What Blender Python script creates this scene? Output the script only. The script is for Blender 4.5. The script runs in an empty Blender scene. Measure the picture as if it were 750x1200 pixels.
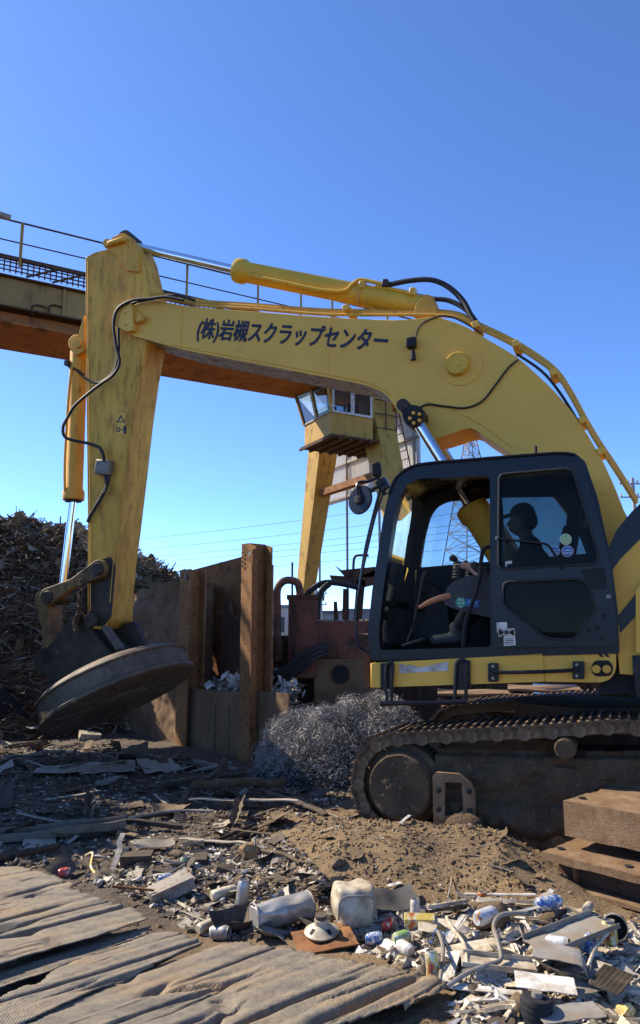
import bpy, bmesh, math, random
import numpy as np
from mathutils import Vector, Matrix, noise, geometry

random.seed(11)
S = bpy.context.scene
COL = S.collection
PI = math.pi

# ------------------------------------------------------------------ camera
CAMZ = 1.6
FPX = 867.0                      # focal length in pixels of the 750 x 1200 photograph
PITCH = math.atan(140 / FPX)     # the horizon lies at row 740
cam_d = bpy.data.cameras.new('camera')
cam_d.sensor_fit = 'VERTICAL'
cam_d.sensor_height = 36.0
cam_d.lens = 36.0 * FPX / 1200.0
cam_d.clip_start = 0.05
cam_d.clip_end = 5000
cam = bpy.data.objects.new('camera', cam_d)
COL.objects.link(cam)
cam.location = (0, 0, CAMZ)
cam.rotation_euler = (PI / 2 + PITCH, 0, 0)
S.camera = cam

# ------------------------------------------------------------------ light
SUN_EL = math.radians(40)
SUN_AZ = math.radians(24)        # how far behind the picture plane the sun stands, on the left
sdir = Vector((-math.cos(SUN_AZ) * math.cos(SUN_EL), math.sin(SUN_AZ) * math.cos(SUN_EL), math.sin(SUN_EL)))
world = bpy.data.worlds.new('World')
S.world = world
world.use_nodes = True
wn = world.node_tree
bg = wn.nodes['Background']
sky = wn.nodes.new('ShaderNodeTexSky')
sky.sky_type = 'NISHITA'
sky.sun_disc = False
sky.sun_elevation = SUN_EL
sky.sun_rotation = math.atan2(sdir.x, sdir.y)
sky.altitude = 0
sky.air_density = 0.5
sky.dust_density = 0.15
sky.ozone_density = 6.5
hsv = wn.nodes.new('ShaderNodeHueSaturation')
hsv.inputs['Hue'].default_value = 0.503
hsv.inputs['Saturation'].default_value = 1.06
wn.links.new(sky.outputs[0], hsv.inputs['Color'])
wn.links.new(hsv.outputs[0], bg.inputs[0])
bg.inputs[1].default_value = 0.15
sun_d = bpy.data.lights.new('sun', 'SUN')
sun_d.energy = 3.6
sun_d.angle = math.radians(0.5)
sun_d.color = (1.0, 0.90, 0.74)
sun = bpy.data.objects.new('sun', sun_d)
COL.objects.link(sun)
sun.rotation_euler = (-sdir).to_track_quat('-Z', 'Y').to_euler()
sun.location = (-20, 10, 30)
S.view_settings.view_transform = 'Standard'
S.view_settings.look = 'None'
S.view_settings.exposure = 1.3
S.view_settings.gamma = 1.0
S.view_settings.use_curve_mapping = False
S.cycles.max_bounces = 8
S.cycles.transparent_max_bounces = 16
S.cycles.caustics_reflective = False
S.cycles.caustics_refractive = False
S.cycles.sample_clamp_indirect = 6.0

# ------------------------------------------------------------------ helpers: pixels of the photograph to places
def ray(px, py):
    u = (px - 375) / FPX
    v = (600 - py) / FPX
    c, s = math.cos(PITCH), math.sin(PITCH)
    return Vector((u, c - v * s, s + v * c))
EYE = Vector((0, 0, CAMZ))
def W(px, py, Y):
    d = ray(px, py)
    return EYE + d * (Y / d.y)
def Z(px, py, z):
    d = ray(px, py)
    return EYE + d * ((z - CAMZ) / d.z)
def plane_hit(px, py, p, n):
    d = ray(px, py)
    return EYE + d * ((Vector(p) - EYE).dot(n) / d.dot(n))

def nz(x, y, z=0.0):
    return noise.noise(Vector((x, y, z)))
def gauss(t, s):
    return math.exp(-0.5 * (t / s) ** 2)
def sstep(a, b, x):
    t = min(1, max(0, (x - a) / (b - a)))
    return t * t * (3 - 2 * t)
# line of the soil bank: from left front of the near track to the right
def ground(x, y):
    z = 0.05 * nz(x * .5, y * .5) + .03 * nz(x * 1.7 + 9, y * 1.7)
    near = 1 - sstep(9, 14, math.hypot(x, y - 6))
    z += near * (.022 * nz(x * 6, y * 6, 3) + .012 * nz(x * 15, y * 15, 5))
    crest = 5.42 - .36 * (x - .7)               # bank thrown up along the near track
    wx = sstep(-.75, .25, x) * (1 - sstep(1.1, 1.9, x))
    t = y - crest
    bank = gauss(t, .2) if t > 0 else gauss(t, .55)
    z += .27 * wx * bank + .04 * wx * gauss(t + .5, .5) * nz(x * 3, y * 3, 8)
    z += .10 * gauss(x - 1.1, .8) * gauss(y - 3.6, .5)
    # under the machine the ground is pressed flat
    return z
def G(px, py, dz=0.0):
    z = 0.0
    for _ in range(14):
        p = Z(px, py, min(z + dz, 1.4))
        z = ground(p.x, p.y)
    p.z = z + dz
    return p

# ------------------------------------------------------------------ materials
def newmat(name):
    m = bpy.data.materials.new(name)
    m.use_nodes = True
    return m, m.node_tree.nodes, m.node_tree.links, m.node_tree.nodes['Principled BSDF']
def c4(c):
    return (c[0], c[1], c[2], 1)
def mat(name, c1, c2=None, c3=None, scale=3.0, rough=.6, rough2=None, metal=0.0, bump=.15, bscale=40.0,
        spots=.62, spotscale=9.0, lo=.35, hi=.65, stretch=(1, 1, 1), rand=0.0, dist=.01, coat=0.0, soft=.08, spec=.28):
    m, N, L, P = newmat(name)
    tc = N.new('ShaderNodeTexCoord')
    mp = N.new('ShaderNodeMapping'); mp.inputs['Scale'].default_value = stretch
    L.new(tc.outputs['Object'], mp.inputs[0])
    if c2 is None: c2 = tuple(x * .75 for x in c1)
    n1 = N.new('ShaderNodeTexNoise'); n1.inputs['Scale'].default_value = scale; n1.inputs['Detail'].default_value = 8; n1.inputs['Roughness'].default_value = .62
    L.new(mp.outputs[0], n1.inputs[0])
    r1 = N.new('ShaderNodeValToRGB'); r1.color_ramp.elements[0].position = lo; r1.color_ramp.elements[1].position = hi
    r1.color_ramp.elements[0].color = c4(c1); r1.color_ramp.elements[1].color = c4(c2)
    L.new(n1.outputs[0], r1.inputs[0])
    out = r1.outputs[0]
    n2 = N.new('ShaderNodeTexNoise'); n2.inputs['Scale'].default_value = spotscale; n2.inputs['Detail'].default_value = 10; n2.inputs['Roughness'].default_value = .7
    L.new(mp.outputs[0], n2.inputs[0])
    mk = N.new('ShaderNodeMapRange'); mk.inputs[1].default_value = spots - soft; mk.inputs[2].default_value = spots + soft
    L.new(n2.outputs[0], mk.inputs[0])
    if c3 is not None:
        mx = N.new('ShaderNodeMix'); mx.data_type = 'RGBA'
        L.new(mk.outputs[0], mx.inputs[0]); L.new(out, mx.inputs[6]); mx.inputs[7].default_value = c4(c3)
        out = mx.outputs[2]
    if rand:
        oi = N.new('ShaderNodeObjectInfo')
        mr = N.new('ShaderNodeMapRange'); mr.inputs[3].default_value = 1 - rand; mr.inputs[4].default_value = 1 + rand * .6
        L.new(oi.outputs['Random'], mr.inputs[0])
        hs = N.new('ShaderNodeHueSaturation')
        L.new(mr.outputs[0], hs.inputs['Value']); L.new(out, hs.inputs['Color'])
        out = hs.outputs[0]
    L.new(out, P.inputs['Base Color'])
    if rough2 is None: rough2 = min(1, rough + .2)
    rr = N.new('ShaderNodeMapRange'); rr.inputs[3].default_value = rough; rr.inputs[4].default_value = rough2
    L.new(mk.outputs[0] if c3 is not None else n1.outputs[0], rr.inputs[0]); L.new(rr.outputs[0], P.inputs['Roughness'])
    P.inputs['Metallic'].default_value = metal
    P.inputs['Specular IOR Level'].default_value = spec
    if metal and c3 is not None:
        mm = N.new('ShaderNodeMapRange'); mm.inputs[3].default_value = metal; mm.inputs[4].default_value = 0
        L.new(mk.outputs[0], mm.inputs[0]); L.new(mm.outputs[0], P.inputs['Metallic'])
    if coat: P.inputs['Coat Weight'].default_value = coat
    if bump:
        n3 = N.new('ShaderNodeTexNoise'); n3.inputs['Scale'].default_value = bscale; n3.inputs['Detail'].default_value = 8; n3.inputs['Roughness'].default_value = .65
        L.new(mp.outputs[0], n3.inputs[0])
        b = N.new('ShaderNodeBump'); b.inputs['Strength'].default_value = bump; b.inputs['Distance'].default_value = dist
        L.new(n3.outputs[0], b.inputs['Height']); L.new(b.outputs[0], P.inputs['Normal'])
    return m
M = {}
M['yellow'] = mat('yellow_paint', (.80, .45, .068), (.74, .41, .06), (.50, .28, .07), scale=1.6, rough=.5, bump=.05, bscale=18, spots=.70, spotscale=6, soft=.10, spec=.3)
M['yellow_dirty'] = mat('yellow_paint_worn', (.72, .39, .055), (.60, .30, .045), (.26, .125, .04), scale=2.0, rough=.6, bump=.14, bscale=30, spots=.63, spotscale=9, soft=.09, spec=.25, stretch=(1.6, 1.6, .55))
M['stick_paint'] = mat('stick_paint_scuffed', (.74, .41, .06), (.54, .255, .042), (.27, .125, .038), scale=1.3, rough=.6, bump=.16, bscale=28, spots=.60, spotscale=8, soft=.13, spec=.22, stretch=(1.8, 1.8, .45), lo=.42, hi=.68)
M['yellow_greasy'] = mat('yellow_paint_greasy', (.26, .15, .04), (.09, .058, .025), (.03, .022, .015), scale=5, rough=.55, bump=.2, bscale=30, spots=.6, spotscale=8)
M['yellow_bright'] = mat('yellow_paint_clean', (.72, .42, .035), (.64, .36, .03), (.34, .19, .05), scale=2, rough=.42, bump=.04, spots=.68, spotscale=9, soft=.12, spec=.35)
M['underside'] = mat('boom_underside_scraped', (.50, .47, .42), (.30, .19, .10), (.10, .07, .05), scale=9, rough=.7, bump=.15, spots=.58, spotscale=14)
M['ochre'] = mat('crane_ochre_paint', (.46, .28, .05), (.34, .19, .04), (.13, .062, .025), scale=1.1, rough=.65, bump=.1, bscale=12, spots=.62, spotscale=3, stretch=(1, 1, .5))
M['ochre_pale'] = mat('crane_girder_paint', (.36, .235, .075), (.26, .165, .06), (.12, .07, .035), scale=.9, rough=.7, bump=.08, bscale=10, spots=.62, spotscale=2.5, stretch=(1, 1, .4))
M['oxide'] = mat('red_oxide_band', (.40, .165, .05), (.28, .11, .04), (.11, .05, .025), scale=1.4, rough=.8, bump=.15, bscale=10, spots=.6, spotscale=2.5, stretch=(1, 1, .4))
M['rust'] = mat('rusty_steel', (.30, .135, .048), (.19, .08, .032), (.07, .038, .022), scale=4, rough=.85, bump=.3, bscale=45, spots=.6, spotscale=11)
M['rust_post'] = mat('rust_speckled_post', (.33, .165, .062), (.23, .11, .044), (.10, .055, .03), scale=4, rough=.85, bump=.3, bscale=50, spots=.58, spotscale=22)
M['rust_dark'] = mat('dark_rusty_steel', (.115, .06, .032), (.062, .038, .024), (.03, .022, .016), scale=3, rough=.85, bump=.3, bscale=35, spots=.6, spotscale=8)
M['rust_dusty'] = mat('dusty_rust', (.21, .125, .064), (.13, .068, .033), (.30, .205, .12), scale=2.2, rough=.95, bump=.6, bscale=90, spots=.58, spotscale=5, soft=.14)
M['plate'] = mat('weathered_plate', (.235, .15, .082), (.16, .092, .05), (.085, .048, .028), scale=1.6, rough=.9, bump=.2, bscale=25, spots=.62, spotscale=5)
M['red_machine'] = mat('worn_red_machine_paint', (.24, .085, .05), (.15, .07, .045), (.07, .05, .04), scale=2.4, rough=.7, bump=.15, spots=.56, spotscale=6)
M['magnet'] = mat('worn_magnet_steel', (.15, .11, .075), (.09, .066, .046), (.25, .185, .115), scale=5, rough=.6, metal=.15, bump=.3, bscale=30, spots=.62, spotscale=14)
M['magnet_face'] = mat('magnet_face_plate', (.12, .085, .058), (.075, .055, .04), (.18, .13, .08), scale=5, rough=.75, bump=.3, bscale=25, spots=.62, spotscale=9)
M['grease'] = mat('greasy_black_steel', (.034, .024, .017), (.06, .042, .027), (.15, .10, .06), scale=6, rough=.55, bump=.3, bscale=35, spots=.66, spotscale=12)
M['black'] = mat('black_blue_paint', (.009, .010, .014), (.012, .013, .017), (.035, .031, .028), scale=3, rough=.24, rough2=.6, bump=.03, spots=.66, spotscale=6)
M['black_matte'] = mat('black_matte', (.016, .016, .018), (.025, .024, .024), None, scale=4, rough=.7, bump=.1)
M['interior'] = mat('cab_interior_plastic', (.05, .051, .053), (.038, .039, .041), None, scale=6, rough=.7, bump=.08)
M['console'] = mat('grey_console_plastic', (.055, .052, .05), (.045, .043, .041), None, scale=6, rough=.6, bump=.05)
M['rubber'] = mat('black_hose_rubber', (.018, .018, .019), (.03, .028, .026), (.08, .065, .05), scale=6, rough=.6, bump=.1, spots=.68)
M['chrome'] = mat('chromed_rod', (.75, .76, .78), (.70, .70, .72), None, scale=3, rough=.10, rough2=.16, metal=1, bump=0)
M['mud'] = mat('caked_mud', (.125, .082, .046), (.07, .048, .029), (.19, .13, .075), scale=5, rough=.95, bump=1.0, bscale=38, spots=.62, spotscale=20, dist=.03)
M['track'] = mat('muddy_track_steel', (.14, .09, .05), (.085, .057, .035), (.25, .17, .10), scale=5, rough=.8, bump=.4, bscale=40, spots=.6, spotscale=14, rand=.15)
M['white'] = mat('white_dusty', (.70, .67, .61), (.54, .50, .43), (.30, .23, .15), scale=5, rough=.6, bump=.15, spots=.56, spotscale=11, rand=.18, soft=.12)
M['white_sheet'] = mat('white_corrugated_sheet', (.80, .79, .76), (.70, .69, .66), (.40, .33, .25), scale=1, rough=.5, bump=.05, spots=.66, spotscale=2)
M['cream'] = mat('cream_enamel', (.60, .52, .38), (.47, .39, .27), (.22, .155, .095), scale=5, rough=.5, bump=.15, spots=.57, spotscale=10, rand=.15, soft=.12)
M['galv'] = mat('dusty_galvanised', (.36, .335, .29), (.25, .23, .195), (.22, .16, .10), scale=5, rough=.5, metal=.3, bump=.15, spots=.54, spotscale=9, rand=.25, soft=.14)
M['alu'] = mat('dull_aluminium', (.52, .50, .46), (.40, .38, .34), (.27, .20, .13), scale=6, rough=.4, metal=.6, bump=.15, spots=.57, spotscale=10, rand=.12, soft=.14)
M['dust_mat'] = None
M['dark_scrap'] = mat('sooty_scrap', (.065, .05, .036), (.115, .085, .056), (.24, .175, .11), scale=6, rough=.75, bump=.2, spots=.64, spotscale=10, rand=.3)
M['brown_scrap'] = mat('brown_scrap', (.17, .115, .065), (.11, .075, .045), (.28, .22, .15), scale=6, rough=.85, bump=.25, spots=.62, spotscale=10, rand=.3)
M['pale_scrap'] = mat('pale_dusty_scrap', (.42, .37, .29), (.33, .28, .21), (.20, .15, .10), scale=6, rough=.75, bump=.15, spots=.62, spotscale=10, rand=.25)
M['wood_scrap'] = mat('heap_scrap', (.19, .125, .072), (.115, .075, .046), (.38, .26, .145), scale=2.5, rough=.85, bump=.2, spots=.56, spotscale=3)
M['swarf'] = mat('steel_swarf', (.42, .39, .35), (.22, .20, .175), (.16, .11, .07), scale=3, rough=.5, metal=.0, bump=0, spots=.6, spotscale=7)
M['grey_steel'] = mat('dull_grey_steel', (.17, .155, .135), (.11, .098, .083), (.22, .16, .10), scale=5, rough=.6, metal=.2, bump=.2, spots=.55, spotscale=8, soft=.12)
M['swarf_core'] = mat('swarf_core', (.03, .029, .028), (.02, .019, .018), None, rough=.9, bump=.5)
M['navy'] = mat('navy_lettering', (.022, .026, .05), (.03, .034, .055), None, rough=.5, bump=0)
M['blue'] = mat('blue_paint', (.05, .16, .42), (.04, .12, .33), (.2, .2, .2), rough=.45, spots=.66)
M['orange'] = mat('orange_plastic', (.62, .20, .04), (.5, .16, .04), None, rough=.5)
M['tan'] = mat('tan_lever', (.40, .17, .08), (.34, .14, .07), None, rough=.5, bump=0)
M['red'] = mat('red_plastic', (.55, .05, .05), (.45, .04, .05), None, rough=.45, rand=.15)
M['green'] = mat('green_print', (.22, .46, .16), (.30, .52, .20), None, rough=.45)
M['green_dark'] = mat('green_sticker', (.04, .30, .19), (.05, .26, .17), None, rough=.5, bump=0)
M['yellow_can'] = mat('yellow_print', (.62, .42, .08), (.66, .5, .16), (.7, .7, .7), rough=.4, spots=.6)
M['skin'] = mat('skin', (.42, .24, .16), (.36, .20, .13), None, scale=8, rough=.55, bump=.05)
M['jacket'] = mat('black_jacket', (.014, .014, .016), (.022, .022, .024), None, scale=14, rough=.75, bump=.4, bscale=14, dist=.02)
M['lattice'] = mat('pylon_galvanised', (.30, .31, .32), (.26, .27, .28), None, rough=.7, bump=0)
M['wire'] = mat('power_line', (.12, .13, .15), (.12, .13, .15), None, rough=.8, bump=0)
M['building'] = mat('far_building_wall', (.46, .43, .38), (.42, .39, .35), None, scale=.4, rough=.9, bump=0)
M['building_roof'] = mat('far_building_roof', (.22, .22, .24), (.18, .18, .2), None, scale=.4, rough=.8, bump=0)
M['window'] = mat('far_window', (.05, .06, .08), (.06, .07, .09), None, rough=.2, bump=0)
M['clod'] = mat('soil_clods', (.24, .158, .078), (.15, .097, .05), (.42, .32, .20), scale=9, rough=.95, bump=.5, spots=.64, spotscale=6)
def printed(name, cols, seed):
    # printed tin: blotches of ink colours over white, like a drink can label
    m, N, L, P = newmat(name)
    tc = N.new('ShaderNodeTexCoord'); n = N.new('ShaderNodeTexNoise'); n.inputs['Scale'].default_value = 17; n.inputs['Detail'].default_value = 2
    mp = N.new('ShaderNodeMapping'); mp.inputs['Location'].default_value = (seed, seed * 2, 0); L.new(tc.outputs['Object'], mp.inputs[0]); L.new(mp.outputs[0], n.inputs[0])
    r = N.new('ShaderNodeValToRGB'); r.color_ramp.interpolation = 'CONSTANT'; e = r.color_ramp.elements
    e[0].position = 0; e[0].color = c4(cols[0]); e[1].position = .46; e[1].color = c4(cols[1])
    for i, c in enumerate(cols[2:]): x = e.new(.54 + .06 * i); x.color = c4(c)
    L.new(n.outputs[0], r.inputs[0])
    n2 = N.new('ShaderNodeTexNoise'); n2.inputs['Scale'].default_value = 40; n2.inputs['Detail'].default_value = 6; L.new(tc.outputs['Object'], n2.inputs[0])
    mr = N.new('ShaderNodeMapRange'); mr.inputs[1].default_value = .5; mr.inputs[2].default_value = .7; mr.inputs[4].default_value = .7; L.new(n2.outputs[0], mr.inputs[0])
    mx = N.new('ShaderNodeMix'); mx.data_type = 'RGBA'; L.new(mr.outputs[0], mx.inputs[0]); L.new(r.outputs[0], mx.inputs[6]); mx.inputs[7].default_value = (.28, .22, .15, 1)
    L.new(mx.outputs[2], P.inputs['Base Color']); P.inputs['Roughness'].default_value = .35; P.inputs['Metallic'].default_value = .25
    return m
M['print_a'] = printed('printed_can_orange', ((.62, .62, .60), (.60, .60, .58), (.55, .22, .05), (.06, .14, .36)), 1)
M['print_b'] = printed('printed_can_blue', ((.07, .15, .38), (.55, .56, .58), (.10, .22, .45), (.6, .6, .6)), 3)
M['print_c'] = printed('printed_can_yellow', ((.55, .42, .10), (.60, .56, .42), (.50, .32, .06), (.45, .10, .06)), 5)
M['print_d'] = printed('printed_cup_green', ((.30, .46, .14), (.52, .56, .30), (.60, .60, .52), (.18, .32, .10)), 7)
M['print_e'] = printed('printed_can_red', ((.48, .06, .06), (.55, .10, .08), (.6, .58, .55), (.4, .04, .05)), 9)
M['tree'] = mat('far_tree_leaves', (.05, .06, .03), (.08, .075, .04), None, scale=.6, rough=.9, bump=0)

def glass(name, tint, fac=1.0, dust=.10):
    m, N, L, P = newmat(name)
    N.remove(P)
    out = N['Material Output']
    tr = N.new('ShaderNodeBsdfTransparent'); tr.inputs[0].default_value = c4(tint)
    gl = N.new('ShaderNodeBsdfGlossy'); gl.inputs['Roughness'].default_value = .02
    gl.inputs[0].default_value = (1, 1, 1, 1)
    fr = N.new('ShaderNodeFresnel'); fr.inputs[0].default_value = 1.5
    mu = N.new('ShaderNodeMath'); mu.operation = 'MULTIPLY'; mu.inputs[1].default_value = fac
    L.new(fr.outputs[0], mu.inputs[0])
    mx = N.new('ShaderNodeMixShader')
    L.new(mu.outputs[0], mx.inputs[0]); L.new(tr.outputs[0], mx.inputs[1]); L.new(gl.outputs[0], mx.inputs[2])
    # pale film: dust, and on the windshield a stand-in for reflections
    df = N.new('ShaderNodeBsdfDiffuse'); df.inputs[0].default_value = (.30, .27, .23, 1)
    tc = N.new('ShaderNodeTexCoord'); nn = N.new('ShaderNodeTexNoise'); nn.inputs['Scale'].default_value = 5; nn.inputs['Detail'].default_value = 6
    L.new(tc.outputs['Object'], nn.inputs[0])
    mr = N.new('ShaderNodeMapRange'); mr.inputs[1].default_value = .35; mr.inputs[2].default_value = .8; mr.inputs[3].default_value = .005; mr.inputs[4].default_value = dust
    L.new(nn.outputs[0], mr.inputs[0])
    m2 = N.new('ShaderNodeMixShader')
    L.new(mr.outputs[0], m2.inputs[0]); L.new(mx.outputs[0], m2.inputs[1]); L.new(df.outputs[0], m2.inputs[2])
    L.new(m2.outputs[0], out.inputs[0])
    return m
M['glass'] = glass('cab_glass', (.68, .74, .75), .7)
M['glass_front'] = glass('pale_sheen_windshield_glass', (.62, .66, .66), 1.0, .42)  # heavy pale film in place of reflections, so the pane reads light
M['glass_crane'] = glass('crane_cabin_glass', (.50, .55, .56), .15, .08)
M['glass_door'] = glass('tinted_door_glass', (.40, .46, .46), .13, .03)
M['glass_bottle'] = glass('clear_plastic', (.85, .88, .88))

def soil_material():
    m, N, L, P = newmat('scrapyard_soil')
    tc = N.new('ShaderNodeTexCoord')
    def noise_n(sc, det=8, rgh=.6):
        n = N.new('ShaderNodeTexNoise'); n.inputs['Scale'].default_value = sc; n.inputs['Detail'].default_value = det; n.inputs['Roughness'].default_value = rgh
        L.new(tc.outputs['Object'], n.inputs[0]); return n
    def mixc(f, a, b):
        mx = N.new('ShaderNodeMix'); mx.data_type = 'RGBA'
        L.new(f, mx.inputs[0])
        if isinstance(a, tuple): mx.inputs[6].default_value = c4(a)
        else: L.new(a, mx.inputs[6])
        if isinstance(b, tuple): mx.inputs[7].default_value = c4(b)
        else: L.new(b, mx.inputs[7])
        return mx.outputs[2]
    def rng(src, a, b):
        r = N.new('ShaderNodeMapRange'); r.inputs[1].default_value = a; r.inputs[2].default_value = b
        L.new(src, r.inputs[0]); return r.outputs[0]
    n1 = noise_n(1.4); n2 = noise_n(14, 10, .7); n3 = noise_n(60, 6)
    col = mixc(rng(n1.outputs[0], .35, .65), (.235, .155, .075), (.145, .094, .048))
    # oily dark fines spread over the sorting area, brown soil on the bank
    sx = N.new('ShaderNodeSeparateXYZ'); L.new(tc.outputs['Object'], sx.inputs[0])
    ma = N.new('ShaderNodeMath'); ma.operation = 'MULTIPLY_ADD'; ma.inputs[1].default_value = 1.6
    L.new(n1.outputs[0], ma.inputs[0]); L.new(sx.outputs['X'], ma.inputs[2])
    f = rng(ma.outputs[0], .55, -.25)
    col = mixc(f, col, mixc(rng(n2.outputs[0], .4, .62), (.055, .043, .033), (.125, .087, .054)))
    col = mixc(rng(n3.outputs[0], .58, .72), col, (.34, .24, .14))
    L.new(col, P.inputs['Base Color'])
    P.inputs['Roughness'].default_value = .95
    b1 = N.new('ShaderNodeBump'); b1.inputs['Strength'].default_value = .9; b1.inputs['Distance'].default_value = .03; L.new(n2.outputs[0], b1.inputs['Height'])
    b2 = N.new('ShaderNodeBump'); b2.inputs['Strength'].default_value = .8; b2.inputs['Distance'].default_value = .012; L.new(n3.outputs[0], b2.inputs['Height']); L.new(b1.outputs[0], b2.inputs['Normal'])
    L.new(b2.outputs[0], P.inputs['Normal'])
    return m
M['soil'] = soil_material()
def sheet_material():
    # flattened corrugated mats: grey steel with brown dust and a fine cross rib
    m, N, L, P = newmat('dusty_ribbed_mat')
    tc = N.new('ShaderNodeTexCoord')
    n1 = N.new('ShaderNodeTexNoise'); n1.inputs['Scale'].default_value = 3.2; n1.inputs['Detail'].default_value = 9; n1.inputs['Roughness'].default_value = .65
    mp = N.new('ShaderNodeMapping'); mp.inputs['Rotation'].default_value = (0, 0, -math.radians(41)); mp.inputs['Scale'].default_value = (.5, 2.2, 1)
    L.new(tc.outputs['Object'], mp.inputs[0]); L.new(mp.outputs[0], n1.inputs[0])
    r = N.new('ShaderNodeValToRGB')
    e = r.color_ramp.elements
    e[0].position = .34; e[0].color = (.14, .118, .09, 1)
    e[1].position = .66; e[1].color = (.30, .20, .105, 1)
    x = e.new(.48); x.color = (.235, .19, .13, 1)
    L.new(n1.outputs[0], r.inputs[0])
    n2 = N.new('ShaderNodeTexNoise'); n2.inputs['Scale'].default_value = 30; n2.inputs['Detail'].default_value = 10; n2.inputs['Roughness'].default_value = .7
    L.new(tc.outputs['Object'], n2.inputs[0])
    hs = N.new('ShaderNodeMapRange'); hs.inputs[1].default_value = .3; hs.inputs[2].default_value = .7; hs.inputs[3].default_value = .65; hs.inputs[4].default_value = 1.25
    L.new(n2.outputs[0], hs.inputs[0])
    hv = N.new('ShaderNodeHueSaturation'); L.new(hs.outputs[0], hv.inputs['Value']); L.new(r.outputs[0], hv.inputs['Color'])
    L.new(hv.outputs[0], P.inputs['Base Color'])
    P.inputs['Roughness'].default_value = .72
    wv = N.new('ShaderNodeTexWave'); wv.inputs['Scale'].default_value = 34; wv.inputs['Distortion'].default_value = .6
    wv.inputs['Detail'].default_value = 1
    mp2 = N.new('ShaderNodeMapping'); mp2.inputs['Rotation'].default_value = (0, 0, -math.radians(41))
    L.new(tc.outputs['Object'], mp2.inputs[0]); L.new(mp2.outputs[0], wv.inputs[0])
    b1 = N.new('ShaderNodeBump'); b1.inputs['Strength'].default_value = .5; b1.inputs['Distance'].default_value = .006; L.new(wv.outputs[0], b1.inputs['Height'])
    b2 = N.new('ShaderNodeBump'); b2.inputs['Strength'].default_value = .9; b2.inputs['Distance'].default_value = .012; L.new(n2.outputs[0], b2.inputs['Height']); L.new(b1.outputs[0], b2.inputs['Normal'])
    L.new(b2.outputs[0], P.inputs['Normal'])
    return m
M['dust_mat'] = sheet_material()

# ------------------------------------------------------------------ mesh builder
def fillet(pts, r, n=4):
    out = []
    k = len(pts)
    for i in range(k):
        p = Vector(pts[i]).to_2d(); a = Vector(pts[i - 1]).to_2d(); b = Vector(pts[(i + 1) % k]).to_2d()
        rr = r[i] if isinstance(r, (list, tuple)) else r
        da = a - p; db = b - p
        d = min(rr, da.length * .48, db.length * .48)
        if d < 1e-6: out.append((p.x, p.y)); continue
        s = p + da.normalized() * d; e = p + db.normalized() * d
        for j in range(n + 1):
            t = j / n
            q = s * (1 - t) ** 2 + p * 2 * t * (1 - t) + e * t * t
            out.append((q.x, q.y))
    return out
def spline(pts, n=6, closed=False):
    pts = [Vector(p) for p in pts]
    k = len(pts); out = []
    rng = range(k if closed else k - 1)
    for i in rng:
        p0 = pts[i - 1] if (i > 0 or closed) else pts[0]
        p1 = pts[i]; p2 = pts[(i + 1) % k]
        p3 = pts[(i + 2) % k] if (i + 2 < k or closed) else pts[-1]
        for j in range(n):
            t = j / n
            out.append(.5 * ((2 * p1) + (p2 - p0) * t + (2 * p0 - 5 * p1 + 4 * p2 - p3) * t * t + (3 * p1 - p0 - 3 * p2 + p3) * t ** 3))
    if not closed: out.append(pts[-1])
    return out
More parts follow.
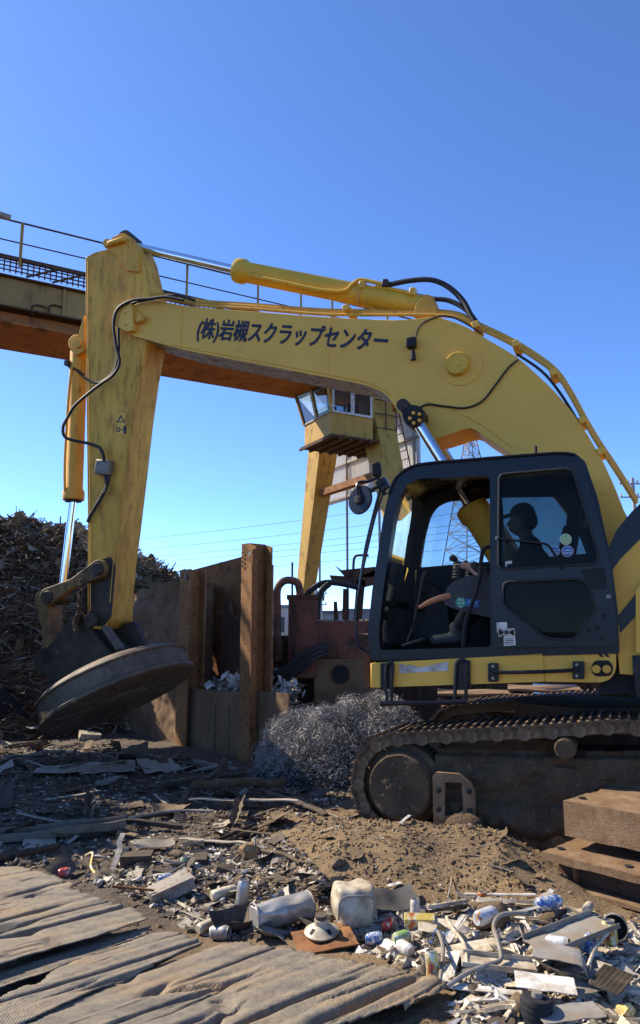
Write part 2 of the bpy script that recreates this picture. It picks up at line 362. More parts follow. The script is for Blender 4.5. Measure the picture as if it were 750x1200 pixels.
class MB:
    def __init__(self):
        self.v = []; self.f = []; self.m = []
    def add(self, vs, fs, mi=0):
        o = len(self.v)
        self.v += [tuple(v) for v in vs]
        for f in fs:
            self.f.append(tuple(i + o for i in f)); self.m.append(mi)
        return self
    def box(self, c, s, rot=None, mi=0):
        vs = []
        for dx in (-.5, .5):
            for dy in (-.5, .5):
                for dz in (-.5, .5):
                    p = Vector((dx * s[0], dy * s[1], dz * s[2]))
                    if rot is not None: p = rot @ p
                    vs.append(p + Vector(c))
        return self.add(vs, [(0, 1, 3, 2), (4, 6, 7, 5), (0, 4, 5, 1), (2, 3, 7, 6), (0, 2, 6, 4), (1, 5, 7, 3)], mi)
    def beam(self, p0, p1, w, h, up=(0, 0, 1), mi=0, w1=None, h1=None):
        p0 = Vector(p0); p1 = Vector(p1); d = (p1 - p0).normalized()
        up = Vector(up)
        if abs(d.dot(up)) > .98: up = Vector((1, 0, 0)) if abs(d.x) < .9 else Vector((0, 1, 0))
        s = d.cross(up).normalized(); u = s.cross(d)
        vs = []
        for p, ww, hh in ((p0, w, h), (p1, w1 or w, h1 or h)):
            for a, b in ((-1, -1), (1, -1), (1, 1), (-1, 1)):
                vs.append(p + s * (a * ww / 2) + u * (b * hh / 2))
        return self.add(vs, [(3, 2, 1, 0), (4, 5, 6, 7), (0, 1, 5, 4), (1, 2, 6, 5), (2, 3, 7, 6), (3, 0, 4, 7)], mi)
    def tube(self, path, r, n=8, mi=0, caps=True):
        path = [Vector(p) for p in path]; k = len(path)
        rs = r if isinstance(r, (list, tuple)) else [r] * k
        vs = []; ref = None
        for i in range(k):
            d = (path[min(i + 1, k - 1)] - path[max(i - 1, 0)])
            d = d.normalized() if d.length > 1e-9 else Vector((0, 0, 1))
            if ref is None:
                ref = Vector((0, 0, 1)) if abs(d.z) < .9 else Vector((1, 0, 0))
            a = d.cross(ref)
            if a.length < 1e-6: a = d.orthogonal()
            a.normalize(); b = a.cross(d); ref = b
            for j in range(n):
                t = 2 * PI * j / n
                vs.append(path[i] + (a * math.cos(t) + b * math.sin(t)) * rs[i])
        fs = [(i * n + j, i * n + (j + 1) % n, (i + 1) * n + (j + 1) % n, (i + 1) * n + j) for i in range(k - 1) for j in range(n)]
        if caps:
            fs.append(tuple(reversed(range(n)))); fs.append(tuple(range((k - 1) * n, k * n)))
        return self.add(vs, fs, mi)
    def cyl(self, p0, p1, r, n=20, r1=None, mi=0):
        return self.tube([p0, p1], [r, r if r1 is None else r1], n, mi)
    def lathe(self, prof, c, axis, n=28, mi=0):
        # prof: list of (radius, height along axis)
        ax = Vector(axis).normalized(); a = ax.orthogonal().normalized(); b = ax.cross(a); c = Vector(c)
        vs = []; k = len(prof)
        for r, h in prof:
            for j in range(n):
                t = 2 * PI * j / n
                vs.append(c + ax * h + (a * math.cos(t) + b * math.sin(t)) * r)
        fs = [(i * n + j, i * n + (j + 1) % n, (i + 1) * n + (j + 1) % n, (i + 1) * n + j) for i in range(k - 1) for j in range(n)]
        fs.append(tuple(reversed(range(n)))); fs.append(tuple(range((k - 1) * n, k * n)))
        return self.add(vs, fs, mi)
    def prism(self, loops, f0, f1, mi=0, mside=None):
        # loops: outline and holes (2D); f0/f1 map a 2D point to the two faces
        if not isinstance(loops[0][0], (tuple, list, Vector)): loops = [loops]
        tris = geometry.tessellate_polygon([[Vector((p[0], p[1], 0)) for p in lp] for lp in loops])
        pts = [p for lp in loops for p in lp]; k = len(pts)
        vs = [f0(p) for p in pts] + [f1(p) for p in pts]
        fs = [tuple(t) for t in tris] + [tuple(i + k for i in reversed(t)) for t in tris]
        self.add(vs, fs, mi)
        fs2 = []; o = 0
        for lp in loops:
            q = len(lp)
            fs2 += [(o + i, o + (i + 1) % q, k + o + (i + 1) % q, k + o + i) for i in range(q)]
            o += q
        base = len(self.v) - 2 * k
        for f in fs2:
            self.f.append(tuple(i + base for i in f)); self.m.append(mi if mside is None else mside)
        return self
    def side(self, loops, y0, y1, mi=0, mside=None):
        return self.prism(loops, lambda p: (p[0], y0, p[1]), lambda p: (p[0], y1, p[1]), mi, mside)
    def mesh(self, name, mats, smooth=35, recalc=True):
        me = bpy.data.meshes.new(name)
        me.from_pydata(self.v, [], self.f)
        for m in (mats if isinstance(mats, (list, tuple)) else [mats]): me.materials.append(M[m])
        if isinstance(mats, (list, tuple)): me.polygons.foreach_set('material_index', self.m)
        if recalc:
            bm = bmesh.new(); bm.from_mesh(me)
            bmesh.ops.remove_doubles(bm, verts=bm.verts, dist=1e-5)
            bmesh.ops.recalc_face_normals(bm, faces=bm.faces)
            bm.to_mesh(me); bm.free()
        if smooth:
            me.shade_smooth(); me.set_sharp_from_angle(angle=math.radians(smooth))
        me.update()
        return me
    def build(self, name, mats, parent=None, smooth=35, bevel=0, recalc=True):
        return link(name, self.mesh(name, mats, smooth, recalc), parent, bevel)
def link(name, me, parent=None, bevel=0):
    o = bpy.data.objects.new(name, me); COL.objects.link(o)
    if parent is not None: o.parent = parent
    if bevel:
        b = o.modifiers.new('bevel', 'BEVEL'); b.width = bevel; b.segments = 2; b.limit_method = 'ANGLE'; b.angle_limit = math.radians(40)
        b.harden_normals = False
    return o
def empty(name, loc=(0, 0, 0), rz=0):
    o = bpy.data.objects.new(name, None); COL.objects.link(o); o.location = loc; o.rotation_euler = (0, 0, rz)
    o.empty_display_size = .2
    return o
def tag(o, label, cat, group=None):
    o['label'] = label; o['category'] = cat
    if group: o['group'] = group
    return o
def kind(o, k):
    o['kind'] = k; return o

# ================================================================== setting: ground sheet out to the horizon
def axis_pts(lo, hi, step, far, grow=1.28):
    a = list(np.arange(lo, hi + 1e-6, step))
    s = step
    while a[-1] < far: s *= grow; a.append(a[-1] + s)
    s = step
    while a[0] > -far: s *= grow; a.insert(0, a[0] - s)
    return a
def build_ground():
    xs = axis_pts(-4.2, 3.2, .04, 1500); ys = axis_pts(2.2, 9.5, .04, 1500)
    nx, ny = len(xs), len(ys)
    vs = [(x, y, ground(x, y)) for y in ys for x in xs]
    fs = [(j * nx + i, j * nx + i + 1, (j + 1) * nx + i + 1, (j + 1) * nx + i) for j in range(ny - 1) for i in range(nx - 1)]
    me = bpy.data.meshes.new('ground'); me.from_pydata(vs, [], fs); me.materials.append(M['soil']); me.shade_smooth(); me.update()
    kind(link('ground', me), 'structure')
build_ground()

# ================================================================== gantry crane behind the yard
GD = Vector((.875, .484, 0)).normalized()      # along the girder
GN = Vector((-GD.y, GD.x, 0))                  # across it, away from the camera
GB = W(0, 372, 15.08)                          # lower near edge of the girder at the left border
def gp(t, n, z): return Vector((GB.x, GB.y, 0)) + GD * t + GN * n + Vector((0, 0, z))
gz = GB.z
crane = empty('gantry_crane', gp(9, .8, 0) * 1)
tag(crane, 'ochre gantry crane with walkway railing and glazed operator cabin, spanning behind the excavator boom', 'gantry crane')
CR0 = gp(9, .8, 0)
class CMB(MB):
    def build(self, name, mats, parent=None, smooth=35, bevel=0, recalc=True):
        self.v = [tuple(Vector(v) - CR0) for v in self.v]
        return super().build(name, mats, parent if parent is not None else crane, smooth, bevel, recalc)
def girder_box(n0, n1, z0, z1, t0=-16, t1=12.0):
    b = CMB()
    c = gp((t0 + t1) / 2, (n0 + n1) / 2, (z0 + z1) / 2)
    b.box(c, (t1 - t0, n1 - n0, z1 - z0), Matrix.Rotation(math.atan2(GD.y, GD.x), 3, 'Z'))
    return b
gi = girder_box(.10, 1.1, gz + .32, gz + .98).build('girder_web', 'ochre_pale')
girder_box(.0, 1.2, gz + .28, gz + .318).build('lower_flange', 'rust_dark')
girder_box(.3, 1.55, gz - .05, gz + .278).build('rail_beam', 'oxide')
girder_box(-.02, 1.7, gz - .09, gz - .052).build('bottom_plate', 'oxide')
girder_box(.0, 1.2, gz + .982, gz + 1.02).build('top_flange', 'rust_dark')
for t in range(-15, 12, 2):
    b = CMB(); b.beam(gp(t + .3, .07, gz + .325), gp(t + .3, .07, gz + .975), .05, .06, up=GN); b.build('web_stiffener', 'ochre_pale')
# mesh kick plate and railings
for k in range(3):
    b = CMB(); b.beam(gp(-16, -.1, gz + 1.08 + k * .09), gp(12, -.1, gz + 1.08 + k * .09), .012, .03); b.build('mesh_strip', 'rust_dark')
b = CMB(); b.beam(gp(-16, -.1, gz + 1.36), gp(12, -.1, gz + 1.36), .07, .09); b.build('walkway_edge_beam', 'rust_dark')
for t in np.arange(-15.9, 12, .14):
    pass
b = CMB()
for t in np.arange(-3, 5.2, .12):
    b.beam(gp(t, -.1, gz + 1.02), gp(t, -.1, gz + 1.32), .03, .012, up=GN)
kind(b.build('mesh_bars', 'rust_dark'), 'stuff')
for zz, r in ((gz + 1.74, .016), (gz + 2.22, .022)):
    b = CMB(); b.tube([gp(-16, -.12, zz), gp(12, -.12, zz)], r, 8); b.build('handrail', 'rust_dark')
for px in (24, 220, 303, 353):
    q = plane_hit(px, 300, gp(0, -.12, 0), GN); t = (q - gp(0, -.12, 0)).dot(GD)
    b = CMB(); b.beam(gp(t, -.12, gz + 1.2), gp(t, -.12, gz + 2.22), .05, .05); b.build('rail_post', 'ochre')
for t in (-9, -6.5, -4, 8.2, 10):
    b = CMB(); b.beam(gp(t, -.12, gz + 1.2), gp(t, -.12, gz + 2.22), .05, .05); b.build('rail_post', 'ochre')
for px in (58, 88):
    q = plane_hit(px, 345, gp(0, -.1, 0), GN); t = (q - gp(0, 0, 0)).dot(GD)
    b = CMB(); b.tube([gp(t - .5, -.1, gz + 1.0), gp(t + .2, -.1, gz + 1.36)], .025, 6); b.build('brace_rod', 'rust_dark')
b = CMB(); b.tube([gp(.05, -.25, gz + 2.2), gp(-1, -.25, gz + 2.3)], .07, 8); b.build('flood_lamp', 'galv')
# conduit elbows on the web
for px in (38, 58):
    q = plane_hit(px, 362, gp(0, .05, 0), GN); t = (q - gp(0, 0, 0)).dot(GD); z0 = q.z
    b = CMB(); b.tube(spline([gp(t, .06, z0 - .12), gp(t, .06, z0 + .05), gp(t + .1, .06, z0 + .12), gp(t + .3, .06, z0 + .1)]), .02, 6); b.build('conduit', 'rust_dark')
# operator cabin hung below the girder
def on_near(px, py):
    return (plane_hit(px, py, gp(0, 0, 0), GN) - gp(0, 0, 0)).dot(GD)
def on_frame(px, py, t):
    q = plane_hit(px, py, gp(t, 0, 0), GD)
    return (q - gp(t, 0, 0)).dot(GN), q.z
tk = on_near(388, 500)
zc0 = plane_hit(388, 508, gp(0, 0, 0), GN).z
zc1 = gz - .1
def cp(t, n, z): return gp(tk + t, n, z)
CW = on_near(437, 500) - tk
CD = on_frame(357, 500, tk)[0]
def quad_panel(pts, th, nrm):
    b = CMB(); n = Vector(nrm).normalized() * th
    b.add([Vector(p) for p in pts] + [Vector(p) + n for p in pts], [(0, 1, 2, 3), (7, 6, 5, 4), (0, 4, 5, 1), (1, 5, 6, 2), (2, 6, 7, 3), (3, 7, 4, 0)])
    return b
zw = plane_hit(388, 483, gp(0, 0, 0), GN).z
cabn = CMB()
cabn.add([cp(0, 0, zc0), cp(CW, 0, zc0), cp(CW, CD, zc0), cp(0, CD, zc0), cp(0, 0, zw), cp(CW, 0, zw), cp(CW, CD, zw), cp(-.0, CD, zw)],
         [(3, 2, 1, 0), (0, 1, 5, 4), (1, 2, 6, 5), (2, 3, 7, 6), (3, 0, 4, 7), (4, 5, 6, 7)])
cabn = cabn.build('operator_cabin', 'ochre')
lean = -.28
for (a, bq) in (((0, 0, zw), (lean * .4, 0, zc1)), ((CW, 0, zw), (CW, 0, zc1)), ((0, CD, zw), (lean, CD, zc1)), ((CW, CD, zw), (CW, CD, zc1)), ((0, CD * .5, zw), (lean * .7, CD * .5, zc1))):
    b = CMB(); b.beam(cp(*a), cp(*bq), .07, .07); b.build('cabin_pillar', 'ochre', cabn)
for t0, t1 in ((.06, CW * .48), (CW * .52, CW - .06)):
    b = CMB()
    for a, c in (((t0, zw + .03), (t1, zw + .03)), ((t0, zc1 - .04), (t1, zc1 - .04)), ((t0, zw), (t0, zc1)), ((t1, zw), (t1, zc1))):
        b.beam(cp(a[0], -.02, a[1]), cp(c[0], -.02, c[1]), .05, .06)
    wf = b.build('window_frame', 'white', cabn)
    b = quad_panel([cp(t0, .01, zw), cp(t1, .01, zw), cp(t1, .01, zc1), cp(t0, .01, zc1)], .01, GN); b.build('window_pane', 'glass_crane', cabn)
for n0, n1 in ((.04, CD * .48), (CD * .52, CD - .04)):
    l0 = lean * (.4 + .6 * n0 / CD); l1 = lean * (.4 + .6 * n1 / CD)
    b = quad_panel([cp(0, n0, zw), cp(0, n1, zw), cp(l1, n1, zc1), cp(l0, n0, zc1)], .01, -GD); b.build('window_pane', 'glass_crane', cabn)
    b = CMB(); b.beam(cp(0, n0, zw + .02), cp(0, n1, zw + .02), .06, .05); b.build('window_sill', 'galv', cabn)
b = CMB(); b.box(cp(CW * .72, .45, zw + .25), (.34, .2, .50), Matrix.Rotation(math.atan2(GD.y, GD.x), 3, 'Z')); b.build('cabin_seat', 'red', cabn, bevel=.06)
b = CMB(); b.box(cp(.25, .75, zw + .1), (.3, .7, .45), Matrix.Rotation(math.atan2(GD.y, GD.x), 3, 'Z')); b.build('control_desk', 'interior', cabn)
b = CMB(); b.box(cp(CW / 2, CD / 2, zc1 + .03), (CW + .2, CD + .2, .06), Matrix.Rotation(math.atan2(GD.y, GD.x), 3, 'Z')); b.build('cabin_roof', 'ochre', cabn)
b = CMB(); b.box(cp(CW / 2 + .35, CD / 2, zc0 - .06), (CW + .85, CD + .25, .05), Matrix.Rotation(math.atan2(GD.y, GD.x), 3, 'Z')); b.build('cabin_platform', 'rust_dark', cabn)
for i in range(7):
    b = CMB(); b.beam(cp(-.1 + i * .32, -.12, zc0 - .12), cp(-.1 + i * .32, CD + .1, zc0 - .12), .06, .06); b.build('platform_joist', 'rust_dark', cabn)
for zz in (zc0 + .35, zc0 + .75, zc0 + 1.15):
    b = CMB(); b.tube([cp(CW + .05, -.05, zz), cp(CW + .75, -.05, zz)], .018, 6); b.build('platform_rail', 'rust_dark', cabn)
for t in (CW + .4, CW + .75):
    b = CMB(); b.tube([cp(t, -.05, zc0 - .06), cp(t, -.05, zc0 + 1.2)], .018, 6); b.build('platform_post', 'rust_dark', cabn)
# legs: an A-frame across the girder, tapered box section
tT = on_near(452, 480)
def leg(pts, name='leg'):
    (n0, z0), (n1, z1) = (on_frame(px, py, tT) for px, py in pts)
    def n_at(z): return n0 + (n1 - n0) * (z - z0) / (z1 - z0)
    b = CMB()
    b.beam(gp(tT, n_at(gz - .06), gz - .06), gp(tT, n_at(0), 0), .84, .70, up=GD, w1=.30, h1=.28)
    return b.build(name, 'ochre', bevel=.01)
leg(((380, 515), (358, 692))); leg(((436, 470), (458, 570)))
nb0, zb = on_frame(369, 581, tT); nb1, _ = on_frame(440, 572, tT)
b = CMB(); b.beam(gp(tT, nb0, zb), gp(tT, nb1, zb), .24, .2); b.build('cross_brace', 'rust')
b = CMB()
q0 = plane_hit(452, 455, gp(tT + .8, 0, 0), GD); q1 = plane_hit(474, 560, gp(tT + .8, 0, 0), GD)
for s in (0, .38):
    b.tube([q0 + GN * -s, q1 + GN * -s], .02, 6)
for i in range(12):
    p = q0.lerp(q1, i / 11); b.tube([p, p - GN * .38], .014, 6)
b.build('ladder', 'rust_dark')
# white sheeted wind screen behind the legs, individual corrugated sheets
pz1 = plane_hit(470, 452, gp(tT + 1.2, 0, 0), GD).z; pz0 = plane_hit(400, 588, gp(tT + 1.2, 0, 0), GD).z
nA = (plane_hit(374, 520, gp(tT + 1.2, 0, 0), GD) - gp(tT + 1.2, 0, 0)).dot(GN); nB = (plane_hit(492, 520, gp(tT + 1.2, 0, 0), GD) - gp(tT + 1.2, 0, 0)).dot(GN)
scr = empty('sheeted_screen', gp(tT + 1.2, nA, 0)); tag(scr, 'white corrugated sheet screen on thin steel rails between the crane legs', 'screen')
CRS = gp(tT + 1.2, nA, 0)
ns = 5
for i in range(ns):
    b = MB(); a0 = nA + (nB - nA) * i / ns; a1 = nA + (nB - nA) * (i + 1) / ns - .015 * (1 if nB > nA else -1)
    k = 40; vs = []
    for j in range(k + 1):
        n = a0 + (a1 - a0) * j / k; d = .018 * math.sin(j * 2 * PI / 4)
        for z in (pz0, pz1): vs.append(gp(tT + 1.2 + d, n, z) - CRS)
        for z in (pz1, pz0): vs.append(gp(tT + 1.23 + d, n, z) - CRS)
    fs = [(4 * j + a, 4 * j + (a + 1) % 4, 4 * j + 4 + (a + 1) % 4, 4 * j + 4 + a) for j in range(k) for a in range(4)]
    b.add(vs, fs); b.build('corrugated_sheet', 'white_sheet', scr, smooth=0)
for z in (pz0 + .1, (pz0 + pz1) / 2 - .25, pz1 - .4):
    b = MB(); b.beam(gp(tT + 1.14, nA, z) - CRS, gp(tT + 1.14, nB, z) - CRS, .06, .07); b.build('rail', 'galv', scr)
for f in (.03, .34, .66, .97):
    n = nA + (nB - nA) * f
    b = MB(); b.beam(gp(tT + 1.13, n, 0) - CRS, gp(tT + 1.13, n, pz1) - CRS, .07, .07); b.build('post', 'galv', scr)

# ================================================================== steel scrap bay (H-beam posts and plates)
PA = Z(298, 890, .0); PB = Z(221, 873, 0.0)
WD = (PB - PA).normalized(); WN = Vector((WD.y, -WD.x, 0))
if WN.y > 0: WN = -WN
rotw = Matrix.Rotation(math.atan2(WD.y, WD.x), 3, 'Z')
bay = empty('scrap_bay_wall', PA); tag(bay, 'rusty steel scrap bay wall of two tall beam posts with plates between, behind the magnet', 'scrap bay')
def bl(p): return tuple(Vector(p) - PA)
def hpost(p, ztop, w, d, chamf, name):
    # H section: two flanges and a web, top cut at a slant
    b = MB()
    a = WD; n = WN
    prof = [(-w / 2, d / 2), (w / 2, d / 2), (w / 2, d / 2 - .025), (.014, d / 2 - .025), (.014, -d / 2 + .025), (w / 2, -d / 2 + .025), (w / 2, -d / 2), (-w / 2, -d / 2), (-w / 2, -d / 2 + .025), (-.014, -d / 2 + .025), (-.014, d / 2 - .025), (-w / 2, d / 2 - .025)]
    b.prism([prof], lambda q: tuple(p - PA + a * q[0] + n * q[1] + Vector((0, 0, -.3))),
            lambda q: tuple(p - PA + a * q[0] + n * q[1] + Vector((0, 0, ztop - max(0, -q[0]) * chamf))))
    o = b.build(name, 'rust_post', bay, bevel=.004)
    return o
zt1 = W(298, 637, PA.y).z; zt2 = W(221, 668, PB.y).z
po1 = hpost(PA, zt1, .31, .28, .35, 'post'); po2 = hpost(PB, zt2, .30, .28, 0, 'post')
b = MB(); b.beam(bl(PA + WN * .16 + Vector((0, 0, -.2)) - WD * .17), bl(PA + WN * .16 + Vector((0, 0, zt1 - .1)) - WD * .17), .02, .09, up=WN); b.build('edge_strip', 'rust', bay)
for px, py, q in ((293, 650, PA), (218, 676, PB)):
    h = plane_hit(px, py, q + WN * .16, WN)
    b = MB(); b.lathe([(.0, 0), (.035, 0), (.035, .012), (.0, .012)], bl(h), WN, 14); b.build('bolt_hole_ring', 'galv', bay)
for k in range(8):
    h = PA + WN * .152 + WD * (.11 if k % 2 else -.11) + Vector((0, 0, zt1 - .12 - .06 * (k // 2)))
    b = MB(); b.lathe([(.016, 0), (.016, .01), (.008, .014)], bl(h), WN, 8); b.build('rivet', 'rust_dark', bay)
def wplate(s0, s1, z0, z1, off, m, name, top=None, th=.03, jag=0, seg=14):
    # plate along the wall line between distances s0..s1 from the right post
    b = MB(); loop = [(s0, z0), (s1, z0)]
    for i in range(seg + 1):
        f = i / seg; s = s1 + (s0 - s1) * f
        z = (z1 if top is None else z1 + (top - z1) * f) + jag * random.uniform(-1, 1)
        loop.append((s, z))
    b.prism([loop], lambda q: bl(PA + WD * q[0] + WN * off + Vector((0, 0, q[1]))), lambda q: bl(PA + WD * q[0] + WN * (off - th) + Vector((0, 0, q[1]))))
    return b.build(name, m, bay)
LN = (PB - PA).length
wplate(.06, LN - .06, -.2, .80, .05, 'plate', 'low_plate')
wplate(-.75, -.12, -.2, .86, .05, 'plate', 'low_plate')
wplate(-.30, -.19, .3, 2.45, -.02, 'rust', 'side_plate')
# crumpled, broken mass of old sheet left of the shorter post
b = MB(); ns_, nz__ = 70, 50; vs = []
for side in (0, 1):
    for j in range(nz__ + 1):
        for i in range(ns_ + 1):
            s_ = LN + .12 + 2.9 * i / ns_; top_ = 2.16 + .10 * nz(s_ * 2.2, 0, 3) + .07 * nz(s_ * 7, 2, 3) - .10 * max(0, s_ - LN - 1.2)
            z_ = -.2 + (top_ + .2) * j / nz__
            off_ = .04 + .10 * nz(s_ * 1.6, z_ * 1.6, 7) + .05 * abs(nz(s_ * 4, z_ * 4, 9)) + .02 * nz(s_ * 11, z_ * 11, 2) - (.10 * sstep(.9, 1, j / nz__)) - side * .08
            vs.append(bl(PA + WD * s_ + WN * off_ + Vector((0, 0, z_))))
N2 = (ns_ + 1) * (nz__ + 1)
def I2(k, i, j): return k * N2 + j * (ns_ + 1) + i
fs = [(I2(k, i, j), I2(k, i + 1, j), I2(k, i + 1, j + 1), I2(k, i, j + 1)) for k in (0, 1) for i in range(ns_) for j in range(nz__)]
fs += [(I2(0, i, nz__), I2(0, i + 1, nz__), I2(1, i + 1, nz__), I2(1, i, nz__)) for i in range(ns_)] + [(I2(0, i, j), I2(0, i, j + 1), I2(1, i, j + 1), I2(1, i, j)) for i in (0, ns_) for j in range(nz__)]
b.add(vs, fs); b.build('crumpled_sheet', 'plate', bay, smooth=40)
wplate(LN + .5, LN + 3.2, 1.6, 2.25, -.12, 'plate', 'tall_plate', top=2.3, jag=.05)
# back of the bay
b = MB()
bq = [W(225, 668, 12.6), W(300, 648, 11.6), W(300, 860, 11.6), W(225, 862, 12.6)]
b.add([bl(p) for p in bq] + [bl(p + Vector((.03, .04, 0))) for p in bq], [(0, 1, 2, 3), (7, 6, 5, 4), (0, 4, 5, 1), (1, 5, 6, 2), (2, 6, 7, 3), (3, 7, 4, 0)])
b.build('back_plate', 'rust', bay)
wplate(.25, LN - .1, .95, 2.05, -.45, 'rust_dark', 'ragged_plate', top=1.5, jag=.16, seg=18)
# torn dark sheet hanging inside the bay
b = MB()
ol = [(262, 688), (270, 700), (280, 716), (281, 806), (271, 806), (274, 786), (268, 770), (262, 748), (258, 742), (266, 744), (270, 730), (262, 724), (258, 718), (250, 719), (262, 714), (264, 702)]
b.prism([ol], lambda q: bl(W(q[0], q[1], 11.15)), lambda q: bl(W(q[0], q[1], 11.17)))
b.build('torn_sheet', 'rust_dark', bay)
# round concrete-coloured drum standing in the bay
b = MB(); cpos = W(214, 800, 11.9)
prof = []
zz0 = ground(cpos.x, cpos.y) - .05; zz1 = W(214, 684, 11.9).z
for i in range(22):
    f = i / 21; prof.append((.46 + .015 * math.sin(i * 2.1) + (.02 if i % 7 == 0 else 0), (zz1 - zz0) * f))
b.lathe(prof, (0, 0, 0), (0, 0, 1), 30)
me = b.mesh('steel_drum_stack', 'plate')
dr = link('drum_column', me); dr.location = (cpos.x, cpos.y, zz0)
tag(dr, 'tall grey brown crumpled drum column standing inside the scrap bay', 'drum')

# ================================================================== baling shear behind the bay
SY = 10.9
sh = empty('baling_shear', W(380, 830, SY).to_2d().to_3d()); SH0 = sh.location.copy()
tag(sh, 'worn red brown hydraulic baling machine with upright tank, bent pipe and thick hoses', 'baling machine')
def sw(px, py, Y=SY): return W(px, py, Y) - SH0
def sbox(px0, py0, px1, py1, Y0, Y1, name, m, bevel=.012, parent=None):
    a = sw(px0, py0, Y0); c = sw(px1, py1, Y0)
    b = MB(); b.box(((a.x + c.x) / 2, (a.y + Y1 - SH0.y) / 2, (a.z + c.z) / 2), (abs(c.x - a.x), Y1 - Y0, abs(a.z - c.z)))
    return b.build(name, m, parent or sh, bevel=bevel)
sbox(338, 701, 372, 795, SY, SY + .55, 'upright_tank', 'red_machine')
sbox(336, 697, 374, 702, SY - .03, SY + .58, 'tank_lid', 'rust_dark', .004)
sbox(342, 704, 346, 790, SY - .04, SY - .003, 'tank_rib', 'rust_dark', .003)
sbox(372, 728, 436, 772, SY + .1, SY + 1.2, 'upper_body', 'red_machine')
b_ = sbox(368, 772, 440, 838, SY + .02, SY + 1.3, 'lower_body', 'plate')
sbox(348, 795, 367, 840, SY + .3, SY + 1.2, 'lower_body', 'rust_dark')
sbox(314, 745, 338, 840, SY + .3, SY + 1.0, 'side_body', 'rust_dark')
sbox(322, 752, 331, 775, SY - .05, SY + .2, 'valve', 'rust_dark')
b = MB(); c = sw(399, 790, SY); b.lathe([(.135, 0), (.135, .012), (.12, .012), (.12, 0)], c, (0, -1, 0), 28); b.build('port_ring', 'rust_dark', sh)
b = MB(); b.lathe([(.0, 0), (.118, 0), (.118, .004), (.0, .004)], c, (0, -1, 0), 24); b.build('port_hole', 'black_matte', sh)
b = MB(); b.tube(spline([sw(325, 755), sw(325, 715), sw(325, 692), sw(331, 682), sw(340, 680), sw(349, 684), sw(352, 698)], 6), .062 * .9, 12); b.build('bent_pipe', 'red_machine', sh)
b = MB(); b.tube(spline([sw(358, 699, SY + .3), sw(366, 690, SY + .3), sw(380, 683, SY + .3), sw(400, 684, SY + .3), sw(425, 690, SY + .3)], 6), .045, 10); b.build('hose', 'rubber', sh)
b = MB(); b.tube(spline([sw(372, 765, SY + .25), sw(372, 715, SY + .25), sw(376, 694, SY + .25), sw(386, 684, SY + .25)], 6), .05, 10); b.build('hose', 'rubber', sh)
for k, (o, w_) in enumerate(((0, .05), (9, .05), (18, .045))):
    b = MB(); b.tube(spline([sw(313, 790 + o * .6, SY - .2), sw(330, 787 + o * .7, SY - .25), sw(350, 772 + o * .8, SY - .25), sw(368, 761 + o * .6, SY - .2), sw(386, 757 + o * .35, SY)], 6), w_, 10); b.build('thick_hose', 'rubber', sh)
sbox(381, 754, 393, 770, SY - .08, SY + .1, 'hose_block', 'rust_dark', .006)
# jagged cut plates and posts on the far side of the machine
for (pts, m) in (([(390, 684), (386, 674), (420, 676), (440, 668), (445, 684), (420, 690)], 'rust_dark'), ([(396, 667), (392, 662), (400, 668), (440, 664), (442, 676), (404, 676)], 'rust_dark'), ([(391, 705), (395, 705), (397, 728), (391, 728)], 'rust_dark'), ([(402, 690), (409, 690), (409, 728), (401, 728)], 'rust_dark'), ([(418, 680), (428, 680), (424, 728), (414, 728)], 'rust_dark')):
    b = MB(); b.prism([pts], lambda q: tuple(sw(q[0], q[1], SY + .6)), lambda q: tuple(sw(q[0], q[1], SY + .72))); b.build('cut_plate', m, sh)
b = MB(); b.tube(spline([sw(414, 668, SY + .6), sw(415, 655, SY + .6), sw(419, 651, SY + .6), sw(432, 651, SY + .6)], 5), .02, 8); b.build('grab_loop', 'rust_dark', sh)
b = MB(); b.tube([sw(342.5, 700, SY + .5), sw(342.5, 659, SY + .5)], .018, 6); b.build('thin_rod', 'rust_dark', sh)
for px in np.arange(374, 432, 7):
    b = MB(); a = sw(px, 728, SY + .12); b.box((a.x, a.y, a.z + .008), (.05, .05, .02), Matrix.Rotation(random.uniform(-.5, .5), 3, 'X')); b.build('loose_offcut', 'galv', sh)

# dark sloping block at the far left, before the heap
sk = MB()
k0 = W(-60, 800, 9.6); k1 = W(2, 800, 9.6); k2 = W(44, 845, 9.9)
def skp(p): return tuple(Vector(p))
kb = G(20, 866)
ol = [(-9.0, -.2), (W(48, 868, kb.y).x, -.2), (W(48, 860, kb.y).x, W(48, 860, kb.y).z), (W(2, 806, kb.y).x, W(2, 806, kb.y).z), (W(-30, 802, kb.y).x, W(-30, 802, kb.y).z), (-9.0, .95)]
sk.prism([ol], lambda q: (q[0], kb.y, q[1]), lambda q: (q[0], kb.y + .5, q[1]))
so = sk.build('dark_block', 'black_matte', bevel=.01); tag(so, 'dark sloping block at the foot of the scrap heap', 'skip')

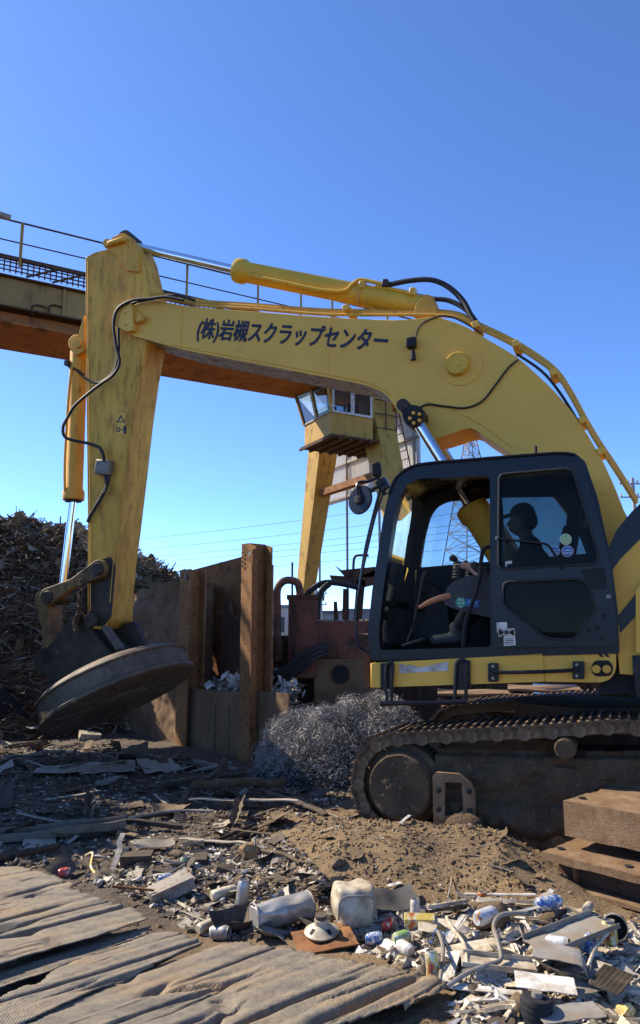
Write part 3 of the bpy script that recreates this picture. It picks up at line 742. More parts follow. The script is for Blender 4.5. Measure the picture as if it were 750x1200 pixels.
# ================================================================== heap of shredded scrap behind
def heap_h(x, y):
    # crest follows the outline seen against the sky
    crest = np.interp(x, [-30, -14, -9, -6.8, -5.6, -5.0, -4.2, -3.5, -2.8, -1.8, -.8], [2.9, 3.4, 3.65, 3.4, 3.6, 3.52, 3.3, 2.95, 2.5, 1.2, 0])
    y0 = 11.3 + max(0, x + 4.0) * .75
    t = (y - y0)
    f = sstep(0, 2.4, t) if t < 3.0 else 1 - sstep(3.2, 6.5, t)
    return crest * f
def build_heap():
    xs = np.arange(-16, .2, .22); ys = np.arange(11.0, 19, .22)
    nx, ny = len(xs), len(ys)
    def hz(x, y): return heap_h(x, y) + (.16 * nz(x * 1.3, y * 1.3) + .10 * nz(x * 3.3, y * 3.3)) * min(1, heap_h(x, y)) - .06
    vs = [(x, y, hz(x, y)) for y in ys for x in xs]
    fs = [(j * nx + i, j * nx + i + 1, (j + 1) * nx + i + 1, (j + 1) * nx + i) for j in range(ny - 1) for i in range(nx - 1)]
    me = bpy.data.meshes.new('heap_core'); me.from_pydata(vs, [], fs); me.materials.append(M['rust_dark']); me.shade_smooth()
    b = MB()
    rnd = random.Random(3)
    n = 0
    while n < 20000:
        x = rnd.uniform(-8.5, -.6) if rnd.random() < .85 else rnd.uniform(-16, -.6); y = rnd.uniform(11.2, 15.2)
        h = hz(x, y)
        if h < .05: continue
        n += 1
        l = rnd.choice((.10, .15, .25, .4, .5)) * rnd.uniform(.6, 1.6); w = rnd.uniform(.006, .03); t = rnd.uniform(.004, .012)
        if rnd.random() < .12: w = rnd.uniform(.06, .16); l = rnd.uniform(.15, .5)
        R = Matrix.Rotation(rnd.uniform(0, 2 * PI), 3, 'Z') @ Matrix.Rotation(rnd.gauss(0, .38), 3, 'Y') @ Matrix.Rotation(rnd.uniform(0, PI), 3, 'X')
        b.box((x, y, h + rnd.uniform(-.03, .10)), (l, w, t), R, mi=rnd.choice((0, 0, 0, 0, 1, 2, 3)))
    o = b.build('scrap_heap', ['wood_scrap', 'rust_dark', 'brown_scrap', 'pale_scrap'], None, smooth=0, recalc=False)
    kind(o, 'stuff'); tag(o, 'tall dark heap of shredded strips and rods behind the bay', 'scrap heap')
    c = link('heap_core', me, o); kind(c, 'stuff')
build_heap()
# second heap, added out of view on the left, shaped to shade the sorting area
def build_shade_heap():
    xs = np.arange(-13, -3.7, .25); ys = np.arange(5.5, 12.6, .25); nx, ny = len(xs), len(ys)
    def hz(x, y):
        h = np.interp(y, [5.5, 7.0, 7.8, 8.7, 9.4, 10.2, 12.5], [0, 2.9, 4.3, 3.9, 1.6, .2, 0]) * (sstep(-3.9, -6.4, x) if x > -6.4 else 1 - sstep(-9, -13, x))
        return h * (1 + .12 * nz(x, y, 5)) + .12 * nz(x * 3, y * 3, 6) * min(1, h) - .08
    vs = [(x, y, hz(x, y)) for y in ys for x in xs]
    fs = [(j * nx + i, j * nx + i + 1, (j + 1) * nx + i + 1, (j + 1) * nx + i) for j in range(ny - 1) for i in range(nx - 1)]
    me = bpy.data.meshes.new('heap_core'); me.from_pydata(vs, [], fs); me.materials.append(M['rust_dark']); me.shade_smooth()
    b = MB(); rnd = random.Random(31); n = 0
    while n < 2500:
        x = rnd.uniform(-12, -4); y = rnd.uniform(5.7, 12.2); h = hz(x, y)
        if h < .05: continue
        n += 1; R = Matrix.Rotation(rnd.uniform(0, 2 * PI), 3, 'Z') @ Matrix.Rotation(rnd.gauss(0, .4), 3, 'Y') @ Matrix.Rotation(rnd.uniform(0, PI), 3, 'X')
        b.box((x, y, h + rnd.uniform(-.03, .08)), (rnd.uniform(.15, .7), rnd.uniform(.02, .12), .012), R, mi=rnd.choice((0, 1, 2)))
    o = b.build('scrap_heap', ['wood_scrap', 'rust_dark', 'brown_scrap'], None, smooth=0, recalc=False)
    kind(o, 'stuff'); tag(o, 'unseen scrap heap added to shade the sorting area, beside the dark block', 'scrap heap'); kind(link('heap_core', me, o), 'stuff')
build_shade_heap()

# ================================================================== far things: pylon, lines, houses, pole, trees
def lattice_tower(name, px, ytop, Y, base_half, label):
    top = W(px, ytop, Y); root = empty(name, (top.x, Y, 0), .35)
    tag(root, label, 'pylon')
    H = top.z; lev = 15
    def half(z): return base_half * (1 - z / H) ** 1.0 * .92 + .55
    legs = [MB() for _ in range(4)]; br = MB(); t = .16
    cs = ((-1, -1), (1, -1), (1, 1), (-1, 1))
    zs = [H * (1 - (1 - i / lev) ** 1.35) for i in range(lev + 1)]
    for i in range(lev):
        z0, z1 = zs[i], zs[i + 1]; a, c = half(z0), half(z1)
        for k, (sx, sy) in enumerate(cs):
            legs[k].beam((sx * a, sy * a, z0), (sx * c, sy * c, z1), t * 1.3, t * 1.3)
            nx_, ny_ = cs[(k + 1) % 4]
            br.beam((sx * a, sy * a, z0), (nx_ * c, ny_ * c, z1), t * .7, t * .7)
            br.beam((nx_ * a, ny_ * a, z0), (sx * c, sy * c, z1), t * .7, t * .7)
            br.beam((sx * c, sy * c, z1), (nx_ * c, ny_ * c, z1), t * .7, t * .7)
    for l in legs: l.build('leg', 'lattice', root, smooth=0)
    br.build('bracing', 'lattice', root, smooth=0)
    for f in (.68, .8, .92):
        b = MB(); z = H * f; s = 4.6 - 2 * (f - .68) * 4
        for q in (-1, 1):
            b.beam((0, q * half(z), z), (0, q * s, z), t, t); b.beam((0, q * half(z), z + 1.3), (0, q * s, z), t * .8, t * .8)
            for j in (1, 2):
                b.beam((0, q * s * j / 3, z), (0, q * s * (j + .6) / 3, z + 1.3 * (1 - (j + .6) / 3)), t * .6, t * .6)
        b.build('cross_arm', 'lattice', root, smooth=0)
    return root
lattice_tower('power_pylon', 551, 505, 150, 7.0, 'grey lattice power pylon seen through the cab window opening')
for i, (p0, p1) in enumerate((((-50, 662, 330), (560, 612, 150)), ((-50, 655, 330), (560, 598, 150)), ((-50, 646, 330), (560, 580, 150)), ((-50, 672, 330), (560, 628, 150)), ((-50, 667, 330), (560, 620, 150)), ((-50, 680, 330), (560, 640, 150)))):
    a = W(*p0); c = W(*p1); b = MB(); path = []
    for j in range(21):
        f = j / 20; q = a.lerp(c, f); q.z -= 10 * f * (1 - f); path.append(tuple(q - a))
    b.tube(path, .045, 4)
    o = b.build('power_line', 'wire', smooth=0); o.location = a
    tag(o, 'thin power line sagging across the sky towards the pylon', 'power line', 'overhead power lines')
def house(px0, px1, ytop, Y, dep, label, m='building', floors=1, roofh=0, nw=4):
    a = W(px0, ytop, Y); c = W(px1, ytop, Y); H = a.z; w = c.x - a.x
    r = empty('far_building', ((a.x + c.x) / 2, Y + dep / 2, 0)); tag(r, label, 'building')
    b = MB(); b.box((0, 0, H / 2), (w, dep, H)); b.build('wall', m, r)
    b = MB()
    if roofh: b.prism([[(-w / 2 - .3, H), (w / 2 + .3, H), (0, H + roofh)]], lambda q: (q[0], -dep / 2 - .3, q[1] + .003), lambda q: (q[0], dep / 2 + .3, q[1] + .003))
    else: b.box((0, 0, H + .15), (w + .4, dep + .4, .3))
    b.build('roof', 'building_roof', r)
    for fl in range(floors):
        for i in range(nw):
            b = MB(); b.box((-w / 2 + w * (i + .5) / nw, -dep / 2 - .03, H * (fl + .55) / floors), (w / nw * .5, .06, H / floors * .4)); b.build('window', 'window', r)
house(366, 378, 700, 70, 8, 'narrow pale block between crane leg and machinery far off', floors=2, nw=1)
house(376, 402, 719, 78, 8, 'low flat cream shed far beyond the machinery', nw=3)
house(403, 436, 716, 95, 10, 'long grey far shed beside the excavator cab pillar', 'building_roof', nw=4)
house(316, 336, 712, 85, 10, 'pale far shed just right of the tall steel post', nw=2)
house(480, 640, 722, 110, 12, 'wide far warehouse behind the excavator cab', nw=6)
house(60, 210, 718, 120, 14, 'wide far warehouse behind the scrap heap', nw=6)
def upole(px, ytop, Y, label):
    t = W(px, ytop, Y); r = empty('utility_pole', (t.x, Y, 0)); tag(r, label, 'utility pole')
    b = MB(); b.tube([(0, 0, 0), (0, 0, t.z)], [.17, .11], 10); b.build('pole', 'lattice', r)
    for k in (.4, 1.3):
        b = MB(); b.beam((-.9, 0, t.z - k), (.9, 0, t.z - k), .08, .08); ca = b.build('crossarm', 'lattice', r)
        for x in (-.8, -.3, .3, .8):
            b = MB(); b.lathe([(.03, 0), (.07, .05), (.04, .1), (.07, .15), (.03, .22)], (x, 0, t.z - k + .04), (0, 0, 1), 8); b.build('insulator', 'white', ca)
upole(741, 560, 48, 'concrete utility pole with insulators peeping past the boom pipes')
upole(370.5, 690, 62, 'utility pole standing between tank pipe and crane leg')
# parapet of old steel beams far behind the shear
for i, px in enumerate((357, 380, 404, 428)):
    b = MB(); a = W(px - 11, 728, 15.5); b.box((.45, 0, .5), (.42, .4, 1.0)); b.box((.45, -.02, 1.04), (.5, .5, .07))
    o = b.build('bin_block', 'rust', bevel=.01); o.location = (a.x, 15.5, W(px, 728, 15.5).z - 1.07 - .02); o.scale = (1, 1, 1)
    o.location.z = ground(a.x, 15.5) - .02
    o.scale.z = W(px, 726, 15.5).z / 1.08
    tag(o, 'rusty steel bin standing in the row behind the baling machine', 'bin', 'row of rusty bins')

# ================================================================== excavator
TH = math.radians(158)
EF = Vector((math.cos(TH), math.sin(TH), 0)); EL = Vector((-math.sin(TH), math.cos(TH), 0))
_c = W(437, 775, 6.05); _c.z = 0
EO = _c - EF * 1.55 - EL * 1.25
EO.z = 0
exc = empty('excavator', EO, TH)
tag(exc, 'yellow crawler excavator with dark cab and round lifting magnet on its arm', 'excavator')
def X(px, py, yl):
    q = plane_hit(px, py, EO + EL * yl, EL)
    d = q - EO
    return (d.dot(EF), q.z)
def X3(px, py, yl):
    a = X(px, py, yl); return Vector((a[0], yl, a[1]))
def XL(pts, yl): return [X(p[0], p[1], yl) for p in pts]

# ---- boom -------------------------------------------------------------
BW = .235
boom_px = [(146, 374), (150, 362), (160, 356), (178, 350), (215, 358), (300, 365), (375, 371), (465, 375), (505, 371), (525, 375), (548, 384), (575, 400), (605, 418), (627, 437), (650, 459), (675, 489), (696, 522), (712, 552), (728, 590), (745, 640), (752, 680), (744, 704), (722, 710), (704, 700), (692, 664), (676, 622), (652, 584), (622, 551), (595, 530), (568, 512), (552, 502), (530, 508), (508, 514), (492, 510), (478, 498), (466, 482), (455, 466), (444, 458), (425, 451), (375, 441), (275, 422), (215, 410), (172, 398), (154, 392)]
bpoly = [tuple(p) for p in spline([Vector((p[0], p[1], 0)) for p in XL(boom_px, BW)], 3, True)]
bpoly = [(p[0], p[1]) for p in bpoly]
b = MB(); b.side([bpoly], -BW, BW, 0, 0)
# the scraped underside gets its own material
cen = len(bpoly)
boom = b.build('boom', ['yellow', 'underside'], exc, smooth=30, bevel=.012)
for p in boom.data.polygons:
    n = p.normal; c = p.center
    if abs(n.y) < .3 and n.z < -.75 and c.x > 1.4: p.material_index = 1
# edge weld flanges: thin raised strips along lower and upper edge of the side plates
def strip(px, inset, w, name, m='yellow', y=BW, th=.006, parent=boom):
    q = [Vector((a[0], y + th / 2, a[1])) for a in XL(px, y)]
    q = spline(q, 4)
    b = MB()
    b.tube([(v.x, v.y, v.z) for v in q], w, 6)
    return b.build(name, m, parent)
strip([(200, 404), (275, 418), (375, 437), (425, 447), (444, 454), (458, 463)], 0, .006, 'weld_seam')
strip([(500, 470), (530, 480), (565, 498), (600, 524)], 0, .006, 'weld_seam')
# plate joints
for (a, c) in (((214, 358), (212, 409)), ((388, 372), (384, 442))):
    b = MB(); p = X3(a[0], a[1], BW + .001); q = X3(c[0], c[1], BW + .001); b.beam(p, q, .006, .008, up=(0, 1, 0)); b.build('plate_joint', 'yellow', boom)
# bosses
def boss(px, py, y, r, h, name, m, parent, r2=None, n=28):
    b = MB(); c = X3(px, py, y)
    b.lathe([(r, 0), (r, h * .75), ((r2 or r * .9), h), (.001, h)], c, (0, 1, 0), n)
    return b.build(name, m, parent)
boss(541, 428, BW - .005, .205, .016, 'pivot_pad', 'yellow', boom)
k_ = boss(537, 428, BW, .115, .075, 'pin_cap', 'yellow_bright', boom)
boss(537, 428, BW + .07, .012, .018, 'grease_nipple', 'yellow_dirty', boom, n=10)
boss(160, 373, BW, .085, .03, 'tip_pin_plate', 'yellow_dirty', boom)
boss(166, 374, BW + .03, .055, .05, 'tip_pin', 'yellow_dirty', boom, n=6)
b = MB(); b.side([fillet(XL([(138, 360), (158, 357), (161, 389), (153, 391), (139, 384)], BW), .02)], BW + .002, BW + .07); b.build('hose_bracket', 'yellow', boom, bevel=.006)
for q in ((147, 367), (147, 381), (157, 383)):
    boss(q[0], q[1], BW + .07, .016, .012, 'bolt', 'yellow_dirty', boom, n=6)
# boom lettering
def text_mesh(body, p0, p1, up, name, m, parent, weight=0.0, extrude=.001, height=None):
    cu = bpy.data.curves.new(name, 'FONT'); cu.body = body; cu.size = 1;  cu.extrude = 0
    cu.resolution_u = 3
    o = bpy.data.objects.new(name, cu); COL.objects.link(o)
    bpy.context.view_layer.update()
    me = bpy.data.meshes.new_from_object(o.evaluated_get(bpy.context.evaluated_depsgraph_get()))
    bpy.data.objects.remove(o); bpy.data.curves.remove(cu)
    co = np.empty(len(me.vertices) * 3); me.vertices.foreach_get('co', co); co = co.reshape(-1, 3)
    x0, x1 = co[:, 0].min(), co[:, 0].max(); y0, y1 = co[:, 1].min(), co[:, 1].max()
    p0 = Vector(p0); p1 = Vector(p1); ex = (p1 - p0); L_ = ex.length; ex.normalize()
    up = Vector(up); up = (up - ex * up.dot(ex)).normalized(); nn = ex.cross(up)
    sx = L_ / (x1 - x0); sy = sx if height is None else height / (y1 - y0)
    for i, v in enumerate(me.vertices):
        v.co = p0 + ex * ((co[i, 0] - x0) * sx) + up * ((co[i, 1] - y0) * sy) + nn * extrude
    me.materials.clear(); me.materials.append(M[m])
    if weight:      # bolder strokes: the same glyphs doubled with tiny shifts, each on its own plane
        b = MB(); base = [v.co.copy() for v in me.vertices]; polys = [tuple(q.vertices) for q in me.polygons]
        for k, (dx, dy) in enumerate(((0, 0), (1, 0), (-1, 0), (0, 1), (0, -1), (.7, .7), (-.7, -.7), (.7, -.7), (-.7, .7))):
            b.add([v + ex * dx * weight + up * dy * weight + nn * (.0004 * k) for v in base], polys)
        me = b.mesh(name, m, 0, recalc=False)
    return link(name, me, parent)
text_mesh('(株)岩槻スクラップセンター', X3(229, 400, BW), X3(451, 417, BW), (0, 0, 1), 'lettering', 'navy', boom, weight=.006, extrude=.003, height=.27)
b = MB(); c = X3(482, 402, BW + .05); b.box(c, (.09, .09, .10)); lamp = b.build('boom_lamp', 'black_matte', boom, bevel=.012)
b = MB(); c = X3(484, 416, BW + .05); b.cyl(c + Vector((0, 0, .05)), c - Vector((0, 0, .05)), .018, 10, r1=.03); b.build('lamp_mount', 'black_matte', boom)
def cable(pts, y, r, name, parent, m='rubber', n=8, div=6):
    q = [X3(p[0], p[1], (p[2] if len(p) > 2 else y)) for p in pts]
    b = MB(); b.tube(spline(q, div), r, n); return b.build(name, m, parent)
cable([(607, 421), (595, 432), (580, 452), (565, 470), (545, 478), (520, 476), (500, 474), (488, 481)], BW + .015, .010, 'lamp_cable', boom)
cable([(486, 400), (490, 385), (500, 376), (520, 370), (540, 376), (565, 391)], BW + .015, .008, 'lamp_cable', boom)
# steel pipes along the boom's back, with clamps
for k, (yy, dz) in enumerate(((.20, 0), (.12, -3), (.02, -5))):
    cable([(176, 349 + dz), (205, 352 + dz), (240, 358 + dz), (300, 362 + dz), (375, 368 + dz), (440, 369 + dz), (500, 369 + dz), (535, 372 + dz), (560, 384 + dz), (590, 398 + dz), (620, 415 + dz), (650, 437 + dz), (668, 462 + dz), (686, 495 + dz), (702, 522 + dz), (722, 552 + dz), (746, 590 + dz)], yy, .019, 'hydraulic_pipe', boom, 'yellow_dirty')
for q in ((410, 366), (560, 386), (606, 408), (650, 441), (684, 496), (705, 532)):
    b = MB(); b.box(X3(q[0], q[1], .12), (.07, .28, .06), Matrix.Rotation(.3, 3, 'Y')); b.build('pipe_clamp', 'yellow', boom, bevel=.006)
cable([(606, 415), (640, 440), (672, 485), (700, 540), (735, 610)], .215, .013, 'sensor_cable', boom)
# arm hoses looping from boom tip to stick
cable([(215, 352), (195, 348), (175, 350), (155, 352), (138, 362), (133, 380), (136, 405), (140, 425), (132, 440), (118, 450), (105, 460), (88, 475), (80, 488), (74, 500), (76, 512), (90, 517), (105, 520), (118, 526), (122, 540)], .33, .018, 'magnet_cable', boom, div=5)
cable([(228, 352), (205, 346), (180, 350), (160, 354), (145, 362), (139, 380), (139, 410), (134, 434), (120, 447), (110, 448), (98, 442)], .29, .016, 'hose', boom, div=5)
# ---- arm (stick) cylinder --------------------------------------------------
def cylinder(name, rod0, head, foot, y, rr, rb, m='yellow_bright', foot_r=None):
    a = X3(*rod0, y); h = X3(*head, y); f = X3(*foot, y); d = (f - h).normalized()
    b = MB()
    b.lathe([(rb * 1.18, 0), (rb * 1.22, .02), (rb * 1.22, .10), (rb * 1.05, .13), (rb, .14), (rb, (f - h).length - .10), (rb * .85, (f - h).length - .03), (rb * .5, (f - h).length)], h, d, 26)
    o = b.build(name, m, exc)
    b = MB(); b.cyl(a, h + d * .05, rr, 20); b.build('piston_rod', 'chrome', o)
    b = MB(); b.lathe([(rr * 1.1, -.03), (rb * .95, -.02), (rb * .95, .01), (rr, .01)], h, d, 20); b.build('gland', 'grease', o)
    for e, r_ in ((a, rr * 1.9), (f, rb * .95)):
        b = MB(); b.lathe([(r_, -.09), (r_, .09)], e, (0, 1, 0), 20); eo = b.build('eye', 'yellow_dirty' if e is f else 'grease', o, bevel=.008)
    return o
ac = cylinder('arm_cylinder', (150, 287), (278, 317), (500, 361), 0.0, .050, .115)
cable([(292, 322, .11), (330, 330, .12), (372, 339, .13), (402, 341, .13), (413, 333, .12), (422, 328, .10), (440, 331, .10), (452, 334, .10)], .11, .022, 'oil_pipe', ac, 'yellow_bright')
cable([(440, 336, .08), (465, 340, .09), (483, 344, .09)], .1, .02, 'oil_pipe', ac, 'yellow_bright')
for q in ((425, 335), (484, 343), (452, 333)):
    b = MB(); b.box(X3(q[0], q[1], .09), (.06, .09, .08), Matrix.Rotation(-.2, 3, 'Y')); b.build('pipe_block', 'yellow_bright' if q[0] != 452 else 'grease', ac, bevel=.008)
b = MB(); c0 = X3(426, 352, 0); d_ = (X3(500, 361, 0) - X3(278, 317, 0)).normalized(); b.lathe([(.122, -.02), (.122, .02)], X3(425, 347, 0), d_, 26); b.build('band', 'yellow_dirty', ac)
b = MB(); b.side([fillet(XL([(484, 372), (488, 356), (496, 348), (507, 352), (514, 372)], .14), .03)], .10, .15); b.side([fillet(XL([(484, 372), (488, 356), (496, 348), (507, 352), (514, 372)], .14), .03)], -.15, -.10); b.build('cylinder_bracket', 'yellow_dirty', boom, bevel=.006)
cable([(455, 334, .08), (480, 329, .08), (505, 328, .08), (525, 336, .08), (542, 352, .10), (552, 370, .12), (562, 386, .14)], .1, .028, 'hose', boom)
cable([(486, 346, .0), (505, 350, .0), (525, 352, .02), (545, 362, .05), (560, 380, .08)], .05, .026, 'hose', boom)
# ---- boom cylinders ------------------------------------------------------
for y in (BW + .14, -BW - .14):
    bc = cylinder('boom_cylinder', (487, 490), (552, 594), (640, 735), y, .055, .125, 'yellow_dirty') if y > 0 else None
    if y < 0:
        # same pins, seen deeper in the scene: use the near cylinder's side view
        pa, ph, pf = X(487, 490, BW + .14), X(552, 594, BW + .14), X(640, 735, BW + .14)
        a, h, f = (Vector((q[0], y, q[1])) for q in (pa, ph, pf)); d = (f - h).normalized(); Lh = (f - h).length
        b = MB(); b.lathe([(.148, 0), (.152, .02), (.152, .10), (.13, .13), (.125, .14), (.125, Lh - .1), (.06, Lh)], h, d, 24); bc = b.build('boom_cylinder', 'yellow_dirty', exc)
        b = MB(); b.cyl(a, h + d * .05, .055, 18); b.build('piston_rod', 'chrome', bc)
b = MB(); pp = X3(487, 490, 0); b.cyl((pp.x, -BW - .25, pp.z), (pp.x, BW + .25, pp.z), .06, 20); b.build('cylinder_pin', 'grease', boom)
boss(487, 490, BW + .10, .098, .15, 'cylinder_pin_cap', 'black_matte', boom)
for k in range(5):
    c = X(487, 490, BW + .25); an = k * 2 * PI / 5
    b = MB(); b.lathe([(.017, 0), (.017, .015), (.001, .018)], (c[0] + (.05 * math.cos(an)), BW + .252, c[1] + .05 * math.sin(an)), (0, 1, 0), 8); b.build('bolt', 'yellow_dirty', boom)
# ---- stick ----------------------------------------------------------------
SW_ = .19
st_px = [(100, 302), (110, 296), (126, 292), (134, 280), (146, 275), (157, 281), (163, 296), (172, 335), (180, 370), (172, 400), (164, 440), (157, 490), (150, 550), (142, 615), (136, 660), (132, 700), (131, 726), (120, 738), (106, 736), (103, 724), (103, 620), (101, 440)]
b = MB(); b.side([fillet(XL(st_px, SW_), .03, 2)], -SW_, SW_)
stick = b.build('stick', 'stick_paint', exc, smooth=30, bevel=.012)
for sp_ in ([(103, 306), (104, 440), (106, 620), (106, 716)], [(176, 372), (169, 400), (161, 440), (154, 490), (147, 550), (139, 615), (133, 660), (129, 706)]):
    q = spline([X3(px, py, SW_ + .002) for px, py in sp_], 3); b = MB(); b.tube(q, .007, 6); b.build('weld_seam', 'yellow_dirty', stick)
b = MB()
lug = XL([(126, 292), (133, 280), (146, 274), (158, 281), (163, 296), (165, 320), (150, 318), (138, 300)], SW_)
b.side([fillet(lug, .04)], SW_ - .02, SW_ + .035); b.build('lug_plate', 'yellow_dirty', stick, bevel=.008)
boss(128, 287, SW_ + .01, .055, .06, 'arm_pin', 'yellow_dirty', stick)
b = MB(); b.beam(X3(128, 287, SW_ + .05), X3(148, 281, SW_ + .05), .06, .10, up=(0, 1, 0)); b.build('pin_keeper', 'yellow_dirty', stick, bevel=.02)
b = MB(); p0 = X3(152, 285, 0); b.lathe([(.11, -.12), (.11, .12)], p0, (0, 1, 0), 22); b.build('cylinder_eye', 'grease', stick)
# bracket for the bucket cylinder, left edge
b = MB(); b.side([fillet(XL([(101, 370), (101, 412), (92, 417), (85, 412), (87, 402), (94, 394)], .12), .02)], .10, .16); b.side([fillet(XL([(101, 370), (101, 412), (92, 417), (85, 412), (87, 402), (94, 394)], .12), .02)], -.16, -.10)
b.build('cylinder_bracket', 'yellow_dirty', stick, bevel=.008)
boss(93, 404, .16, .05, .04, 'bracket_pin', 'yellow_dirty', stick)
# warning label
b = MB(); c = X3(142, 497, SW_ + .003); b.box(c, (.10, .003, .26)); b.build('warning_label', 'yellow', stick)
b = MB()
tri = XL([(142, 486), (147, 495), (137, 495)], SW_); tin = XL([(142, 488.5), (145, 494), (139, 494)], SW_)
b.side([tri, tin], SW_ + .005, SW_ + .007); b.build('warning_triangle', 'navy', stick)
b = MB(); b.side([XL([(137, 501), (141, 501), (141, 506), (137, 506)], SW_), XL([(138, 502), (140, 502), (140, 505), (138, 505)], SW_)], SW_ + .005, SW_ + .007)
b.side([XL([(145, 500), (148, 499), (148, 508), (145, 508)], SW_)], SW_ + .005, SW_ + .007); b.side([XL([(141.4, 503), (144.6, 503), (144.6, 503.8), (141.4, 503.8)], SW_)], SW_ + .005, SW_ + .007); b.build('warning_symbol', 'navy', stick)
b = MB(); c = X3(122, 548, SW_ + .055); b.box(c, (.19, .10, .17), Matrix.Rotation(-.15, 3, 'Y')); jb = b.build('junction_box', 'galv', stick, bevel=.012)
cable([(127, 557), (126, 566), (120, 580), (112, 594), (106, 604), (103, 612)], SW_ + .05, .022, 'magnet_lead', stick)
cable([(123, 557), (125, 570), (122, 578)], SW_ + .07, .015, 'magnet_lead', stick)
cable([(122, 540), (121, 533), (118, 528)], SW_ + .07, .018, 'magnet_lead', stick)
b = MB()
for k, (a, c) in enumerate((((118, 404), (112, 416)), ((128, 400), (134, 414)))):
    pass
# bucket cylinder on the front of the stick
bk = cylinder('bucket_cylinder', (72, 700), (86, 586), (93, 404), 0.0, .046, .105, 'yellow_dirty')
cable([(84, 430, .12), (80, 470, .12), (76, 540, .12), (76, 575, .12)], .12, .016, 'oil_pipe', bk, 'yellow_dirty')
b = MB(); b.tube(spline([X3(78, 423, .1), X3(82, 430, .1), X3(90, 434, .08), X3(98, 440, .05)], 5), .022, 8); b.box(X3(80, 426, .1), (.06, .08, .06)); b.build('hose_fitting', 'grease', bk)
# linkage
def link_bar(a, c, y0, y1, w, name, m, ra=None):
    p = Vector(X(*a, (y0 + y1) / 2)); q = Vector(X(*c, (y0 + y1) / 2)); d = (q - p).normalized(); n = Vector((-d.y, d.x))
    ra = ra or w
    pts = []
    for k in range(9):
        t = PI / 2 + PI * k / 8; pts.append(p + (d * math.cos(t) + n * math.sin(t)) * ra)
    mid = (p + q) / 2
    pts.append(mid - n * w * .62)
    for k in range(9):
        t = -PI / 2 + PI * k / 8; pts.append(q + (d * math.cos(t) + n * math.sin(t)) * ra)
    pts.append(mid + n * w * .62)
    b = MB(); b.side([[tuple(v) for v in pts]], y0, y1)
    return b.build(name, m, exc, bevel=.01)
lk = link_bar((57, 700), (117, 667), SW_ + .02, SW_ + .10, .085, 'idler_link', 'yellow_greasy', .105)
link_bar((57, 700), (117, 667), -SW_ - .10, -SW_ - .02, .085, 'idler_link', 'yellow_greasy', .105)
boss(57, 700, SW_ + .09, .075, .04, 'link_pin', 'grease', lk); boss(116, 667, SW_ + .09, .07, .05, 'link_pin', 'grease', lk)
lk2 = link_bar((57, 702), (66, 768), -.12, .12, .08, 'bucket_link', 'yellow_greasy', .10)
boss(66, 770, .12, .085, .14, 'link_pin', 'grease', lk2)
b = MB(); pz = X3(108, 727, 0); b.cyl((pz.x, -SW_ - .13, pz.z), (pz.x, SW_ + .13, pz.z), .06, 20); b.build('stick_pin', 'grease', stick)
boss(108, 727, SW_ + .10, .075, .05, 'stick_pin_cap', 'grease', stick)
# grease-blackened foot of the stick
b = MB(); b.side([fillet(XL([(104, 662), (130, 652), (136, 664), (131, 722), (122, 734), (107, 733), (104, 724)], SW_), .03)], SW_ + .001, SW_ + .006); b.build('grease_coat', 'grease', stick)
# short chain hanging along the link
b = MB()
cp_ = [X3(96, 680, SW_ + .14), X3(94, 700, SW_ + .14), X3(93, 716, SW_ + .15), X3(88, 730, SW_ + .16), X3(90, 741, SW_ + .18)]
cp_ = spline(cp_, 3)
for i in range(len(cp_) - 1):
    a, c = cp_[i], cp_[i + 1]; m_ = (a + c) / 2; d = (c - a).normalized(); s = Vector((0, 1, 0)) if i % 2 else d.cross(Vector((0, 1, 0))).normalized()
    loop = [m_ + d * (.045 * math.cos(t)) + s * (.026 * math.sin(t)) for t in np.linspace(0, 2 * PI, 11)]
    b.tube(loop, .010, 6, caps=False)
b.build('chain', 'rust_dark', exc)
# ---- lifting magnet -----------------------------------------------------------
mc = X3(136, 806, 0); mtilt = math.radians(27)
MR = Matrix.Rotation(mtilt, 3, 'Y')      # top leans forward (+x)
mu = MR @ Vector((0, 0, 1))
RM = .87
b = MB()
b.lathe([(.02, .25), (.62, .22), (.77, .17), (.83, .13), (.835, .12), (RM, .105), (RM, .095), (RM - .025, .08), (RM - .02, -.085), (RM + .018, -.105), (RM + .018, -.135), (RM - .01, -.15), (.80, -.15)], mc, mu, 64)
mag = b.build('lifting_magnet', 'magnet', exc, smooth=40)
b = MB(); b.lathe([(.80, -.149), (.79, -.135), (.60, -.12), (.36, -.12), (.34, -.15), (.30, -.17), (.02, -.175)], mc, mu, 48); b.build('magnet_face', 'magnet_face', mag)
ax_ = MR @ Vector((1, 0, 0)); ay_ = Vector((0, 1, 0))
for k in range(12):
    t = 2 * PI * k / 12 + .1; d = ax_ * math.cos(t) + ay_ * math.sin(t)
    b = MB(); b.beam(mc + d * .34 - mu * .138, mc + d * .78 - mu * .142, .022, .04, up=mu); b.build('face_rib', 'magnet_face', mag)
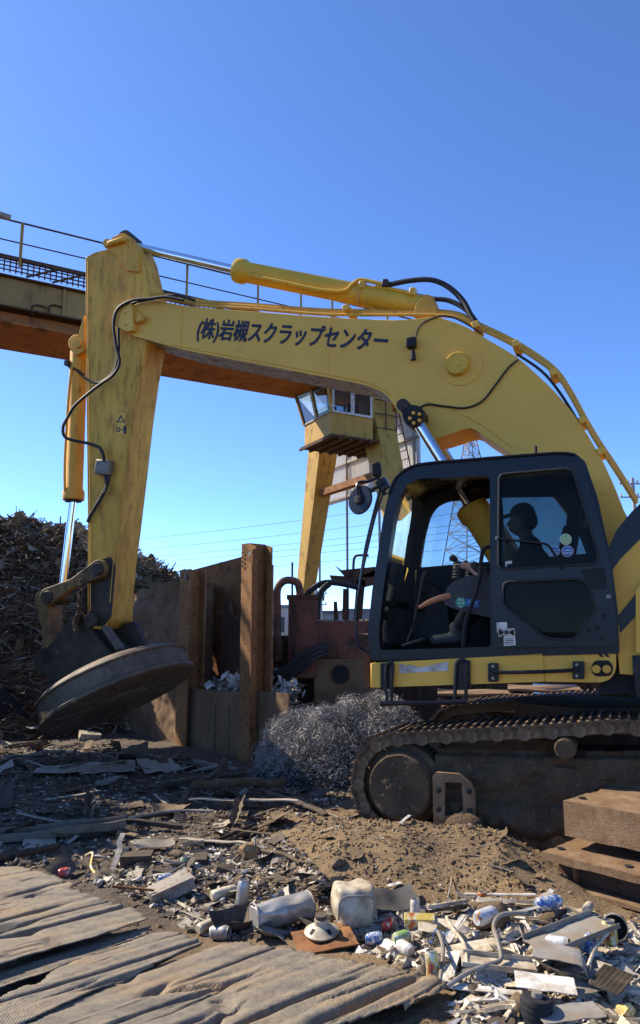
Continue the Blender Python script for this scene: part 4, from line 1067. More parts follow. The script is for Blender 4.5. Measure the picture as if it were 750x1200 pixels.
# lugs on top of the magnet reaching up to the stick pin and the link pin
pin = Vector((X(108, 727, 0)[0], X(108, 727, 0)[1])); pin2 = Vector(X(66, 770, 0))
base0 = mc + mu * .22
def on_top(s): q = base0 + ax_ * s; return Vector((q.x, q.z))
lugp = [on_top(-.30), on_top(-.20) + Vector((0, .12)), pin + Vector((-.10, -.02)), pin + Vector((-.05, .09)), pin + Vector((.05, .09)), pin + Vector((.12, .0)), pin2 + Vector((-.12, .14)), pin2 + Vector((.02, .11)), pin2 + Vector((.11, .0)), pin2 + Vector((.06, -.12)), on_top(.50)]
for y0, y1 in ((.20, .26), (-.26, -.20)):
    b = MB(); b.side([fillet([tuple(v) for v in lugp], .04)], y0, y1); b.build('lug', 'grease', mag, bevel=.008)
b = MB(); b.side([fillet([tuple(v) for v in (on_top(-.42), pin + Vector((-.34, -.12)), pin + Vector((-.15, .0)), on_top(-.1))], .03)], .05, .12); b.build('gusset', 'grease', mag, bevel=.008)
b = MB(); b.beam(mc + mu * .24 - ax_ * .28, mc + mu * .24 + ax_ * .5, .62, .05, up=mu); b.build('mount_plate', 'grease', mag, bevel=.01)
b = MB(); b.beam(X3(124, 735, .22) , X3(142, 762, .27), .05, .12, up=(0, 1, 0)); b.build('gusset', 'magnet', mag, bevel=.012)
# dark plate on the far side of the stick foot (quick hitch cheek)
b = MB(); b.side([XL([(128, 735), (158, 728), (176, 765), (140, 775)], -.1)], -.18, -.08); b.build('hitch_cheek', 'grease', mag, bevel=.01)

# ---- undercarriage -------------------------------------------------------------
TY = 1.17; TW = .56
def track(sy, full=True):
    tr = empty('track'); tr.parent = exc
    idl = X(469, 922, TY + TW / 2)
    R = .37
    ir = Vector(idl)
    rear = Vector((ir.x - 3.35, ir.y + .12))
    Rs = .36
    top = [(ir.x - .1, ir.y + R), (ir.x - .5, ir.y + R + .055), (ir.x - 1.0, ir.y + R + .10), (ir.x - 1.5, ir.y + R + .16), (ir.x - 2.4, rear.y + Rs + .05), (rear.x, rear.y + Rs)]
    pts = []
    for k in range(13):
        t = -PI / 2 + PI * k / 12; pts.append((ir.x + R * math.cos(t), ir.y + R * math.sin(t)))
    pts += top[1:]
    for k in range(1, 13):
        t = PI / 2 + PI * k / 12; pts.append((rear.x + Rs * math.cos(t), rear.y + Rs * math.sin(t)))
    pts.append((ir.x, ir.y - R))
    # even spacing along the loop
    P_ = [Vector(p) for p in pts]; cum = [0]
    for i in range(1, len(P_)): cum.append(cum[-1] + (P_[i] - P_[i - 1]).length)
    n = int(round(cum[-1] / .187)); step = cum[-1] / n
    def at(s):
        s %= cum[-1]
        for i in range(1, len(P_)):
            if s <= cum[i]: return P_[i - 1].lerp(P_[i], (s - cum[i - 1]) / max(1e-6, cum[i] - cum[i - 1]))
    b = MB()
    pitch = step
    b.box((0, 0, .012), (pitch * .97, TW, .016))
    for gx, gh in ((-.06, .022), (.0, .022), (.06, .026)): b.box((gx, 0, .02 + gh / 2), (.014, TW, gh))
    for ly in (-.13, .13):
        b.box((0, ly, -.045), (pitch * 1.04, .035, .09))
    b.box((0, sy * (TW / 2 - .04), -.034), (pitch * 1.0, .03, .075)); b.cyl((-pitch * .46, sy * (TW / 2 - .07), -.038), (-pitch * .46, sy * (TW / 2 - .015), -.038), .05, 14)
    me = b.mesh('track_shoe', 'track')
    for i in range(n):
        a = at(i * step); c = at((i + .5) * step); e = at((i + 1) * step)
        d = (e - a).normalized()
        o = link('track_shoe', me, tr)
        # x axis along d, z axis outward (left of travel reversed)
        nrm = Vector((d.y, -d.x)); ang = math.atan2(-d.y, d.x)
        o.matrix_local = Matrix(((d.x, 0, nrm.x, c.x), (0, 1 if True else 0, 0, sy * TY), (d.y, 0, nrm.y, c.y), (0, 0, 0, 1)))
    # idler with caked mud cap
    rr = random.Random(4)
    b = MB(); yo = sy * (TY + TW / 2)
    prof = [(.30, -.34), (.30, -.08), (.26, -.06), (.245, .0)]
    b.lathe(prof, (ir.x, yo - sy * .0, ir.y), (0, sy, 0), 30); b.build('idler', 'mud', tr)
    b = MB(); rings = 14; seg = 44; vs = [(ir.x, yo + sy * .03, ir.y)]
    for i in range(1, rings + 1):
        r = .245 * i / rings
        for j in range(seg):
            t = 2 * PI * j / seg; x = ir.x + r * math.cos(t) * (1 + .03 * nz(j * .7, 0, 1)); z = ir.y + r * math.sin(t) * (1 + .03 * nz(j * .7, 3, 1))
            vs.append((x, yo + sy * (.03 + .016 * nz(x * 12, z * 12, 2) + .010 * nz(x * 35, z * 35, 5) - (.05 if i == rings else 0)), z))
    fs = [(0, 1 + j, 1 + (j + 1) % seg) for j in range(seg)]
    for i in range(rings - 1):
        for j in range(seg): fs.append((1 + i * seg + j, 1 + (i + 1) * seg + j, 1 + (i + 1) * seg + (j + 1) % seg, 1 + i * seg + (j + 1) % seg))
    b.add(vs, fs); b.build('idler_mud', 'mud', tr)
    b = MB(); b.lathe([(.30, -.34), (.30, -.06), (.2, .0)], (rear.x, yo, rear.y), (0, sy, 0), 24); b.build('sprocket', 'track', tr)
    # track frame, mud-caked side grid
    x1 = ir.x - .25; x0 = rear.x + .2; nx_, nz_ = 200, 40
    z0 = ir.y - R + .02
    b = MB(); vs = []
    for j in range(nz_ + 1):
        for i in range(nx_ + 1):
            f = j / nz_; x = x1 + (x0 - x1) * i / nx_; zt = ir.y + R - .10 + .12 * i / nx_; z = z0 + (zt - z0) * f
            dy = -.05 + .07 * nz(x * 4, z * 6, 1) + .035 * nz(x * 12, z * 12, 4) + .02 * nz(x * 30, z * 30, 6) - (.06 if f > .93 else 0) + (.05 if f < .45 else 0)
            vs.append((x, yo + sy * (dy - .03), z))
    fs = [(j * (nx_ + 1) + i, j * (nx_ + 1) + i + 1, (j + 1) * (nx_ + 1) + i + 1, (j + 1) * (nx_ + 1) + i) for j in range(nz_) for i in range(nx_)]
    b.add(vs, fs); b.build('mud_side', 'mud', tr)
    b = MB(); b.box(((x0 + x1) / 2, sy * (TY - .02), ir.y - .03), (abs(x1 - x0), TW * .75, .46)); b.build('track_frame', 'mud', tr, bevel=.02)
    return tr, ir, yo
tr1, IR, YO = track(1)
c = X3(662, 877, YO - .02); b = MB(); b.lathe([(.075, -.2), (.075, .02), (.06, .035), (.001, .035)], c, (0, 1, 0), 22); b.build('carrier_roller', 'mud', tr1)
# guide guard next to the idler: plate with window and bolt holes
yg = YO + .05
b = MB()
outer = fillet(XL([(507, 909), (511, 905), (538, 907), (553, 919), (557, 930), (557, 966), (508, 970)], yg), .012)
hole = fillet(XL([(521, 917), (541, 917), (543, 950), (536, 954), (521, 957)], yg), .008)
b.side([outer, hole], yg - .035, yg); gd = b.build('idler_guard', 'rust_dusty', tr1, bevel=.006)
for q in ((514, 926), (514, 948), (550, 927), (551, 950)):
    boss(q[0], q[1], yg - .002, .022, .006, 'bolt_hole', 'black_matte', gd, n=14)
b = MB(); vs = []; 
for i in range(9):
    for j in range(13):
        ph = (PI / 2) * i / 8; t = 2 * PI * j / 12
        vs.append(X3(545, 967, yg + .05) + Vector((.15 * math.cos(t) * math.cos(ph), .10 * math.sin(t) * math.cos(ph), .11 * math.sin(ph) - .03)) * (1 + .15 * nz(i, j * .8, 2)))
b.add(vs, [(i * 13 + j, i * 13 + j + 1, (i + 1) * 13 + j + 1, (i + 1) * 13 + j) for i in range(8) for j in range(12)]); b.build('mud_lump', 'mud', tr1)
tr2, _, _ = track(-1)
b = MB(); b.box((IR.x - 1.75, 0, .55), (1.4, 1.9, .3)); b.build('car_body', 'mud', exc, bevel=.03)
b = MB(); b.lathe([(.62, 0), (.62, .28), (.5, .28)], (0, 0, .72), (0, 0, 1), 40); b.build('swing_ring', 'rust_dark', exc)

# ---- upper structure --------------------------------------------------------------
YC = 1.25        # outer face of the cab
zb0 = X(560, 803, YC)[1]; zb1 = X(560, 770, YC)[1]
b = MB()
bp = XL([(434, 777), (637, 766), (638, 799), (434, 806)], YC)
b.side([bp], YC - .10, YC); frame_beam = b.build('frame_beam', 'yellow', exc, bevel=.008)
b = MB(); bp2 = fillet(XL([(637, 766), (722, 762), (722, 785), (716, 796), (704, 800), (638, 799)], YC), [0, 0, .03, .05, .03, 0]); b.side([bp2], YC - .16, YC - .015); fb2 = b.build('frame_corner', 'yellow', exc, bevel=.012)
b = MB(); b.side([fillet(XL([(693, 780), (698, 774), (714, 774), (719, 782), (716, 792), (700, 793), (694, 790)], YC), .02)], YC - .016, YC - .006); b.build('tie_down_recess', 'black_matte', fb2)
for q in ((699, 784), (711, 784)):
    boss(q[0], q[1], YC - .006, .03, .02, 'bolt', 'yellow_dirty', fb2)
for k in range(2):
    b = MB(); b.side([XL([(698 + k * 7, 764), (702 + k * 7, 764), (708 + k * 7, 770), (704 + k * 7, 770)], YC)], YC - .0145, YC - .010); b.build('hazard_mark', 'black_matte', fb2)
# peeled decal patch
b = MB(); pk = [(468, 777), (475, 780), (482, 779), (490, 782), (500, 781), (512, 778), (525, 775), (525, 786), (505, 787), (490, 788), (468, 789)]; b.side([XL(pk, YC)], YC + .002, YC + .0035); b.build('peeled_decal', 'white', frame_beam)
def bracket(px0, px1, py0, py1, name='step_bracket', m='black'):
    b = MB(); b.side([fillet(XL([(px0, py0), (px1, py0), (px1, py1), (px0, py1)], YC + .03), .012)], YC + .002, YC + .035); return b.build(name, m, frame_beam, bevel=.005)
bracket(446, 459, 777, 806); bracket(535, 551, 774, 808); bracket(572, 584, 777, 799); bracket(671, 685, 775, 796)
for q in ((453, 784), (453, 799), (547, 782), (547, 795), (578, 781), (578, 795), (676, 779), (676, 792)):
    boss(q[0], q[1], YC + .034, .012, .012, 'bolt', 'galv', frame_beam, n=6)
cable([(577, 788), (600, 788), (640, 787), (679, 785)], YC + .06, .014, 'grab_rail', frame_beam, 'black')
cable([(454, 823), (452, 800), (453, 780), (460, 778), (459, 800), (459, 822)], YC + .05, .014, 'step_stay', frame_beam, 'black', div=5)
cable([(533, 820), (534, 790), (536, 776), (545, 775), (546, 800), (546, 822)], YC + .05, .014, 'step_stay', frame_beam, 'black', div=5)
cable([(446, 825), (470, 824), (520, 823), (547, 822)], YC + .06, .02, 'step_bar', frame_beam, 'black')
# main deck under cab and boom
fx0 = X(434, 790, YC)[0]
b = MB(); b.box((fx0 / 2 - 1.35, 0, zb0 + .10), (fx0 + 2.6, 2.26, .17)); deck = b.build('main_frame', 'rust_dark', exc, bevel=.01)
b = MB(); b.box((-.1, .0, zb0 + .45), (1.1, .62, .6)); b.build('boom_foot_bracket', 'yellow_dirty', exc, bevel=.02)
# right-hand tank box and engine housing (far side and rear)
b = MB(); b.box((.55, -.85, zb0 + .62), (1.2, .75, .85)); b.build('fuel_tank', 'yellow', exc, bevel=.03)
b = MB(); b.box((-1.45, -.25, zb0 + .72), (1.5, 1.9, 1.05)); b.build('engine_housing', 'yellow', exc, bevel=.04)
b = MB(); b.side([fillet([(-2.1, zb0), (-2.1, zb0 + 1.15), (-2.5, zb0 + 1.2), (-2.75, zb0 + .9), (-2.75, zb0 + .1)], .12)], -1.24, 1.24); b.build('counterweight', 'yellow', exc, bevel=.04)
# side panel behind the cab with hazard stripes
YP = 1.20
pan = XL([(713, 648), (722, 622), (740, 600), (756, 584), (860, 560), (860, 800), (726, 790)], YP)
b = MB(); b.side([pan], YP - .05, YP); sp = b.build('side_panel', 'yellow', exc, bevel=.006)
for st in ([(711, 648), (722, 622), (740, 600), (757, 584), (790, 576), (752, 630), (728, 654), (716, 670)], [(724, 722), (750, 690), (790, 640), (830, 620), (780, 690), (752, 714), (727, 742)]):
    b = MB(); b.side([XL(st, YP)], YP + .002, YP + .005); b.build('hazard_stripe', 'black', sp)
b = MB(); b.side([fillet(XL([(745, 690), (860, 600), (860, 765), (745, 765)], YP + .05), .02)], YP + .003, YP + .05); b.build('service_door', 'yellow', sp, bevel=.012)
b = MB(); b.side([XL([(741, 768), (860, 768), (860, 822), (743, 818)], YP + .06)], YP - .1, YP + .06); b.build('lower_locker', 'black', sp, bevel=.01)
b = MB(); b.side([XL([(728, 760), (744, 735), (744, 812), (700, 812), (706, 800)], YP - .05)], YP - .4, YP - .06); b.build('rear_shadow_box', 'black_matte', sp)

# ---- cab ---------------------------------------------------------------------------
cab_out = [(434, 774), (431, 740), (436, 692), (449, 607), (457, 572), (465, 557), (478, 547), (498, 542), (572, 535), (650, 530), (674, 531), (686, 541), (701, 585), (717, 660), (724, 715), (726, 766)]
cab_open = [(445, 762), (444, 740), (449, 692), (461, 612), (468, 584), (476, 569), (490, 561), (560, 558), (570, 558), (574, 562), (575, 758)]
cab_rear = [(586, 558), (663, 550), (672, 556), (690, 622), (698, 656), (690, 663), (590, 665)]
CO = XL(cab_out, YC); CO_s = fillet(CO, .02, 2)
b = MB(); b.side([CO_s, fillet(XL(cab_open, YC), .03), fillet(XL(cab_rear, YC), .03)], YC - .10, YC)
cab = b.build('cab', 'black', exc, smooth=40, bevel=.022)
YR = .30        # right side of the cab
xf = CO[0][0]; xr = CO[-1][0]; zfl = CO[0][1]; zrf = CO[8][1]
# right side wall frame: pillars and low wall, big window
ro = [q for q in CO]
rin = XL([(452, 735), (453, 692), (466, 612), (473, 586), (482, 573), (496, 566), (568, 560), (640, 558), (668, 562), (694, 655), (702, 690)], YC)
zs = X(510, 663, YR)[1]; zs2 = X(575, 650, YR)[1]
rin[0] = (rin[0][0], zs - .02); rin[-1] = (rin[-1][0], zs + .06)
b = MB(); b.side([fillet(CO, .02, 2), fillet(rin, .04)], YR, YR + .07); rsw = b.build('right_frame', 'interior', cab, smooth=40, bevel=.01)
def pane(loop2, y, name, m='glass', th=.006, parent=cab):
    b = MB(); b.side([loop2], y, y + th); return b.build(name, m, parent, smooth=0)
pane(rin, YR + .03, 'right_window')
def across(px_list, y0, y1, name, m, parent, w, h):
    pass
# front: cross beams and windshield
def fx(py):     # front edge x at a height given by a row on the outer plane
    pts = sorted(CO[:7], key=lambda q: q[1]); z = X(440, py, YC)[1]
    return np.interp(z, [q[1] for q in pts], [q[0] for q in pts]), z
fr = [fx(py) for py in (760, 740, 700, 660, 620, 585, 566)]
b = MB(); vs = []
for (x, z) in fr:
    for y in (YC - .06, YR + .05): vs.append((x - .045, y, z))
for (x, z) in fr:
    for y in (YC - .06, YR + .05): vs.append((x - .051, y, z))
k = len(fr) * 2
fs = [(2 * i, 2 * i + 1, 2 * i + 3, 2 * i + 2) for i in range(len(fr) - 1)] + [(k + 2 * i, k + 2 * i + 2, k + 2 * i + 3, k + 2 * i + 1) for i in range(len(fr) - 1)]
b.add(vs, fs); b.build('windshield', 'glass_front', cab)
for py, h in ((764, .12), (706, .05)):
    x, z = fx(py); b = MB(); b.box((x - .05, (YC + YR) / 2, z), (.05, YC - YR - .08, h)); b.build('front_crossbar', 'black', cab, bevel=.008)
# roof, floor, rear wall
rl = [q for q in CO[4:12]]
b = MB(); vs = []
up_ = [(q[0], q[1] - .012) for q in rl]; lo_ = [(q[0] + (-.02 if q[0] > 1 else .02), q[1] - .07) for q in reversed(rl)]
b.side([up_ + lo_], YR + .06, YC - .09); b.build('roof', 'black', cab, smooth=40, bevel=.01)
b = MB(); b.box(((xf + xr) / 2, (YC + YR) / 2, zfl + .03), (xf - xr - .06, YC - YR - .06, .07)); b.build('floor', 'interior', cab)
b = MB(); b.box((xr + .06, (YC + YR) / 2, zfl + .45), (.06, YC - YR - .12, .85)); b.build('rear_wall', 'interior', cab)
b = MB(); b.beam((xr + .06, YC - .12, zfl + .85), (CO[11][0] + .05, YC - .12, zrf - .08), .06, .08, up=(0, 1, 0)); b.beam((xr + .06, YR + .10, zfl + .85), (CO[11][0] + .05, YR + .10, zrf - .08), .06, .08, up=(0, 1, 0)); b.build('rear_pillar', 'interior', cab)
# left lower wall inside the door area
b = MB(); b.side([XL([(574, 668), (722, 668), (724, 764), (576, 764)], YC - .12)], YC - .16, YC - .12); b.build('left_lower_wall', 'interior', cab)
# roof drip line and top lamp
cable([(455, 580), (464, 560), (478, 549), (500, 543), (572, 537), (650, 531), (674, 533)], YC + .008, .012, 'drip_rail', cab, 'black', div=4)
b = MB(); b.cyl(X3(628, 531, .9), X3(628, 527, .9) + Vector((0, 0, .03)), .012, 8); b.build('antenna_stub', 'black_matte', cab)
# ---- seat, consoles, levers
ym = .76
sx, sz = X(628, 712, ym)
b = MB(); b.side([fillet([(sx + .28, sz - .12), (sx + .30, sz + .0), (sx + .22, sz + .03), (sx - .18, sz - .0), (sx - .22, sz - .13)], .04)], ym - .24, ym + .24); seat = b.build('seat', 'black_matte', cab, bevel=.03)
b = MB(); b.side([fillet([(sx - .10, sz - .02), (sx - .22, sz - .02), (sx - .36, sz + .62), (sx - .26, sz + .64)], .04)], ym - .22, ym + .22); b.build('seat_back', 'black_matte', seat, bevel=.03)
b = MB(); b.side([fillet([(sx - .27, sz + .64), (sx - .37, sz + .64), (sx - .40, sz + .86), (sx - .31, sz + .87)], .03)], ym - .12, ym + .12); b.build('headrest', 'black_matte', seat, bevel=.02)
b = MB(); b.box((sx, ym, (sz - .12 + zfl + .06) / 2), (.4, .36, sz - .12 - zfl - .06)); b.build('seat_base', 'interior', seat)
for yc_, nm in ((1.03, 'left_console'), (.50, 'right_console')):
    pts = [(520, 703), (524, 690), (534, 680), (552, 675), (580, 673), (592, 676), (592, 722), (575, 724), (550, 718), (532, 713), (522, 709)]
    pp_ = XL(pts, 1.07)
    b = MB(); b.side([fillet(pp_, .02)], yc_ - .07, yc_ + .07); co_ = b.build('side_console', 'console' if yc_ > .7 else 'interior', cab, bevel=.02)
    jx, jz = X(537, 676, 1.03)
    prof = []
    for i in range(13): prof.append((.052 - .022 * i / 12 + (.006 if i % 2 else 0), i * .012))
    b = MB(); b.lathe(prof, (jx, yc_, jz - .02), (-.0, 0, 1), 18); b.build('lever_boot', 'rubber', co_)
    jt = X(531, 656, 1.03)
    b = MB(); b.tube(spline([Vector((jx, yc_, jz + .1)), Vector((jx + .015, yc_, jz + .14)), Vector((jt[0], yc_, jt[1]))], 4), [.014] * 4 + [.022] * 4 + [.024], 10); b.lathe([(.002, -.01), (.026, .0), (.03, .02), (.02, .04), (.002, .045)], (jt[0], yc_, jt[1] - .005), (.2, 0, 1), 12); b.build('joystick', 'black_matte', co_)
    if yc_ > .7:
        boss(540, 706, 1.101, .042, .003, 'round_sticker', 'green_dark', co_)
        b = MB(); b.side([XL([(547, 701.5), (562, 703), (561, 712), (546, 710)], 1.10)], 1.1005, 1.103); b.build('blue_sticker', 'blue', co_)
        b = MB(); b.side([XL([(549, 704.5), (559, 705.5), (559, 707.5), (549, 706.5)], 1.10)], 1.1035, 1.105); b.build('sticker_text_band', 'white', co_)
        b = MB()
        for (x0_, y0_) in ((537, 702), (541, 702), (537, 706), (541.5, 706), (538, 710)):
            b.side([XL([(x0_, y0_), (x0_ + 2.6, y0_), (x0_ + 2.6, y0_ + 2), (x0_, y0_ + 2)], 1.104)], 1.1045, 1.106)
        b.build('sticker_print', 'white', co_)
        b = MB(); lv = [X3(528, 698, 1.08), X3(515, 701, 1.1), X3(502, 706, 1.1), X3(491, 712, 1.1)]; b.tube(lv, [.028, .026, .022, .014], 10); b.build('lock_lever', 'tan', co_, bevel=0)
# front right monitor pillar and travel levers
b = MB(); b.side([fillet(XL([(487, 690), (505, 686), (523, 700), (528, 735), (520, 752), (486, 752)], .55), .03)], .40, .58); b.build('instrument_panel', 'interior', cab, bevel=.02)
for q in ((494, 696), (494, 713)):
    boss(q[0], q[1], .585, .028, .02, 'knob', 'black_matte', cab)
for yy in (.72, .86):
    b = MB(); b.tube(spline([X3(478, 752, yy), X3(484, 735, yy), X3(491, 705, yy), X3(496, 680, yy), X3(500, 671, yy)], 4), .015, 8); b.tube([X3(495, 684, yy), X3(500, 670, yy)], .024, 10); b.build('travel_lever', 'black_matte', cab)
    b = MB(); b.box(X3(486, 753, yy), (.22, .10, .03), Matrix.Rotation(.3, 3, 'Y')); b.build('pedal', 'rubber', cab, bevel=.008)
cable([(580, 640, 1.16), (568, 643, 1.16), (564, 655, 1.16), (563, 672, 1.16), (556, 700, 1.16), (546, 728, 1.16), (543, 758, 1.16)], 1.16, .016, 'grab_bar', cab, 'black_matte', div=5)
# front lamp, mirror and handrail outside the front pillar
b = MB(); mcen = X3(423, 586, YC + .06); b.lathe([(.002, -.03), (.07, -.025), (.115, -.01), (.125, .005), (.118, .02), (.002, .022)], mcen, (.35, .93, .1), 28); mir = b.build('round_mirror', 'black', exc)
b = MB(); b.lathe([(.045, 0), (.035, .03), (.002, .034)], mcen + Vector((.008, .02, 0)), (.35, .93, .1), 14); b.build('mirror_hub', 'black_matte', mir)
b = MB(); b.tube(spline([mcen + Vector((.0, .05, .0)), X3(418, 572, YC + .08), X3(421, 565, YC + .06), X3(432, 564, YC + .05), X3(446, 558, YC + .02)], 5), .011, 8); b.tube([mcen + Vector((.0, .05, .0)), X3(440, 572, YC + .03), X3(452, 566, YC)], .013, 8); b.build('mirror_arm', 'black', mir)
b = MB(); b.box(X3(441, 550, YC + .02), (.075, .07, .12), Matrix.Rotation(.1, 3, 'Y')); b.build('front_lamp', 'black_matte', exc, bevel=.018)
b = MB(); b.tube([X3(442, 557, YC + .02), X3(447, 572, YC), X3(452, 580, YC - .02)], .016, 8); b.box(X3(449, 568, YC - .02), (.09, .06, .09), Matrix.Rotation(.5, 3, 'Y')); b.build('lamp_bracket', 'black', exc)
cable([(452, 570), (441, 600), (430, 645), (421, 690), (417, 725), (419, 752), (426, 762), (436, 764)], YC - .02, .011, 'front_handrail', exc, 'black', div=5)
cable([(446, 572), (436, 610), (427, 650), (420, 700)], YC - .09, .013, 'front_handrail', exc, 'black', div=5)
# machinery seen between deck and front: dark lower front panel
b = MB(); b.side([XL([(424, 742), (436, 745), (436, 806), (430, 806)], YC - .2)], YR, YC - .15); b.build('front_skirt', 'rust_dark', exc)

# ---- door folded back against the rear of the cab -------------------------------------
YD = YC + .10
d_out = fillet([(576, 546), (600, 541), (676, 541), (686, 554), (704, 614), (718, 674), (724, 752), (718, 757), (578, 759)], [9, 3, 8, 6, 3, 3, 6, 3, 6], 4)
d_w1 = fillet([(585, 556), (663, 549), (672, 553), (690, 612), (702, 652), (697, 661), (588, 667), (584, 662)], [6, 5, 5, 3, 8, 6, 5, 3], 4)
d_w2 = fillet([(590, 682), (678, 678), (690, 685), (698, 708), (697, 720), (685, 729), (676, 746), (668, 750), (640, 748), (589, 708)], [7, 5, 5, 5, 5, 6, 5, 6, 8, 6], 4)
b = MB(); b.side([XL(d_out, YD), XL(d_w1, YD), XL(d_w2, YD)], YD - .05, YD)
door = b.build('cab_door', 'black', exc, smooth=40, bevel=.010)
pane(XL(d_w1, YD - .03), YD - .03, 'upper_pane', 'glass_door', parent=door)
pane(XL(d_w2, YD - .03), YD - .03, 'lower_pane', 'glass_door', parent=door)
def ring_seal(loop, name):
    q = [Vector((a[0], YD + .002, a[1])) for a in XL(loop, YD)]
    b = MB(); b.tube(q + [q[0]], .010, 8, caps=False); return b.build(name, 'rubber', door)
ring_seal(d_w1, 'window_seal'); ring_seal(d_w2, 'window_seal')
cable([(583, 631), (600, 633), (630, 636), (642, 639), (650, 650), (659, 667)], YD + .02, .009, 'gas_strut', door, 'black', div=3)
boss(583, 631, YD, .016, .02, 'strut_ball', 'galv', door, n=10)
for q, r, m in (((663, 632), .042, 'green'), ((650, 646), .038, 'blue'), ((665, 646), .042, 'blue')):
    s_ = boss(q[0], q[1], YD - .026, r, .003, 'round_sticker', 'white', door)
    boss(q[0], q[1], YD - .0225, r * .88, .002, 'sticker_disc', m, door)
    b = MB(); c = X3(q[0], q[1] + 1.5, YD - .0195)
    for k in range(3): b.box(c + Vector(((k - 1) * r * .45, 0, -.005)), (r * .28, .002, r * .3))
    b.box(c + Vector((0, 0, r * .4)), (r * 1.2, .002, r * .16)); b.build('sticker_print', 'white' if m != 'green' else 'cream', door)
b = MB(); b.side([XL([(592, 658), (600, 657), (600, 660.5), (594, 661), (594, 664), (592, 664)], YD - .02)], YD - .0215, YD - .018); b.build('white_label', 'white', door)
b = MB(); b.side([XL([(582, 729.5), (594, 729), (594.5, 740), (582.5, 741)], YD)], YD + .001, YD + .003); b.build('paper_tag', 'white', door)
b = MB(); b.side([XL([(590, 737), (603, 736), (604.5, 756), (590.5, 757)], YD)], YD + .0035, YD + .0055); b.build('paper_tag', 'white', door)
for k in range(4):
    b = MB(); b.side([XL([(592, 748.5 + k * 2), (602, 748 + k * 2), (602, 748.8 + k * 2), (592, 749.3 + k * 2)], YD)], YD + .006, YD + .0068); b.build('printed_line', 'console', door)
bw1 = fillet([(593, 741), (585, 735.5), (583.5, 741), (585, 747.5)], 2.5); bw2 = fillet([(594, 741), (602.5, 735.5), (604.5, 741), (602.5, 747.5)], 2.5)
b = MB()
for lp in (bw1, bw2): b.side([XL(lp, YD)], YD + .007, YD + .010)
b.build('ribbon_charm', 'cream', door)
b = MB()
for lp in (bw1, bw2):
    cx = sum(p[0] for p in lp) / len(lp); cy = sum(p[1] for p in lp) / len(lp)
    b.side([XL([(cx + (p[0] - cx) * .68, cy + (p[1] - cy) * .68) for p in lp], YD)], YD + .0105, YD + .012)
b.build('ribbon_charm_fill', 'black_matte', door)
boss(593.6, 741, YD + .009, .016, .008, 'ribbon_knot', 'console', door, n=12)
b = MB(); b.side([fillet(XL([(680, 668), (708, 664), (712, 690), (690, 690)], YD), .02)], YD + .001, YD + .004); b.build('inner_trim', 'black_matte', door, bevel=.001)
b = MB(); b.box(X3(688, 614, YD - .02), (.05, .03, .07)); b.build('latch', 'black_matte', door, bevel=.006)
b = MB(); b.box(X3(713, 699, YD + .01), (.03, .012, .025)); b.build('striker', 'galv', door)
for q in ((690, 738), (700, 736), (705, 748), (708, 722)):
    boss(q[0], q[1], YD, .02, .006, 'plug', 'black_matte', door, n=12)

# ================================================================== operator in the cab
def capsules(segs, name, m, parent, voxel=.014, smooth_it=6):
    # segs: list of (p0, r0, p1, r1); overlapping tapered capsules fused into one continuous surface
    b = MB()
    for p0, r0, p1, r1 in segs:
        p0, p1 = Vector(p0), Vector(p1); d = p1 - p0
        path = []; rs = []
        L_ = max(d.length, 1e-4); u = d / L_
        for k in range(4): t = PI / 2 * k / 4; path.append(p0 - u * (r0 * math.cos(t))); rs.append(max(.001, r0 * math.sin(t)))
        path.append(p0); rs.append(r0); path.append(p1); rs.append(r1)
        for k in range(1, 5): t = PI / 2 * k / 4; path.append(p1 + u * (r1 * math.sin(t))); rs.append(max(.001, r1 * math.cos(t)))
        b.tube(path, rs, 12)
    me = b.mesh(name, m, smooth=0)
    o = link(name, me, parent)
    r = o.modifiers.new('remesh', 'REMESH'); r.mode = 'VOXEL'; r.voxel_size = voxel; r.use_smooth_shade = True
    s = o.modifiers.new('smooth', 'SMOOTH'); s.factor = .5; s.iterations = smooth_it
    return o
op = empty('person', EO + EF * sx + EL * ym, TH)
op.location.z = sz + .02
tag(op, 'operator in black jacket and cap sitting in the excavator cab, hand on the joystick', 'person')
OPV = Vector((sx, ym, sz + .02))
def o3(px, py, y): return X3(px, py, y) - OPV
hip = Vector((-.02, 0, .07)); chest = Vector((-.07, 0, .40)); neck = Vector((-.05, 0, .60)); headc = o3(611, 611, ym)
neck = headc + Vector((-.05, 0, -.19)); chest = hip.lerp(neck, .62)
shl = neck + Vector((-.02, .19, -.09)); shr = neck + Vector((-.02, -.19, -.09))
hand = o3(541, 664, 1.03); elb = o3(590, 690, 1.06); handr = Vector((hand.x, -hand.y + .0, hand.z)); elbr = Vector((elb.x, -elb.y, elb.z))
